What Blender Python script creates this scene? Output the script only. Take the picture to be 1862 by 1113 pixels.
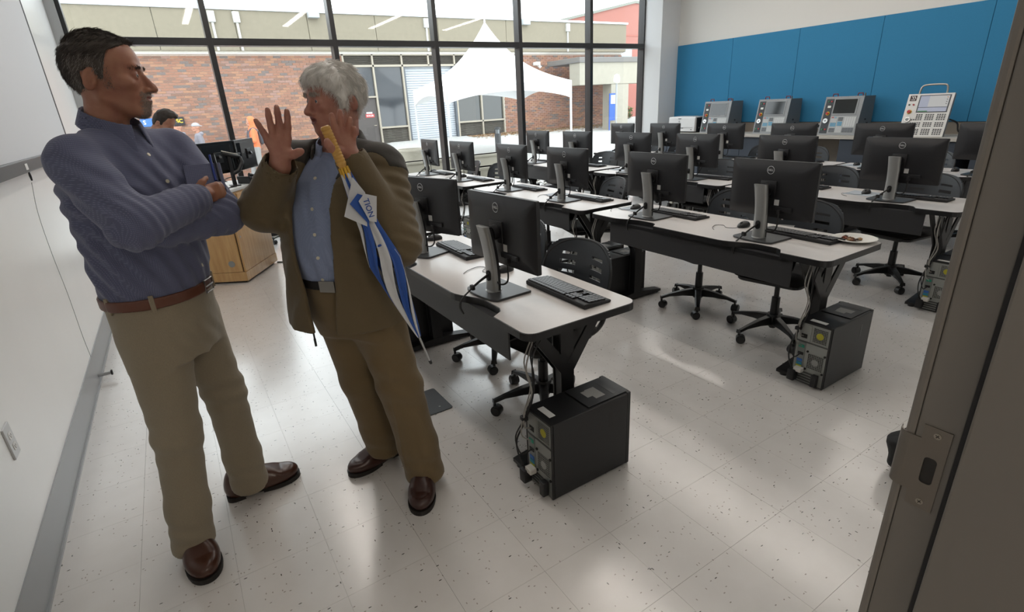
import bpy, bmesh, math, random
import numpy as np
from mathutils import Vector, Matrix, Euler

for _o in list(bpy.data.objects):
    bpy.data.objects.remove(_o)
SC = bpy.context.scene
COL = SC.collection
PI = math.pi
random.seed(7)

# ------------------------------------------------------------------ camera
CAM_H = 1.54
_yaw, _pitch, _roll = (math.radians(a) for a in (31.4688, 21.1491, -3.1608))
_cy, _sy, _cp, _sp = math.cos(_yaw), math.sin(_yaw), math.cos(_pitch), math.sin(_pitch)
_f = Vector((_sy * _cp, _cy * _cp, -_sp))
_r = Vector((_cy, -_sy, 0))
_u = _r.cross(_f)
_cr, _sr = math.cos(_roll), math.sin(_roll)
_r2 = _cr * _r + _sr * _u
_u2 = -_sr * _r + _cr * _u
cam_data = bpy.data.cameras.new('camera')
cam_data.sensor_fit = 'HORIZONTAL'
cam_data.sensor_width = 36.0
cam_data.lens = 948.3 / 1862 * 36.0
cam_data.clip_start = 0.02
cam_data.clip_end = 300
cam = bpy.data.objects.new('camera', cam_data)
COL.objects.link(cam)
cam.matrix_world = Matrix(((_r2.x, _u2.x, -_f.x, 0.0), (_r2.y, _u2.y, -_f.y, 0.0), (_r2.z, _u2.z, -_f.z, CAM_H), (0, 0, 0, 1)))
SC.camera = cam

# ------------------------------------------------------------------ sky (even overcast) and exposure
world = bpy.data.worlds.new('overcast_sky')
SC.world = world
world.use_nodes = True
_bg = world.node_tree.nodes['Background']
_bg.inputs['Color'].default_value = (0.93, 0.97, 1.0, 1)
_bg.inputs['Strength'].default_value = 4.6
SC.view_settings.view_transform = 'Standard'
SC.view_settings.look = 'None'
SC.view_settings.gamma = 1.0
SC.view_settings.use_curve_mapping = False
SC.view_settings.exposure = 0.0
LAMP_W = 16.5
CORR_W = 12.0         # the same for the corridor lamps behind the door          # emission strength of the ceiling lamp diffusers


# ------------------------------------------------------------------ helpers
def lin(c):
    if isinstance(c, str):
        c = [int(c[i:i + 2], 16) / 255 for i in (0, 2, 4)]
    return tuple((x / 12.92 if x <= 0.04045 else ((x + 0.055) / 1.055) ** 2.4) for x in c[:3])


_mats = {}


def M(name, rgb, rough=0.5, metal=0.0, spec=0.5, noise=None, bump=None, emit=None, coat=0.0, sheen=0.0, alpha=None):
    """procedural material; rgb is sRGB hex. noise=(scale, amount), bump=(scale, strength, distance)"""
    if name in _mats:
        return _mats[name]
    m = bpy.data.materials.new(name)
    m.use_nodes = True
    nt = m.node_tree
    b = nt.nodes['Principled BSDF']
    c = lin(rgb)
    b.inputs['Base Color'].default_value = (*c, 1)
    b.inputs['Roughness'].default_value = rough
    b.inputs['Metallic'].default_value = metal
    b.inputs['Specular IOR Level'].default_value = spec
    if coat:
        b.inputs['Coat Weight'].default_value = coat
        b.inputs['Coat Roughness'].default_value = 0.1
    if sheen:
        b.inputs['Sheen Weight'].default_value = sheen
    tc = nt.nodes.new('ShaderNodeTexCoord')
    if noise:
        n = nt.nodes.new('ShaderNodeTexNoise')
        n.inputs['Scale'].default_value = noise[0]
        n.inputs['Detail'].default_value = 5
        nt.links.new(tc.outputs['Object'], n.inputs['Vector'])
        mx = nt.nodes.new('ShaderNodeMix')
        mx.data_type = 'RGBA'
        a = noise[1]
        mx.inputs[6].default_value = (*[max(0, x * (1 - a)) for x in c], 1)
        mx.inputs[7].default_value = (*[min(1, x * (1 + a)) for x in c], 1)
        nt.links.new(n.outputs['Fac'], mx.inputs[0])
        nt.links.new(mx.outputs[2], b.inputs['Base Color'])
    if bump:
        n2 = nt.nodes.new('ShaderNodeTexNoise')
        n2.inputs['Scale'].default_value = bump[0]
        n2.inputs['Detail'].default_value = 4
        nt.links.new(tc.outputs['Object'], n2.inputs['Vector'])
        bp = nt.nodes.new('ShaderNodeBump')
        bp.inputs['Strength'].default_value = bump[1]
        bp.inputs['Distance'].default_value = bump[2]
        nt.links.new(n2.outputs['Fac'], bp.inputs['Height'])
        nt.links.new(bp.outputs['Normal'], b.inputs['Normal'])
    if emit:
        b.inputs['Emission Color'].default_value = (*lin(emit[0]), 1)
        b.inputs['Emission Strength'].default_value = emit[1]
    _mats[name] = m
    return m


def glass_mat():
    if 'window_glass' in _mats:
        return _mats['window_glass']
    m = bpy.data.materials.new('window_glass')
    m.use_nodes = True
    nt = m.node_tree
    nt.nodes.clear()
    out = nt.nodes.new('ShaderNodeOutputMaterial')
    tr = nt.nodes.new('ShaderNodeBsdfTransparent')
    tr.inputs['Color'].default_value = (0.93, 0.95, 0.95, 1)
    gl = nt.nodes.new('ShaderNodeBsdfGlossy')
    gl.inputs['Roughness'].default_value = 0.02
    lw = nt.nodes.new('ShaderNodeLayerWeight')
    lw.inputs['Blend'].default_value = .5
    pw_ = nt.nodes.new('ShaderNodeMath')
    pw_.operation = 'POWER'
    pw_.inputs[1].default_value = 4.0
    nt.links.new(lw.outputs['Facing'], pw_.inputs[0])
    fr = nt.nodes.new('ShaderNodeMath')
    fr.operation = 'MULTIPLY_ADD'
    fr.inputs[1].default_value = .8
    fr.inputs[2].default_value = .035
    nt.links.new(pw_.outputs[0], fr.inputs[0])
    mx = nt.nodes.new('ShaderNodeMixShader')
    nt.links.new(fr.outputs[0], mx.inputs[0])
    nt.links.new(tr.outputs[0], mx.inputs[1])
    nt.links.new(gl.outputs[0], mx.inputs[2])
    nt.links.new(mx.outputs[0], out.inputs[0])
    _mats['window_glass'] = m
    return m


class MB:
    """collects simple solids into one mesh; every solid carries a material slot index"""

    def __init__(s):
        s.v, s.f, s.m = [], [], []
        s.X = None

    def add(s, vs, fs, m=0):
        b = len(s.v)
        if s.X is not None:
            vs = [tuple(s.X @ Vector(p)) for p in vs]
        s.v += [tuple(p) for p in vs]
        for f in fs:
            s.f.append([b + i for i in f])
            s.m.append(m)
        return s

    def box(s, x0, x1, y0, y1, z0, z1, m=0, c=0.0):
        if c <= 0:
            vs = [(x, y, z) for z in (z0, z1) for y in (y0, y1) for x in (x0, x1)]
            return s.add(vs, [(0, 2, 3, 1), (4, 5, 7, 6), (0, 1, 5, 4), (2, 6, 7, 3), (0, 4, 6, 2), (1, 3, 7, 5)], m)
        c = min(c, (x1 - x0) * .49, (y1 - y0) * .49, (z1 - z0) * .49)
        bm = bmesh.new()
        r = bmesh.ops.create_cube(bm, size=1)
        for v in bm.verts:
            v.co = Vector(((x0 + x1) / 2 + v.co.x * (x1 - x0), (y0 + y1) / 2 + v.co.y * (y1 - y0), (z0 + z1) / 2 + v.co.z * (z1 - z0)))
        bmesh.ops.bevel(bm, geom=list(bm.edges), offset=c, segments=2, profile=0.5, affect='EDGES')
        return s.bm(bm, m)

    def bm(s, bm, m=0):
        bm.verts.index_update()
        s.add([v.co[:] for v in bm.verts], [[v.index for v in f.verts] for f in bm.faces], m)
        bm.free()
        return s

    def cyl(s, p0, p1, r0, r1=None, n=16, m=0, cap=True):
        r1 = r0 if r1 is None else r1
        p0, p1 = Vector(p0), Vector(p1)
        d = (p1 - p0).normalized()
        a = d.orthogonal().normalized()
        b = d.cross(a)
        vs, fs = [], []
        for p, r in ((p0, r0), (p1, r1)):
            for i in range(n):
                t = 2 * PI * i / n
                vs.append(p + r * (math.cos(t) * a + math.sin(t) * b))
        for i in range(n):
            j = (i + 1) % n
            fs.append((i, j, n + j, n + i))
        if cap:
            fs.append(tuple(range(n - 1, -1, -1)))
            fs.append(tuple(range(n, 2 * n)))
        return s.add(vs, fs, m)

    def tube(s, pts, r, n=8, m=0, closed=False, flat=None):
        pts = [Vector(p) for p in pts]
        k = len(pts)
        rs = r if isinstance(r, (list, tuple)) else [r] * k
        vs, fs = [], []
        up = None
        for i, p in enumerate(pts):
            if closed:
                d = (pts[(i + 1) % k] - pts[i - 1])
            else:
                d = pts[min(i + 1, k - 1)] - pts[max(i - 1, 0)]
            d = d.normalized() if d.length > 1e-9 else Vector((0, 0, 1))
            if up is None:
                up = Vector((0, 0, 1)) if abs(d.z) < .9 else Vector((1, 0, 0))
            a = (up - d * up.dot(d))
            a = a.normalized() if a.length > 1e-6 else d.orthogonal().normalized()
            up = a
            b = d.cross(a)
            for q in range(n):
                t = 2 * PI * q / n
                fl = flat or 1.0
                vs.append(p + rs[i] * (math.cos(t) * a + math.sin(t) * fl * b))
        kk = k if closed else k - 1
        for i in range(kk):
            i2 = (i + 1) % k
            for q in range(n):
                q2 = (q + 1) % n
                fs.append((i * n + q, i2 * n + q, i2 * n + q2, i * n + q2))
        if not closed:
            fs.append(tuple(range(n)))
            fs.append(tuple((k - 1) * n + q for q in range(n - 1, -1, -1)))
        return s.add(vs, fs, m)

    def prism(s, poly, z0, z1, m=0, axis='z', side=None):
        """poly extruded along axis; poly coordinates are (x,y)/(x,z)/(y,z)"""
        n = len(poly)

        def P(a, b, h):
            return {'z': (a, b, h), 'y': (a, h, b), 'x': (h, a, b)}[axis]
        vs = [P(a, b, z0) for a, b in poly] + [P(a, b, z1) for a, b in poly]
        fs = [tuple(range(n - 1, -1, -1)), tuple(range(n, 2 * n))]
        s.add(vs, fs, m)
        base = len(s.v) - 2 * n
        for i in range(n):
            j = (i + 1) % n
            s.f.append([base + i, base + j, base + n + j, base + n + i])
            s.m.append(m if side is None else side)
        return s

    def lathe(s, prof, c=(0, 0, 0), n=24, m=0):
        """prof: list of (r, z)"""
        vs, fs = [], []
        for r, z in prof:
            for i in range(n):
                t = 2 * PI * i / n
                vs.append((c[0] + r * math.cos(t), c[1] + r * math.sin(t), c[2] + z))
        for k in range(len(prof) - 1):
            for i in range(n):
                j = (i + 1) % n
                fs.append((k * n + i, k * n + j, (k + 1) * n + j, (k + 1) * n + i))
        if prof[0][0] > 1e-6:
            fs.append(tuple(range(n - 1, -1, -1)))
        if prof[-1][0] > 1e-6:
            fs.append(tuple((len(prof) - 1) * n + i for i in range(n)))
        return s.add(vs, fs, m)

    def mesh(s, name, mats, smooth=False, bevel=0.0, fix=True):
        me = bpy.data.meshes.new(name)
        me.from_pydata(s.v, [], s.f)
        for mt in (mats if isinstance(mats, (list, tuple)) else [mats]):
            me.materials.append(mt)
        me.polygons.foreach_set('material_index', s.m)
        if bevel or fix:
            bm = bmesh.new()
            bm.from_mesh(me)
            bmesh.ops.remove_doubles(bm, verts=bm.verts, dist=1e-6)
            if bevel:
                ed = [e for e in bm.edges if e.is_manifold and e.calc_face_angle(0) > 0.6]
                bmesh.ops.bevel(bm, geom=ed, offset=bevel, segments=1, profile=0.5, affect='EDGES', clamp_overlap=True)
            bmesh.ops.recalc_face_normals(bm, faces=bm.faces)
            bm.to_mesh(me)
            bm.free()
        if smooth:
            me.polygons.foreach_set('use_smooth', [True] * len(me.polygons))
            if smooth != 'all':
                try:
                    me.set_sharp_from_angle(angle=math.radians(40))
                except Exception:
                    pass
        me.update()
        return me

    def build(s, name, mats, parent=None, loc=None, rotz=None, smooth=False, bevel=0.0):
        return obj(name, s.mesh(name, mats, smooth, bevel), parent, loc, rotz)


def obj(name, data, parent=None, loc=None, rotz=None):
    o = bpy.data.objects.new(name, data)
    COL.objects.link(o)
    if parent is not None:
        o.parent = parent
    if loc is not None:
        o.location = loc
    if rotz is not None:
        o.rotation_euler = (0, 0, rotz)
    return o


def thing(name, label, cat, loc=(0, 0, 0), rotz=0.0, group=None):
    o = obj(name, None, None, loc, rotz)
    o.empty_display_size = 0.05
    return tag(o, label, cat, group)


def tag(o, label=None, cat=None, group=None, kind=None):
    if label:
        o['label'] = label
    if cat:
        o['category'] = cat
    if group:
        o['group'] = group
    if kind:
        o['kind'] = kind
    return o


def struct(o):
    o['kind'] = 'structure'
    return o


def copy_tree(o, parent=None):
    c = o.copy()
    COL.objects.link(c)
    c.parent = parent
    for ch in list(o.children):
        copy_tree(ch, c)
    return c


def put(o, loc, rotz=0.0, label=None, group=None):
    o.location = loc
    o.rotation_euler = (0, 0, rotz)
    return tag(o, label, None, group)


def text_mesh(txt, size, depth, mat, bold=0.0):
    cu = bpy.data.curves.new('txt', 'FONT')
    cu.body = txt
    cu.size = size
    cu.extrude = depth
    cu.offset = bold
    cu.align_x = 'CENTER'
    cu.align_y = 'CENTER'
    cu.resolution_u = 3
    o = bpy.data.objects.new('txt', cu)
    COL.objects.link(o)
    dg = bpy.context.evaluated_depsgraph_get()
    dg.update()
    me = bpy.data.meshes.new_from_object(o.evaluated_get(dg))
    bpy.data.objects.remove(o)
    bpy.data.curves.remove(cu)
    me.materials.clear()
    me.materials.append(mat)
    return me


def xf(me, mtx):
    me.transform(mtx)
    return me


def arc(cx, cy, r, a0, a1, n=6):
    return [(cx + r * math.cos(math.radians(a0 + (a1 - a0) * i / n)), cy + r * math.sin(math.radians(a0 + (a1 - a0) * i / n))) for i in range(n + 1)]


def rrect(x0, x1, y0, y1, r, n=5):
    return arc(x1 - r, y0 + r, r, -90, 0, n) + arc(x1 - r, y1 - r, r, 0, 90, n) + arc(x0 + r, y1 - r, r, 90, 180, n) + arc(x0 + r, y0 + r, r, 180, 270, n)


def bez(p0, p1, p2, p3, n=12):
    p0, p1, p2, p3 = map(Vector, (p0, p1, p2, p3))
    return [((1 - t) ** 3) * p0 + 3 * ((1 - t) ** 2) * t * p1 + 3 * (1 - t) * t * t * p2 + t ** 3 * p3 for t in [i / n for i in range(n + 1)]]


def spline(pts, n=6):
    """Catmull-Rom through pts"""
    pts = [Vector(p) for p in pts]
    P = [pts[0] * 2 - pts[1]] + pts + [pts[-1] * 2 - pts[-2]]
    out = []
    for i in range(1, len(P) - 2):
        for k in range(n):
            t = k / n
            a, b, c, d = P[i - 1], P[i], P[i + 1], P[i + 2]
            out.append(0.5 * ((2 * b) + (c - a) * t + (2 * a - 5 * b + 4 * c - d) * t * t + (3 * b - a - 3 * c + d) * t ** 3))
    out.append(pts[-1])
    return out

# ================================================================== THE SETTING
XL, XR, YW, YN, ZC = -0.72, 8.50, 7.90, 0.214, 3.55     # left wall, blue wall, window plane, door wall, ceiling


def floor_mat():
    m = bpy.data.materials.new('floor_tile_flecked')
    m.use_nodes = True
    nt = m.node_tree
    N = nt.nodes
    L = nt.links
    b = N['Principled BSDF']
    geo = N.new('ShaderNodeNewGeometry')
    # soft mottling
    n1 = N.new('ShaderNodeTexNoise')
    n1.inputs['Scale'].default_value = 9
    n1.inputs['Detail'].default_value = 6
    L.new(geo.outputs['Position'], n1.inputs['Vector'])
    base = N.new('ShaderNodeMix')
    base.data_type = 'RGBA'
    base.inputs[6].default_value = (*lin('cfcbc7'), 1)
    base.inputs[7].default_value = (*lin('dbd8d5'), 1)
    L.new(n1.outputs['Fac'], base.inputs[0])
    prev = base.outputs[2]
    # two sets of flecks, stretched along x and along y
    for k, (sx, sy, thr, prob, col) in enumerate(((26, 84, 0.15, 0.020, '37342f'), (72, 26, 0.14, 0.010, '4b4742'), (50, 100, 0.2, 0.03, '9a928b'), (100, 52, 0.2, 0.03, 'a39b94'))):
        mp = N.new('ShaderNodeMapping')
        mp.inputs['Scale'].default_value = (sx, sy, 1)
        mp.inputs['Rotation'].default_value = (0, 0, 0.25 * k - 0.3)
        mp.inputs['Location'].default_value = (3.7 * k, 1.9 * k, 0)
        L.new(geo.outputs['Position'], mp.inputs['Vector'])
        vo = N.new('ShaderNodeTexVoronoi')
        vo.voronoi_dimensions = '2D'
        vo.inputs['Scale'].default_value = 1
        L.new(mp.outputs[0], vo.inputs['Vector'])
        lt = N.new('ShaderNodeMath')
        lt.operation = 'LESS_THAN'
        lt.inputs[1].default_value = thr
        L.new(vo.outputs['Distance'], lt.inputs[0])
        sp = N.new('ShaderNodeSeparateColor')
        L.new(vo.outputs['Color'], sp.inputs[0])
        lt2 = N.new('ShaderNodeMath')
        lt2.operation = 'LESS_THAN'
        lt2.inputs[1].default_value = prob
        L.new(sp.outputs[0], lt2.inputs[0])
        mu = N.new('ShaderNodeMath')
        mu.operation = 'MULTIPLY'
        L.new(lt.outputs[0], mu.inputs[0])
        L.new(lt2.outputs[0], mu.inputs[1])
        mx = N.new('ShaderNodeMix')
        mx.data_type = 'RGBA'
        L.new(mu.outputs[0], mx.inputs[0])
        L.new(prev, mx.inputs[6])
        mx.inputs[7].default_value = (*lin(col), 1)
        prev = mx.outputs[2]
    L.new(prev, b.inputs['Base Color'])
    n2 = N.new('ShaderNodeTexNoise')
    n2.inputs['Scale'].default_value = 3.1
    n2.inputs['Detail'].default_value = 7
    L.new(geo.outputs['Position'], n2.inputs['Vector'])
    mr = N.new('ShaderNodeMapRange')
    mr.inputs[1].default_value = 0.3
    mr.inputs[2].default_value = 0.7
    mr.inputs[3].default_value = 0.20
    mr.inputs[4].default_value = 0.26
    L.new(n2.outputs['Fac'], mr.inputs[0])
    L.new(mr.outputs[0], b.inputs['Roughness'])
    b.inputs['Coat Weight'].default_value = 1.0
    b.inputs['Coat Roughness'].default_value = .21
    b.inputs['Coat IOR'].default_value = 1.65
    bp = N.new('ShaderNodeBump')
    bp.inputs['Strength'].default_value = 0.06
    bp.inputs['Distance'].default_value = 0.003
    n3 = N.new('ShaderNodeTexNoise')
    n3.inputs['Scale'].default_value = 5
    n3.inputs['Detail'].default_value = 8
    L.new(geo.outputs['Position'], n3.inputs['Vector'])
    L.new(n3.outputs['Fac'], bp.inputs['Height'])
    L.new(bp.outputs[0], b.inputs['Normal'])
    return m


FT = floor_mat()
grout = M('floor_joint', 'aaa59f', 0.5)
floor = struct(MB().box(XL - .2, XR + .2, -3.4, YW + .12, -0.12, -0.004).build('floor', grout))
T = 0.3048
TX0, TY0 = 0.163 - 4 * T, 0.53 - 8 * T
cells = []
for i in range(-1, 33):
    for j in range(-6, 35):
        x0, y0 = TX0 + i * T, TY0 + j * T
        a, b_ = max(x0, XL), min(x0 + T, XR)
        c, d = max(y0, -3.4), min(y0 + T, YW)
        if b_ - a < 0.01 or d - c < 0.01:
            continue
        cxm, cym = (a + b_) / 2, (c + d) / 2
        # seen by the photograph: in front of the camera and inside its side limits
        dep = cxm * _f.x + cym * _f.y - CAM_H * _f.z * 1.0
        vis = 0
        pv = Vector((cxm, cym, -CAM_H))
        z = pv.dot(_f)
        if z > 0.1:
            px, py = pv.dot(_r2) / z, -pv.dot(_u2) / z
            if abs(px) < 1.02 and abs(py) < 0.64:
                vis = 1
        full = abs(b_ - a - T) < 1e-4 and abs(d - c - T) < 1e-4
        cells.append((not (vis and full), z, a, b_, c, d))
cells.sort()
g = 0.0004
tile_me = MB().box(g, T - g, g, T - g, -0.004, 0).mesh('tile', FT)
rest = MB()
for k, (bad, z, a, b_, c, d) in enumerate(cells):
    if not bad and k < 300:
        obj('tile', tile_me, floor, (a, c, 0))
    else:
        rest.box(a + g, b_ - g, c + g, d - g, -0.004, 0)
tag(rest.build('tile_field', FT, floor), kind='stuff')

# ---- left wall with whiteboard paint, baseboard
wallw = M('wall_paint_white', 'f0f1f1', 0.3, noise=(3, .03), bump=(60, .03, .002))
wall_l = struct(MB().box(XL - .15, XL, -3.4, YW + .1, -0.01, ZC).build('wall_left', wallw))
bbm = M('baseboard_vinyl_grey', '9b9ea1', 0.38, bump=(90, .05, .001))
struct(MB().box(XL, XL + .006, YN, YW - .1, 0, 0.178).box(XL, XL + .014, YN, YW - .1, 0, 0.012).build('baseboard_left', bbm))
# ---- right (blue) wall
wallr = M('wall_paint_warm_white', 'd9d8d4', 0.7, bump=(80, .04, .002))
wall_r = struct(MB().box(XR, XR + .15, YN - .3, YW + .1, -0.01, ZC).build('wall_right', wallr))
taupe = M('wall_band_taupe', '8a8177', 0.7)
blue = M('felt_panel_blue', '2f7da8', 0.85, noise=(120, .08), bump=(400, .25, .001))
ZB0, ZB1 = 1.045, 2.385
seams = [7.42, 6.24, 5.08, 3.93, 2.76, 1.59, 0.42]
for k in range(len(seams) - 1):
    p = MB().box(XR - .022, XR - .001, seams[k + 1] + .002, seams[k] - .002, ZB0, ZB1, c=.004).build('felt_panel', blue, wall_r)
MB().box(XR - .02, XR - .001, seams[-1], seams[0], 0.0, ZB0 - .002).build('wall_band', taupe, wall_r)
MB().box(XR - .026, XR - .001, seams[-1], seams[0], ZB0 - .004, ZB0 + .002).build('panel_bead', M('bead_dark', '2b3f4c', .6), wall_r)
# ---- column in the window corner
colm = M('column_paint', 'd5d7d9', 0.55, bump=(50, .05, .003))
MBc = MB().box(8.03, XR + .05, 7.42, YW + .05, 0, ZC, c=.004)
struct(MBc.build('wall_column', colm))
# pilaster on the left end of the window
struct(MB().box(XL - .05, XL + .09, YW - .11, YW + .05, 0, ZC, c=.004).build('wall_pilaster', M('pilaster_grey', 'b9bbbc', .5)))
# ---- door wall behind the camera side, corridor shell, ceiling
dw = M('wall_corridor', 'b0aaa2', 0.7)
struct(MB().box(0.80, XR, YN - .13, YN, 0, ZC).box(XL, 0.80, YN - .13, YN, 2.15, ZC).build('wall_near', wallr))
struct(MB().box(1.6, 1.75, -3.4, YN - .13, 0, ZC).box(XL - .15, 1.75, -3.55, -3.4, 0, ZC).build('wall_corridor', dw))
ceilm = M('ceiling_tile', 'd8d8d6', 0.9, bump=(150, .2, .002))
ceiling = struct(MB().box(XL - .15, XR + .15, YN - .13, YW + .1, ZC, ZC + .1).box(XL - .15, 1.75, -3.55, YN - .13, 2.6, 2.7).build('ceiling', ceilm))
# ---- door jamb on the right with strike plate
jm = M('steel_frame_taupe', '75706a', 0.42, bump=(240, .10, .0006))
XJ = 0.742
door_1 = struct(obj('door_1', None))
jb = MB()
jb.box(XJ, XJ + .06, YN - .047, YN, 0, 2.2, c=.002)                       # rabbet the leaf shuts into
jb.box(XJ - .016, XJ + .06, YN - .36, YN - .0535, 0, 2.2, c=.003)           # stop and soffit
jb.box(XJ + .0, XJ + .07, YN, YN + .012, 0, 2.2, c=.004)
jb.build('jamb', jm, door_1)
MB().box(XJ - .006, XJ + .05, YN - .0535, YN - .047, 0, 2.2).build('gasket', M('gasket_black', '141418', .6), door_1)
MB().box(XL, XJ + .1, YN - .36, YN, 2.15, 2.25).build('head_jamb', jm, door_1)
# strike plate: notched plate, curved lip into the room, latch hole, two screws
zs = 1.066
stm = M('strike_plate_steel', '7d766e', 0.34, metal=0.75, bump=(300, .1, .0005))
plate = MB()
yl, yr = YN - .008, YN - .0385
hole = rrect(YN - .031, YN - .0165, zs - .0225, zs + .0175, .005, 4)
outer = [(yr, zs - .062), (yl, zs - .062), (yl, zs - .041), (YN + .004, zs - .041), (YN + .004, zs + .041), (yl, zs + .041), (yl, zs + .062), (yr, zs + .062)]
bmx = bmesh.new()
vo_ = [bmx.verts.new((XJ - .0018, a, b)) for a, b in outer]
vh_ = [bmx.verts.new((XJ - .0018, a, b)) for a, b in hole]
eds = [bmx.edges.new((vo_[i], vo_[(i + 1) % len(vo_)])) for i in range(len(vo_))] + [bmx.edges.new((vh_[i], vh_[(i + 1) % len(vh_)])) for i in range(len(vh_))]
bmesh.ops.triangle_fill(bmx, use_beauty=True, use_dissolve=False, edges=eds)
ex = bmesh.ops.extrude_face_region(bmx, geom=list(bmx.faces))
for v in [q for q in ex['geom'] if isinstance(q, bmesh.types.BMVert)]:
    v.co.x += .0016
plate.bm(bmx)
# lip: curved strip turning away from the opening
lp = [(XJ - .001 + .016 * (1 - math.cos(t)), YN + .004 + .016 * math.sin(t)) for t in [i * PI / 2 / 8 for i in range(9)]]
lp2 = [(x + .0015, y - .0005) for x, y in lp]
for i in range(8):
    (xa, ya), (xb, yb) = lp[i], lp[i + 1]
    (xc, yc), (xd, yd) = lp2[i], lp2[i + 1]
    vs = [(xa - .0008, ya, zs - .041), (xb - .0008, yb, zs - .041), (xb - .0008, yb, zs + .041), (xa - .0008, ya, zs + .041), (xc, yc, zs - .041), (xd, yd, zs - .041), (xd, yd, zs + .041), (xc, yc, zs + .041)]
    plate.add(vs, [(0, 1, 2, 3), (7, 6, 5, 4), (0, 4, 5, 1), (3, 2, 6, 7)])
sp_ = plate.build('strike_plate', stm, door_1, smooth=True)
MB().box(XJ - .0005, XJ + .02, YN - .033, YN - .015, zs - .025, zs + .02).build('latch_pocket', M('latch_pocket_dark', '23211f', .7), sp_)
for dz in (.0515, -.0515):
    s_ = MB().cyl((XJ - .0026, YN - .024, zs + dz), (XJ - .001, YN - .024, zs + dz), .0042, n=20)
    for an in (0.5, 0.5 + PI / 2):
        ca, sa = math.cos(an) * .0026, math.sin(an) * .0026
        s_.tube([(XJ - .0027, YN - .024 - ca, zs + dz - sa), (XJ - .0027, YN - .024 + ca, zs + dz + sa)], .0005, 4, m=1)
    s_.build('screw', [M('screw_steel', 'a49d92', .35, metal=.8), M('screw_slot', '2a2724', .7)], sp_)

# ---- storefront window: frame, mullions, transom and panes
frm = M('window_frame_dark_bronze', '232325', 0.33, metal=0.0, spec=.6)
window_1 = struct(obj('window_1', None))
mx_ = [0.745 + 1.496 * k for k in range(-1, 6)]
mx_[0] = XL + .09
ZT0, ZT1 = 2.385, 2.465
FW, FD = 0.064, 0.15
for k, x in enumerate(mx_[1:6]):
    MB().box(x - FW / 2, x + FW / 2, YW - FD / 2, YW + FD / 2, 0.12, ZC, c=.003).build('mullion', frm, window_1)
MB().box(XL + .07, XL + .13, YW - FD / 2, YW + FD / 2, 0, ZC).build('mullion', frm, window_1)
MB().box(8.0, 8.05, YW - FD / 2, YW + FD / 2, 0, ZC).build('mullion', frm, window_1)
xs = [XL + .13] + [x for x in mx_[1:6]] + [8.0]
for k in range(6):
    a, b_ = xs[k] + (FW / 2 if k else 0), xs[k + 1] - (FW / 2 if k < 5 else 0)
    MB().box(a - .002, b_ + .002, YW - FD / 2, YW + FD / 2, ZT0, ZT1, c=.003).build('transom', frm, window_1)
    MB().box(a - .002, b_ + .002, YW - FD / 2, YW + FD / 2, 0.0, .12, c=.003).build('sill', frm, window_1)
    for z0, z1 in ((.12, ZT0), (ZT1, ZC)):
        MB().box(a - .006, b_ + .006, YW - .004, YW + .004, z0 - .006, z1 + .006).build('pane', glass_mat(), window_1)

# ---- ceiling lamps (rows of linear fixtures, out of the frame above)
lampm = M('lamp_diffuser', 'ffffff', .6, emit=('fff6ec', LAMP_W))
lamph = M('lamp_housing', 'c8c8c8', .5)
for i, x in enumerate((0.97, 3.0, 5.05, 7.1)):
    for j, y in enumerate((2.1, 3.4, 4.7, 6.0)):
        t = thing('ceiling_lamp', 'white linear ceiling lamp %s, %s' % (['over the first row', 'over the second row', 'over the third row', 'over the back row'][i], ['nearest the door', 'second from the door', 'third from the door', 'nearest the window'][j]), 'lamp', (x, y, ZC - .05), 0, 'linear ceiling lamps')
        MB().box(-.075, .075, -.64, .64, .0, .05, c=.004).build('housing', lamph, t)
        MB().box(-.06, .06, -.62, .62, -.012, .0).build('diffuser', lampm, t)

corrm = M('lamp_diffuser_corridor', 'ffffff', .6, emit=('fff1e0', CORR_W))
for j, y in enumerate((-1.1, -2.4)):
    t = thing('ceiling_lamp', 'square ceiling lamp in the corridor outside the door, %s' % ['first', 'second'][j], 'lamp', (.3, y, 2.56), 0, 'corridor lamps')
    MB().box(-.3, .3, -.3, .3, .0, .04, c=.004).build('housing', lamph, t)
    MB().box(-.28, .28, -.28, .28, -.012, .0).build('diffuser', corrm, t)

# ---- projection screen on the left wall, marker tray, outlet
scm = M('screen_fabric', 'd6d8dc', .75)
t = thing('projection_screen', 'white pull-down projection screen with black borders and grey bottom bar', 'screen', (XL + .05, 3.2, 1.365))
MB().box(-.003, .003, -1.5, 2.6, .03, 2.1).build('fabric', scm, t)
for ya_ in (2.545, -1.5):
    MB().box(-.004, .004, ya_, ya_ + .055, .03, 2.1).build('side_border', M('screen_border_black', '1c1d1f', .7), t)
bar = MB().box(-.02, .02, -1.55, 2.62, -.035, .032, c=.006).build('bottom_bar', M('screen_bar_grey', '55585b', .4, metal=.3), t)
MB().box(.0202, .0208, 0.59, 0.65, -.02, .012).build('sticker', M('sticker_white', 'e4e2e2', .6), bar)
MB().tube([(.0, .74, -.035), (.0, .74, -.06), (.0, .742, -.085)], [.004, .006, .004], 8).build('pull_loop', M('pull_black', '1b1b1c', .5), bar)
outl = thing('wall_outlet', 'white duplex power outlet low on the white wall', 'outlet', (XL, 2.325, .505))
MB().box(0, .007, -.037, .037, -.062, .062, c=.002).build('cover_plate', M('outlet_steel', 'c9cbcd', .35, metal=.2), outl)
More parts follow.
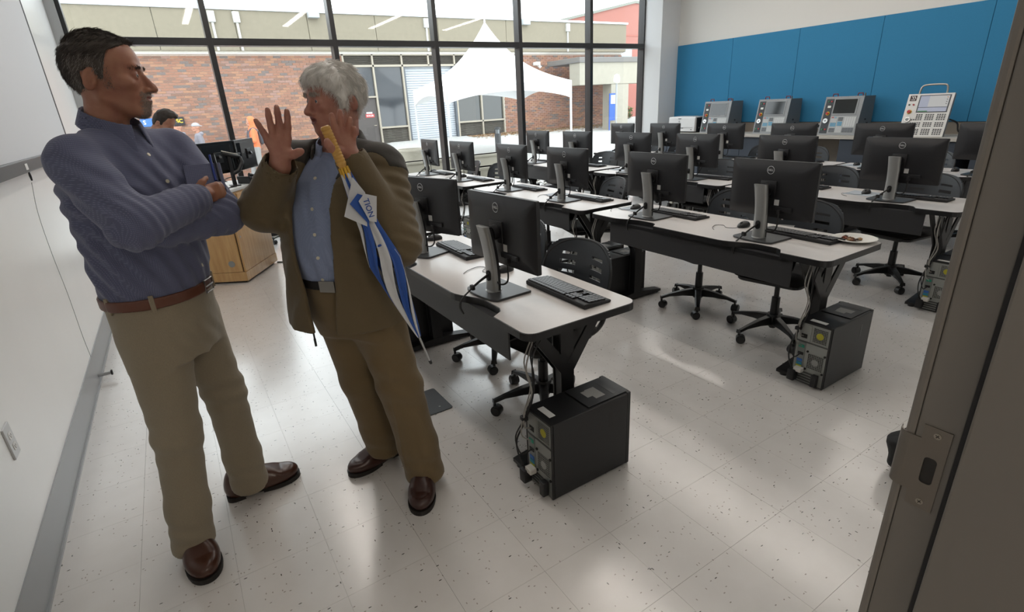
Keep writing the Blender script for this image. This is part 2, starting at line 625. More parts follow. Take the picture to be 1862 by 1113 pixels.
for dz in (-.022, .022):
    r_ = MB().prism(rrect(-.015, .015, -.014 + dz, .014 + dz, .008), .0065, .009, axis='x').build('socket', M('socket_white', 'dcdcdc', .4), outl)
    for dy in (-.006, .006):
        MB().box(.0088, .0094, dy - .0012, dy + .0012, dz - .004, dz + .005).build('slot', M('slot_dark', '1d1d1d', .6), r_)
    MB().cyl((.0088, 0, dz - .008), (.0094, 0, dz - .008), .0025, n=10).build('slot', M('slot_dark', '1d1d1d', .6), r_)
o = MB().cyl((XL + .006, 3.99, .045), (XL + .075, 3.99, .045), .011, n=16).cyl((XL + .075, 3.99, .045), (XL + .083, 3.99, .045), .017, n=18, m=1).build('door_stop', [M('stop_steel', 'a9abad', .35, metal=.6), M('stop_rubber', '161616', .6)], smooth=True)
tag(o, 'small wall bumper with a black rubber tip on the grey baseboard', 'door stop')

# ================================================================== FURNITURE
ZTAB = 0.715
lam = M('laminate_grey_white', 'd6d1ce', 0.28, noise=(35, .035), bump=(220, .04, .0005))
blk = M('plastic_black', '17171a', 0.45)
blk2 = M('plastic_black_soft', '1c1c1f', 0.6, bump=(500, .1, .0004))
met = M('metal_black', '141416', 0.38, spec=.5)
steel = M('bolt_steel', 'b9b9b7', .3, metal=.9)
silver = M('stand_silver', 'a3a4a3', 0.36, metal=0.55)
cab = M('cable_black', '111113', .5)
cabg = M('cable_grey', '8b8883', .55)
white = M('label_white', 'd2d2d0', .6)


# ---- training table: local x = depth (0 front panel side .. .585 user side), y = length (0 near .. 1.83 far)
TL, TD = 1.83, 0.585


def table_outline(inset=0.0):
    r = .055
    i = inset
    p = []
    p += arc(TD - r, r, r - i, -90, 0, 6)
    p += arc(TD - r, TL - r, r - i, 0, 90, 6)
    p += arc(r, TL - r, r - i, 90, 180, 6)
    # front edge with two scooped cable openings (from far to near)
    for c in (1.37, 0.455):
        a, b_ = c + .20, c - .20
        for k in range(13):
            t = k / 12
            y = a + (b_ - a) * t
            d = .072 * (math.sin(PI * min(1, t / .55) / 2) ** 2 if t < .55 else (math.cos(PI * max(0, (t - .8) / .2) / 2) ** 0.6 if t > .8 else 1))
            p.append((i + d, y))
    p += arc(r, r, r - i, 180, 270, 6)
    return p


def make_table():
    t = thing('training_table', 'x', 'table')
    top = MB()
    po, pi = table_outline(0), table_outline(.0035)
    top.prism(po, -.033, -.002, m=1)
    n = len(po)
    # rounded black edge lip then the laminate face
    top.add([(x, y, -.002) for x, y in po] + [(x, y, 0) for x, y in pi], [(k, (k + 1) % n, n + (k + 1) % n, n + k) for k in range(n)], 1)
    top.add([(x, y, .0002) for x, y in pi], [tuple(range(n))], 0)
    top.build('table_top', [lam, met], t)
    # modesty panel with rolled lower edge and cable trough
    mp = MB().box(.035, .043, .20, TL - .20, -.195, -.034, c=.002)
    mp.prism([(.035, -.06), (.035, -.034), (.13, -.034), (.13, -.06), (.125, -.06), (.12, -.04), (.05, -.04)], .22, TL - .22, axis='y')
    mp.build('modesty_panel', M('panel_charcoal', '2a2a2c', .5, bump=(300, .06, .0005)), t)
    MB().prism([(.045, -.13), (.045, -.125), (.12, -.115), (.15, -.06), (.155, -.06), (.125, -.125)], .24, TL - .24, axis='y').build('cable_tray', blk, t)
    for yy in (.16, TL - .225):
        lg = MB()
        xm = .29
        # column of two flat bars, two arms opening to a Y, foot with levellers
        for dy in (-.028, .028):
            lg.box(xm - .036, xm + .036, yy + dy - .005, yy + dy + .005, .045 - ZTAB, -.26, c=.002)
            for sgn in (-1, 1):
                lg.add([(xm + sgn * .036, yy + dy - .005, -.30), (xm + sgn * .036, yy + dy + .005, -.30), (xm + sgn * .002, yy + dy - .005, -.25), (xm + sgn * .002, yy + dy + .005, -.25),
                        (xm + sgn * .215, yy + dy - .005, -.045), (xm + sgn * .215, yy + dy + .005, -.045), (xm + sgn * .165, yy + dy - .005, -.036), (xm + sgn * .165, yy + dy + .005, -.036)],
                       [(0, 1, 5, 4), (2, 6, 7, 3), (0, 4, 6, 2), (1, 3, 7, 5), (4, 5, 7, 6), (0, 2, 3, 1)])
            lg.box(xm - .036, xm + .036, yy + dy - .004, yy + dy + .004, -.27, -.035)
        lg.box(xm - .03, xm + .03, yy - .024, yy + .024, .045 - ZTAB, -.24, c=.003)
        lg.box(xm - .23, xm + .23, yy - .03, yy + .03, -.04, -.0335)
        L_ = lg.build('leg', met, t)
        ft = MB().prism([(xm - .27, .012 - ZTAB), (xm + .27, .012 - ZTAB), (xm + .27, .03 - ZTAB), (xm + .06, .06 - ZTAB), (xm - .06, .06 - ZTAB), (xm - .27, .03 - ZTAB)], yy - .035, yy + .035, axis='y')
        for dx in (-.25, .25):
            ft.cyl((xm + dx, yy, -ZTAB), (xm + dx, yy, .014 - ZTAB), .02, n=12)
        ft.build('foot', met, L_)
        for dy in (-.0345, .0345):
            s_ = 1 if dy > 0 else -1
            MB().cyl((xm, yy + dy, -.085), (xm, yy + dy + s_ * .004, -.085), .011, n=12).cyl((xm, yy + dy + s_ * .004, -.085), (xm, yy + dy + s_ * .007, -.085), .006, n=6).build('bolt', steel, L_)
    return t


# ---- monitor: local x points at the user (screen), -x is its back; origin on the desk under the column
logo_txt = text_mesh('DELL', .0155, .0004, M('logo_silver', 'c6c8ca', .3, metal=.3), .0003)
xf(logo_txt, Matrix(((0, 0, -1, 0), (-1, 0, 0, 0), (0, 1, 0, 0), (0, 0, 0, 1))))


def make_monitor():
    t = thing('monitor', 'x', 'monitor')
    W, H, z0 = .54, .322, .125
    zc = z0 + H / 2
    xb = .055
    # back shell: rounded slab that bulges in the middle
    sh = MB()
    sh.prism([(y, z) for y, z in rrect(-W / 2, W / 2, z0, z0 + H, .008)], xb, xb + .018, axis='x')
    n = 28
    ring0 = rrect(-W / 2 + .002, W / 2 - .002, z0 + .002, z0 + H - .002, .008, 5)
    ring1 = rrect(-W / 2 + .03, W / 2 - .03, z0 + .03, z0 + H - .028, .02, 5)
    ring2 = rrect(-W / 2 + .075, W / 2 - .075, z0 + .06, z0 + H - .06, .03, 5)
    k = len(ring0)
    vs = [(xb, y, z) for y, z in ring0] + [(xb - .012, y, z) for y, z in ring1] + [(xb - .021, y, z) for y, z in ring2]
    fs = [(a, (a + 1) % k, k + (a + 1) % k, k + a) for a in range(k)] + [(k + a, k + (a + 1) % k, 2 * k + (a + 1) % k, 2 * k + a) for a in range(k)] + [tuple(range(2 * k, 3 * k))]
    sh.add(vs, fs)
    hs = sh.build('housing', M('monitor_black', '1d1d20', .42, bump=(900, .12, .0003)), t, smooth=True)
    MB().box(xb + .0181, xb + .0187, -W / 2 + .012, W / 2 - .012, z0 + .02, z0 + H - .012).build('screen', M('screen_off', '08090b', .12), t)
    # round maker's badge with the letters
    bg = MB()
    R_, rr = .0215, .0014
    zl = z0 + H - .052
    xl_ = xb - .0225
    bg.tube([(xl_, R_ * math.cos(a), zl + R_ * math.sin(a)) for a in [2 * PI * q / 28 for q in range(28)]], rr, 6, closed=True)
    bo = bg.build('badge_ring', M('logo_silver', 'c6c8ca', .3, metal=.3), hs, smooth=True)
    obj('badge_letters', logo_txt, hs, (xl_ - .0005, 0, zl))
    MB().box(xb - .0216, xb - .0210, -.075, -.045, z0 + .075, z0 + .108).build('label_sticker', white, hs)
    MB().box(xb - .03, xb - .02, -.16, -.03, z0 + .045, z0 + .07, c=.003).box(xb - .045, xb - .02, -.10, -.08, z0 + .028, z0 + .055, c=.003).build('port_block', blk, hs)
    MB().cyl((xb - .022, 0, zc), (xb - .055, 0, zc - .004), .035, n=20).box(xb - .03, xb - .018, -.05, .05, zc - .05, zc + .05, c=.004).build('tilt_joint', blk, t, smooth=True)
    # column: slightly curved, silver back, black core
    cs = MB()
    cb = MB()
    prof = []
    for q in range(13):
        u = q / 12
        prof.append((-.018 - .030 * u ** 1.4 + .010 * math.sin(PI * u), .008 + .315 * u, .040 - .003 * math.sin(PI * u)))
    vs, fs = [], []
    for x, z, w in prof:
        for dx, dy in ((-.006, -w * .86), (-.010, -w * .5), (-.011, 0), (-.010, w * .5), (-.006, w * .86), (0, w), (.014, w), (.014, -w), (0, -w)):
            vs.append((x + dx, dy, z))
    c9 = 9
    for q in range(12):
        for a in range(c9):
            b_ = (a + 1) % c9
            fs.append((q * c9 + a, q * c9 + b_, (q + 1) * c9 + b_, (q + 1) * c9 + a))
    fs.append(tuple(range(c9)))
    fs.append(tuple(12 * c9 + a for a in range(c9 - 1, -1, -1)))
    cs.add(vs, fs)
    co = cs.build('column', silver, t, smooth=True)
    vs = []
    for x, z, w in prof:
        for dx, dy in ((.0142, -w * .94), (.0142, w * .94), (.030, w * .9), (.030, -w * .9)):
            vs.append((x + dx, dy, z - (.004 if z > .3 else 0)))
    fs = []
    for q in range(12):
        for a in range(4):
            b_ = (a + 1) % 4
            fs.append((q * 4 + a, q * 4 + b_, (q + 1) * 4 + b_, (q + 1) * 4 + a))
    fs += [(0, 1, 2, 3), (51, 50, 49, 48)]
    MB().add(vs, fs).build('column_core', blk, co)
    MB().prism(rrect(-.014, .014, .062, .112, .0138, 6), -.032, .03, axis='x').build('cable_hole', M('hole_dark', '0a0a0b', .7), co)
    # base plate: straight toward the user, rounded at the back
    pb = [(.12, -.13), (.12, .13)] + [(-.065 - .035 * math.sin(a), .13 * math.cos(a)) for a in [PI * q / 12 for q in range(13)]]
    MB().prism(pb, 0, .011).build('base', M('base_charcoal', '323335', .38), t, bevel=.002)
    MB().lathe([(.04, .0111), (.038, .0135), (.0, .0137)], c=(-.005, 0, 0), n=24).build('swivel_disc', silver, t, smooth=True)
    # cables through the hole
    cl = MB()
    cl.tube(spline([(xb - .035, -.09, z0 + .03), (.02, -.085, .07), (-.0, -.05, .05), (-.015, -.01, .085), (-.04, .006, .08), (-.085, .03, .045), (-.125, .045, .012), (-.155, .05, -.012), (-.165, .052, -.05), (-.15, .05, -.085)], 5), .0042, 6)
    cl.tube(spline([(xb - .025, .05, z0 + .05), (.025, .06, .07), (.01, .03, .05), (-.015, .006, .09), (-.045, .0, .088), (-.09, .026, .05), (-.13, .04, .012), (-.157, .045, -.012), (-.165, .046, -.05), (-.15, .05, -.085)], 5), .0035, 6)
    cl.box(-.108, -.092, .02, .046, .026, .05, c=.003)
    cl.build('cables', cab, t, smooth=True)
    return t


# ---- keyboard: long side along y, typing side +x
def make_keyboard():
    t = thing('keyboard', 'x', 'keyboard')
    b = MB().prism([(-.075, 0), (.072, 0), (.076, .006), (.074, .012), (-.07, .023), (-.077, .018)], -.221, .221, axis='y')
    b.build('body', blk2, t, bevel=.003)
    ks = MB()
    rows = [(-.060, 15, None), (-.0365, 15, None), (-.0175, 14, None), (.0015, 13, None), (.0205, 12, None), (.0395, 8, None)]
    for r, (x, nk, _) in enumerate(rows):
        h_ = .0165 + (.066 - x) * .078
        wtot = .282
        y = .213
        kw = wtot / nk
        for q in range(nk):
            w = kw
            if r == 5 and q == 3:
                pass
            ks.box(x - .008, x + .008, y - w + .0012, y - .0012, h_ - .008, h_ + .0035)
            y -= w
        # navigation block and number pad
        for q in range(3):
            if r in (0, 1, 2, 5) or (r == 4 and q == 1):
                yy = -.079 - q * .019
                ks.box(x - .008, x + .008, yy - .0165, yy - .0015, h_ - .008, h_ + .0035)
        if r:
            for q in range(4):
                yy = -.140 - q * .0188
                ks.box(x - .008, x + .008, yy - .0165, yy - .0015, h_ - .008, h_ + .0035)
    o = ks.build('keys', M('key_black', '242427', .36), t)
    tag(o, kind='stuff')
    return t


def make_mouse():
    t = thing('mouse', 'x', 'mouse')
    bm = bmesh.new()
    bmesh.ops.create_uvsphere(bm, u_segments=20, v_segments=12, radius=1)
    for v in bm.verts:
        x, y, z = v.co
        v.co = Vector((x * .056, y * .031 * (1 - .12 * x), max(z, -.25) * .03 * (1 + .15 * x - .2 * x * x) + .0075))
    MB().bm(bm).build('body', blk, t, smooth='all')
    MB().cyl((-.03, -.004, .029), (-.03, .004, .029), .009, n=14).build('wheel', M('wheel_grey', '3a3a3c', .6), t)
    MB().tube(spline([(-.052, 0, .01), (-.08, .01, .004), (-.10, .06, .003), (-.06, .11, .003), (-.09, .15, .003), (-.16, .12, .003), (-.2, .08, .003)], 5), .0017, 5).build('cable', cab, t)
    return t


# ---- mini tower: rear faces -x, origin at its centre on the floor
def make_pc():
    t = thing('computer_tower', 'x', 'computer')
    D, W, H = .425, .18, .37
    x0, x1 = -D / 2, D / 2
    bk = M('tower_black', '18181a', .42, bump=(700, .08, .0003))
    b = MB().box(x0 + .004, x1 - .02, -W / 2, W / 2, .006, H - .004, c=.002)
    b.box(x1 - .022, x1, -W / 2 - .001, W / 2 + .001, .004, H, c=.004)
    b.box(x0, x0 + .012, -W / 2, -W / 2 + .006, .006, H - .004).box(x0, x0 + .012, W / 2 - .006, W / 2, .006, H - .004).box(x0, x0 + .012, -W / 2, W / 2, H - .012, H - .003)
    b.build('case', bk, t)
    MB().box(x0 + .01, x1 - .024, -W / 2 - .003, -W / 2 + .001, .01, H - .006, c=.001).build('side_panel', bk, t)
    MB().box(x1 - .125, x1 - .105, -W / 2 - .0036, -W / 2 - .001, H - .13, H - .06).build('panel_latch', M('latch_black', '0b0b0c', .3), t)
    MB().box(x0 + .2, x1 - .002, -W / 2 + .012, W / 2 - .012, H - .003, H + .001, c=.001).build('top_tray', bk, t)
    MB().box(x1 - .075, x1 - .06, -W / 2 + .03, W / 2 - .03, H + .0005, H + .0016).build('handle_slot', M('latch_black', '0b0b0c', .3), t)
    MB().box(x1 - .155, x1 - .105, -.045, .035, H + .001, H + .0015).box(x1 - .18, x1 - .155, -.02, .03, H + .001, H + .0015).build('service_label', M('label_grey', '9b9a97', .6), t)
    MB().box(x0 + .03, x0 + .06, -.04, .045, H - .0036, H - .0028).build('asset_tag', white, t)
    for sx in (-.17, .17):
        pass
    for fa in (x0 + .03, x1 - .07):
        MB().box(fa, fa + .03, -W / 2 + .01, W / 2 - .01, 0, .007).build('foot_pad', blk, t)
    # rear plate and what sits on it.  y+ is left when seen from behind... camera sees -x face
    zg = M('rear_zinc', '9a9c98', .42, metal=.55)
    rp = MB().box(x0 + .002, x0 + .006, -W / 2 + .006, W / 2 - .006, .012, H - .012).build('rear_plate', zg, t)
    dk = M('vent_dark', '121213', .7)

    def grille(y0, y1, z0, z1, name, hubcol):
        q = MB().box(x0 + .0005, x0 + .002, y0, y1, z0, z1)
        go = q.build(name, dk, rp)
        w = MB()
        nn = 9
        for k in range(nn + 1):
            yy = y0 + (y1 - y0) * k / nn
            w.box(x0 - .0008, x0 + .0006, yy - .0011, yy + .0011, z0, z1)
            zz = z0 + (z1 - z0) * k / nn
            w.box(x0 - .0008, x0 + .0006, y0, y1, zz - .0011, zz + .0011)
        w.cyl((x0 - .0018, (y0 + y1) / 2, (z0 + z1) / 2), (x0 + .0006, (y0 + y1) / 2, (z0 + z1) / 2), .019, n=20, m=1)
        o_ = w.build('wire_grid', [zg, hubcol], go)
        return go
    grille(-.072, .0, .265, .345, 'power_supply_grille', M('hub_yellow', 'a8a12c', .6))
    grille(-.073, .01, .105, .19, 'fan_grille', M('hub_grey', '8e8f8c', .5))
    MB().box(x0 - .001, x0 + .002, .012, .075, .255, .35, c=.001).build('power_inlet_plate', zg, rp)
    MB().box(x0 - .002, x0 + .001, .03, .062, .272, .296).build('power_inlet', dk, rp)
    MB().box(x0 - .001, x0 + .003, -W / 2 + .008, W / 2 - .008, .247, .253).build('plate_seam', M('seam_dark', '4c4d4c', .5), rp)
    MB().box(x0 - .001, x0 + .002, .03, .072, .09, .245).build('port_shield', M('shield_steel', '7f8280', .4, metal=.5), rp)
    for z_, c_, nm in ((.222, '1f8f76', 'audio_port'), (.178, '19191b', 'display_port'), (.138, '2b5fa8', 'usb_port'), (.118, '2c7f9b', 'usb_port'), (.10, 'a0a33a', 'audio_port')):
        MB().box(x0 - .004, x0 - .0005, .036, .066, z_ - .008, z_ + .008, c=.001).build(nm, M('port_' + c_, c_, .5), rp)
    for k in range(4):
        MB().box(x0 - .0015, x0 + .001, -.03, .068, .02 + .016 * k, .028 + .016 * k).build('slot_cover', M('slot_cover', '3a3b3a', .5), rp)
    for y_, z_ in ((-.077, .2), (.015, .2), (-.077, .095), (.015, .095)):
        MB().cyl((x0 - .003, y_, z_), (x0 + .001, y_, z_), .006, n=10).build('fan_rivet', dk, rp)
    MB().box(x0 - .03, x0 - .001, -.065, -.035, .016, .085, c=.004).build('padlock_cover', blk, t)
    # plugged adapters and leads
    MB().box(x0 - .035, x0 - .002, .018, .062, .075, .1, c=.004).build('white_plug', M('plug_white', 'c9c6c0', .5), t)
    c = MB()
    c.box(x0 - .05, x0 - .008, .045, .085, .02, .085, c=.006)
    c.tube(spline([(x0 - .03, .065, .08), (x0 - .045, .085, .14), (x0 - .05, .09, .22), (x0 - .02, .075, .3), (x0 + .01, .055, .40), (x0 + .03, .06, .5), (x0 + .015, .055, .62), (x0 + .06, .07, .66)], 5), .004, 6)
    c.tube(spline([(x0 - .002, .05, .178), (x0 - .05, .06, .17), (x0 - .06, .08, .25), (x0 - .01, .075, .33), (x0 + .02, .06, .45), (x0 + .02, .05, .6), (x0 + .07, .06, .66)], 5), .0032, 6)
    c.box(x0 - .03, x0 - .005, .06, .09, .315, .335, c=.004)
    c.build('black_leads', cab, t, smooth=True)
    c = MB()
    c.tube(spline([(x0 - .002, .05, .284), (x0 - .03, .055, .3), (x0 - .015, .07, .36), (x0 + .01, .05, .45), (x0 - .0, .07, .55), (x0 + .05, .085, .66)], 5), .0035, 6)
    c.tube(spline([(x0 - .003, .05, .222), (x0 - .04, .065, .26), (x0 - .015, .08, .34), (x0 + .015, .065, .47), (x0 + .005, .09, .57), (x0 + .05, .1, .66)], 5), .003, 6)
    c.build('grey_leads', cabg, t, smooth=True)
    return t


# ---- task chair: sitter faces -x, origin on the floor under the gas column
def make_chair():
    t = thing('task_chair', 'x', 'chair')
    fab = M('seat_fabric_charcoal', '2d2b2a', .85, noise=(90, .1), bump=(260, .3, .001))
    shell = M('chair_shell_black', '1a1b1d', .45)
    backm = M('chair_back_grey', '31353a', .42)
    # seat pad: rounded square, crowned, waterfall front edge
    nu, nv = 20, 20

    def seat_pt(u, v, top):
        # superellipse mapping
        a = math.atan2(v, u)
        rr = max(abs(u), abs(v))
        ex = 4.2
        den = (abs(math.cos(a)) ** ex + abs(math.sin(a)) ** ex) ** (1 / ex)
        x, y = rr * math.cos(a) / den * .235, rr * math.sin(a) / den * .238
        z = .455
        e = rr ** 6
        if top:
            z += .018 - .030 * e - .012 * max(0, 1 - (u * u + v * v)) + .008 * abs(v) ** 2
        else:
            z += -.030 + .022 * e
        z -= .030 * max(0, -u - .55) ** 1.5
        return (x, y, z)
    sv, sf = [], []
    for top in (1, 0):
        for i in range(nu + 1):
            for j in range(nv + 1):
                sv.append(seat_pt(-1 + 2 * i / nu, -1 + 2 * j / nv, top))
    q = (nu + 1) * (nv + 1)
    for i in range(nu):
        for j in range(nv):
            a = i * (nv + 1) + j
            sf.append((a, a + nv + 1, a + nv + 2, a + 1))
            sf.append((q + a, q + a + 1, q + a + nv + 2, q + a + nv + 1))
    rim = [i * (nv + 1) for i in range(nu + 1)] + [nu * (nv + 1) + j for j in range(1, nv + 1)] + [i * (nv + 1) + nv for i in range(nu - 1, -1, -1)] + [j for j in range(nv - 1, 0, -1)]
    for k in range(len(rim)):
        a, b_ = rim[k], rim[(k + 1) % len(rim)]
        sf.append((a, b_, q + b_, q + a))
    MB().add(sv, sf).build('seat', fab, t, smooth='all')
    MB().prism(rrect(-.20, .20, -.2, .2, .06), .405, .43).build('seat_pan', shell, t, bevel=.006)
    # curved backrest with horizontal slots
    slots = []
    for r_, z_ in enumerate((.24, .40, .56, .72)):
        for cc in (-.42, .42):
            slots.append((cc, z_ if cc < 0 else z_, .20, .028))
    Nu, Nv = 44, 40

    def bk(u, v):
        w = .25 - .045 * max(0, v - .35) ** 2 * 2.2 - .02 * (1 - v) ** 3
        h0 = .30 * (1 - .10 * (abs(u) ** 3) * (1 if v > .5 else 0) * (v - .5) * 2)
        x = .285 + .03 * v + .035 * v * v - .062 * (u * u)
        return Vector((x, u * w, .555 + v * h0))
    bm = bmesh.new()
    gv = [[bm.verts.new(bk(-1 + 2 * i / Nu, j / Nv)) for j in range(Nv + 1)] for i in range(Nu + 1)]
    for i in range(Nu):
        for j in range(Nv):
            u, v = -1 + 2 * (i + .5) / Nu, (j + .5) / Nv
            # corners cut round
            du, dv = abs(u) - .78, abs(v - .5) * 2 - .66
            if du > 0 and dv > 0 and (du / .22) ** 2 + (dv / .34) ** 2 > 1.02:
                continue
            if any(abs(u - c_) < w_ and abs(v - z_) < h_ for c_, z_, w_, h_ in slots):
                continue
            bm.faces.new((gv[i][j], gv[i + 1][j], gv[i + 1][j + 1], gv[i][j + 1]))
    bmesh.ops.delete(bm, geom=[v for v in bm.verts if not v.link_faces], context='VERTS')
    bmesh.ops.recalc_face_normals(bm, faces=bm.faces)
    bmesh.ops.solidify(bm, geom=list(bm.faces), thickness=.009)
    MB().bm(bm).build('backrest', backm, t, smooth=True)
    # thicker moulded rim
    rimp = []
    for k in range(56):
        a = 2 * PI * k / 56
        cu, sv_ = math.cos(a), math.sin(a)
        den = (abs(cu) ** 3.4 + abs(sv_) ** 3.4) ** (1 / 3.4)
        rimp.append(bk(.975 * cu / den, .5 + .485 * sv_ / den) - Vector((.003, 0, 0)))
    MB().tube(rimp, .0085, 6, closed=True).build('back_rim', shell, t, smooth='all')
    for s in (-1, 1):
        MB().tube(spline([(.08, s * .12, .405), (.2, s * .15, .40), (.275, s * .165, .45), (.292, s * .17, .54), (.287, s * .175, .62), (.295, s * .17, .74)], 5), [.013] * 26, 8).build('back_support', shell, t, smooth='all')
    MB().box(-.1, .1, -.09, .09, .37, .407, c=.012).build('tilt_mechanism', met, t, smooth=True)
    MB().cyl((0, 0, .22), (0, 0, .385), .016, n=16).cyl((0, 0, .10), (0, 0, .27), .028, .026, n=20).cyl((0, 0, .055), (0, 0, .10), .02, n=16).build('gas_column', met, t, smooth=True)
    MB().tube([(-.02, .05, .38), (-.03, .14, .378), (-.035, .22, .368)], [.004, .004, .007], 8).build('height_lever', met, t, smooth=True)
    MB().lathe([(.0, .155), (.04, .155), (.046, .14), (.045, .085), (.035, .07), (0, .07)], n=20).build('hub', met, t, smooth=True)
    for k in range(5):
        a = 2 * PI * k / 5 + .25
        ca, sa = math.cos(a), math.sin(a)
        arm = MB()
        pts = [(.03, .028, .145, .085), (.12, .024, .132, .092), (.22, .018, .108, .088), (.285, .015, .088, .07)]
        vs = []
        for r_, w, zt, zb in pts:
            for dy, z in ((-w, zb), (w, zb), (w * .8, zt), (-w * .8, zt)):
                vs.append((r_ * ca - dy * sa, r_ * sa + dy * ca, z))
        fs = [(0, 1, 2, 3), (15, 14, 13, 12)]
        for j in range(3):
            for m_ in range(4):
                n_ = (m_ + 1) % 4
                fs.append((j * 4 + m_, j * 4 + n_, j * 4 + 4 + n_, j * 4 + 4 + m_))
        arm.add(vs, fs)
        ao = arm.build('base_arm', met, t, bevel=.004)
        cm = MB()
        cx_, cy_ = .278 * ca, .278 * sa
        ang = a * 2.3 + k
        da, db = math.cos(ang), math.sin(ang)
        ox, oy = cx_ - .012 * da, cy_ - .012 * db
        cm.cyl((cx_, cy_, .05), (cx_, cy_, .085), .008, n=10)
        for s in (-1, 1):
            cm.cyl((ox - db * s * .006, oy + da * s * .006, .026), (ox - db * s * .024, oy + da * s * .024, .026), .026, .025, n=18)
        cm.cyl((ox - db * -.02, oy + da * -.02, .028), (ox - db * .02, oy + da * .02, .028), .029, n=14)
        cm.build('caster', met, ao, smooth=True)
    return t


P_TABLE, P_MON, P_KEY, P_MOUSE, P_PC, P_CHAIR = make_table(), make_monitor(), make_keyboard(), make_mouse(), make_pc(), make_chair()
_used = set()


def place(proto, loc, rotz, label, group):
    o = proto if proto.name not in _used else copy_tree(proto)
    _used.add(proto.name)
    put(o, loc, rotz, label, group)
    return o


rowname = ['first row beside the two men', 'second row', 'third row', 'back row nearest the blue wall']
rowshort = ['first row', 'second row', 'third row', 'back row']
seatn = ['nearest the door', 'second from the door', 'third from the door', 'fourth from the door', 'fifth from the door', 'at the window end']
tabn = ['table nearest the door', 'middle table', 'table by the window']
ROWX = [0.985, 2.665, 4.315, 5.98]
ROWY = [(1.51, 3.43, 5.34), (1.29, 3.22, 5.22), (1.32, 3.18, 5.10), (1.30, 3.16, 5.10)]
MOFF = (.50, 1.41)
rnd = random.Random(11)
TABLES = {}
for r in range(4):
    for c in range(3):
        x0, y0 = ROWX[r], ROWY[r][c]
        tl = 'grey laminate training table, %s of the %s' % (tabn[c], rowname[r])
        TABLES[r, c] = place(P_TABLE, (x0, y0, ZTAB), 0, tl, 'training tables')
        for k in range(2):
            s_ = c * 2 + k
            my = y0 + MOFF[k] + rnd.uniform(-.015, .015)
            rz = rnd.uniform(-.05, .05)
            xo, yo = .19, 0
            if r == 0 and c == 0:
                rz = (0.06, 0.33)[k]
                xo = (.165, .19)[k]
                yo = (.02, .0)[k]
            who = '%s in the %s' % (seatn[s_], rowshort[r])
            place(P_MON, (x0 + xo, my + yo, ZTAB + .0005), rz, 'black monitor on a silver stand, the one %s' % who, 'classroom monitors')
            place(P_KEY, (x0 + .40 + rnd.uniform(-.01, .015), my + (-.21 if (r, c, k) == (0, 0, 0) else rnd.uniform(-.14, -.06)), ZTAB + .0005), rnd.uniform(-.04, .04), 'black keyboard behind the monitor %s' % who, 'classroom keyboards')
            place(P_MOUSE, (x0 + .37 + rnd.uniform(-.03, .03), my + .25 + rnd.uniform(-.02, .04), ZTAB + .0005), rnd.uniform(-.2, .2), 'black mouse beside the keyboard %s' % who, 'classroom mice')
            py = y0 + (((-.022, .02, .03, .03)[r] if c == 0 else .055) if k == 0 else 1.735)
            place(P_PC, (x0 + .23, py, 0), 0, 'black computer tower on the floor, %s' % who, 'computer towers under the tables')
            cyo = y0 + (.52, 1.19)[k] + rnd.uniform(-.03, .03)
            place(P_CHAIR, (x0 + (.43 if (r, c, k) == (0, 0, 0) else .47 + rnd.uniform(-.01, .08)), cyo, 0), .10 if (r, c, k) == (0, 0, 0) else rnd.uniform(-.35, .35), 'black task chair with slotted back, %s' % who, 'task chairs')

# pale mouse mats
mm = M('mouse_mat_grey', 'a9b2bb', .7)
for r in range(1, 4):
    for c in range(3):
        for k in range(2):
            if (r + c + k) % 2 == 0:
                o = MB().prism(rrect(-.10, .10, -.11, .11, .01), 0, .0025).build('mouse_mat', mm, None, (ROWX[r] + .36, ROWY[r][c] + MOFF[k] + .27, ZTAB + .0004))
                tag(o, 'pale grey mouse mat under the mouse %s in the %s' % (seatn[c * 2 + k], rowshort[r]), 'mouse mat', 'mouse mats')

# ================================================================== BACK COUNTER AND MACHINES
ZK = 0.895
ctop = M('counter_laminate_pale', 'b9b5ae', .45)
cnt = MB().box(7.84, XR - .021, 1.2, 7.415, ZK - .04, ZK, c=.003).build('counter_top', ctop)
tag(cnt, 'long pale counter top under the blue felt wall', 'counter')
slate = M('cabinet_slate', '3b434f', .55)
for k, (ya, yb) in enumerate(((6.3, 7.4), (5.0, 6.0), (2.6, 3.95), (1.25, 2.45))):
    u = thing('base_cabinet', ['slate blue base cabinet under the white printer', 'slate blue base cabinet under the two left grey consoles', 'slate blue base cabinet under the white control panel', 'slate blue base cabinet at the door end of the counter'][k], 'cabinet', (7.88, ya, 0), 0, 'counter cabinets')
    w = yb - ya
    MB().box(0.02, .58, 0, w, .09, ZK - .041).box(.06, .58, .01, w - .01, 0, .09).build('carcass', slate, u)
    for j in range(2):
        d_ = MB().box(0.0, .02, w * j / 2 + .003, w * (j + 1) / 2 - .003, .10, ZK - .05, c=.002).build('door', slate, u)
        yy = w / 2 + (-.05 if j == 0 else .05)
        MB().tube([(0, yy, .68), (-.022, yy, .68), (-.022, yy, .80), (0, yy, .80)], .006, 8).build('handle', M('handle_nickel', 'b5b6b6', .3, metal=.8), d_)

# ---- grey control simulator consoles
cg = M('console_grey', '8e9295', .45, bump=(400, .06, .0004))
cgs = M('console_side_grey', '5d6266', .5, bump=(400, .06, .0004))
cdark = M('console_dark_strip', '33383d', .5)


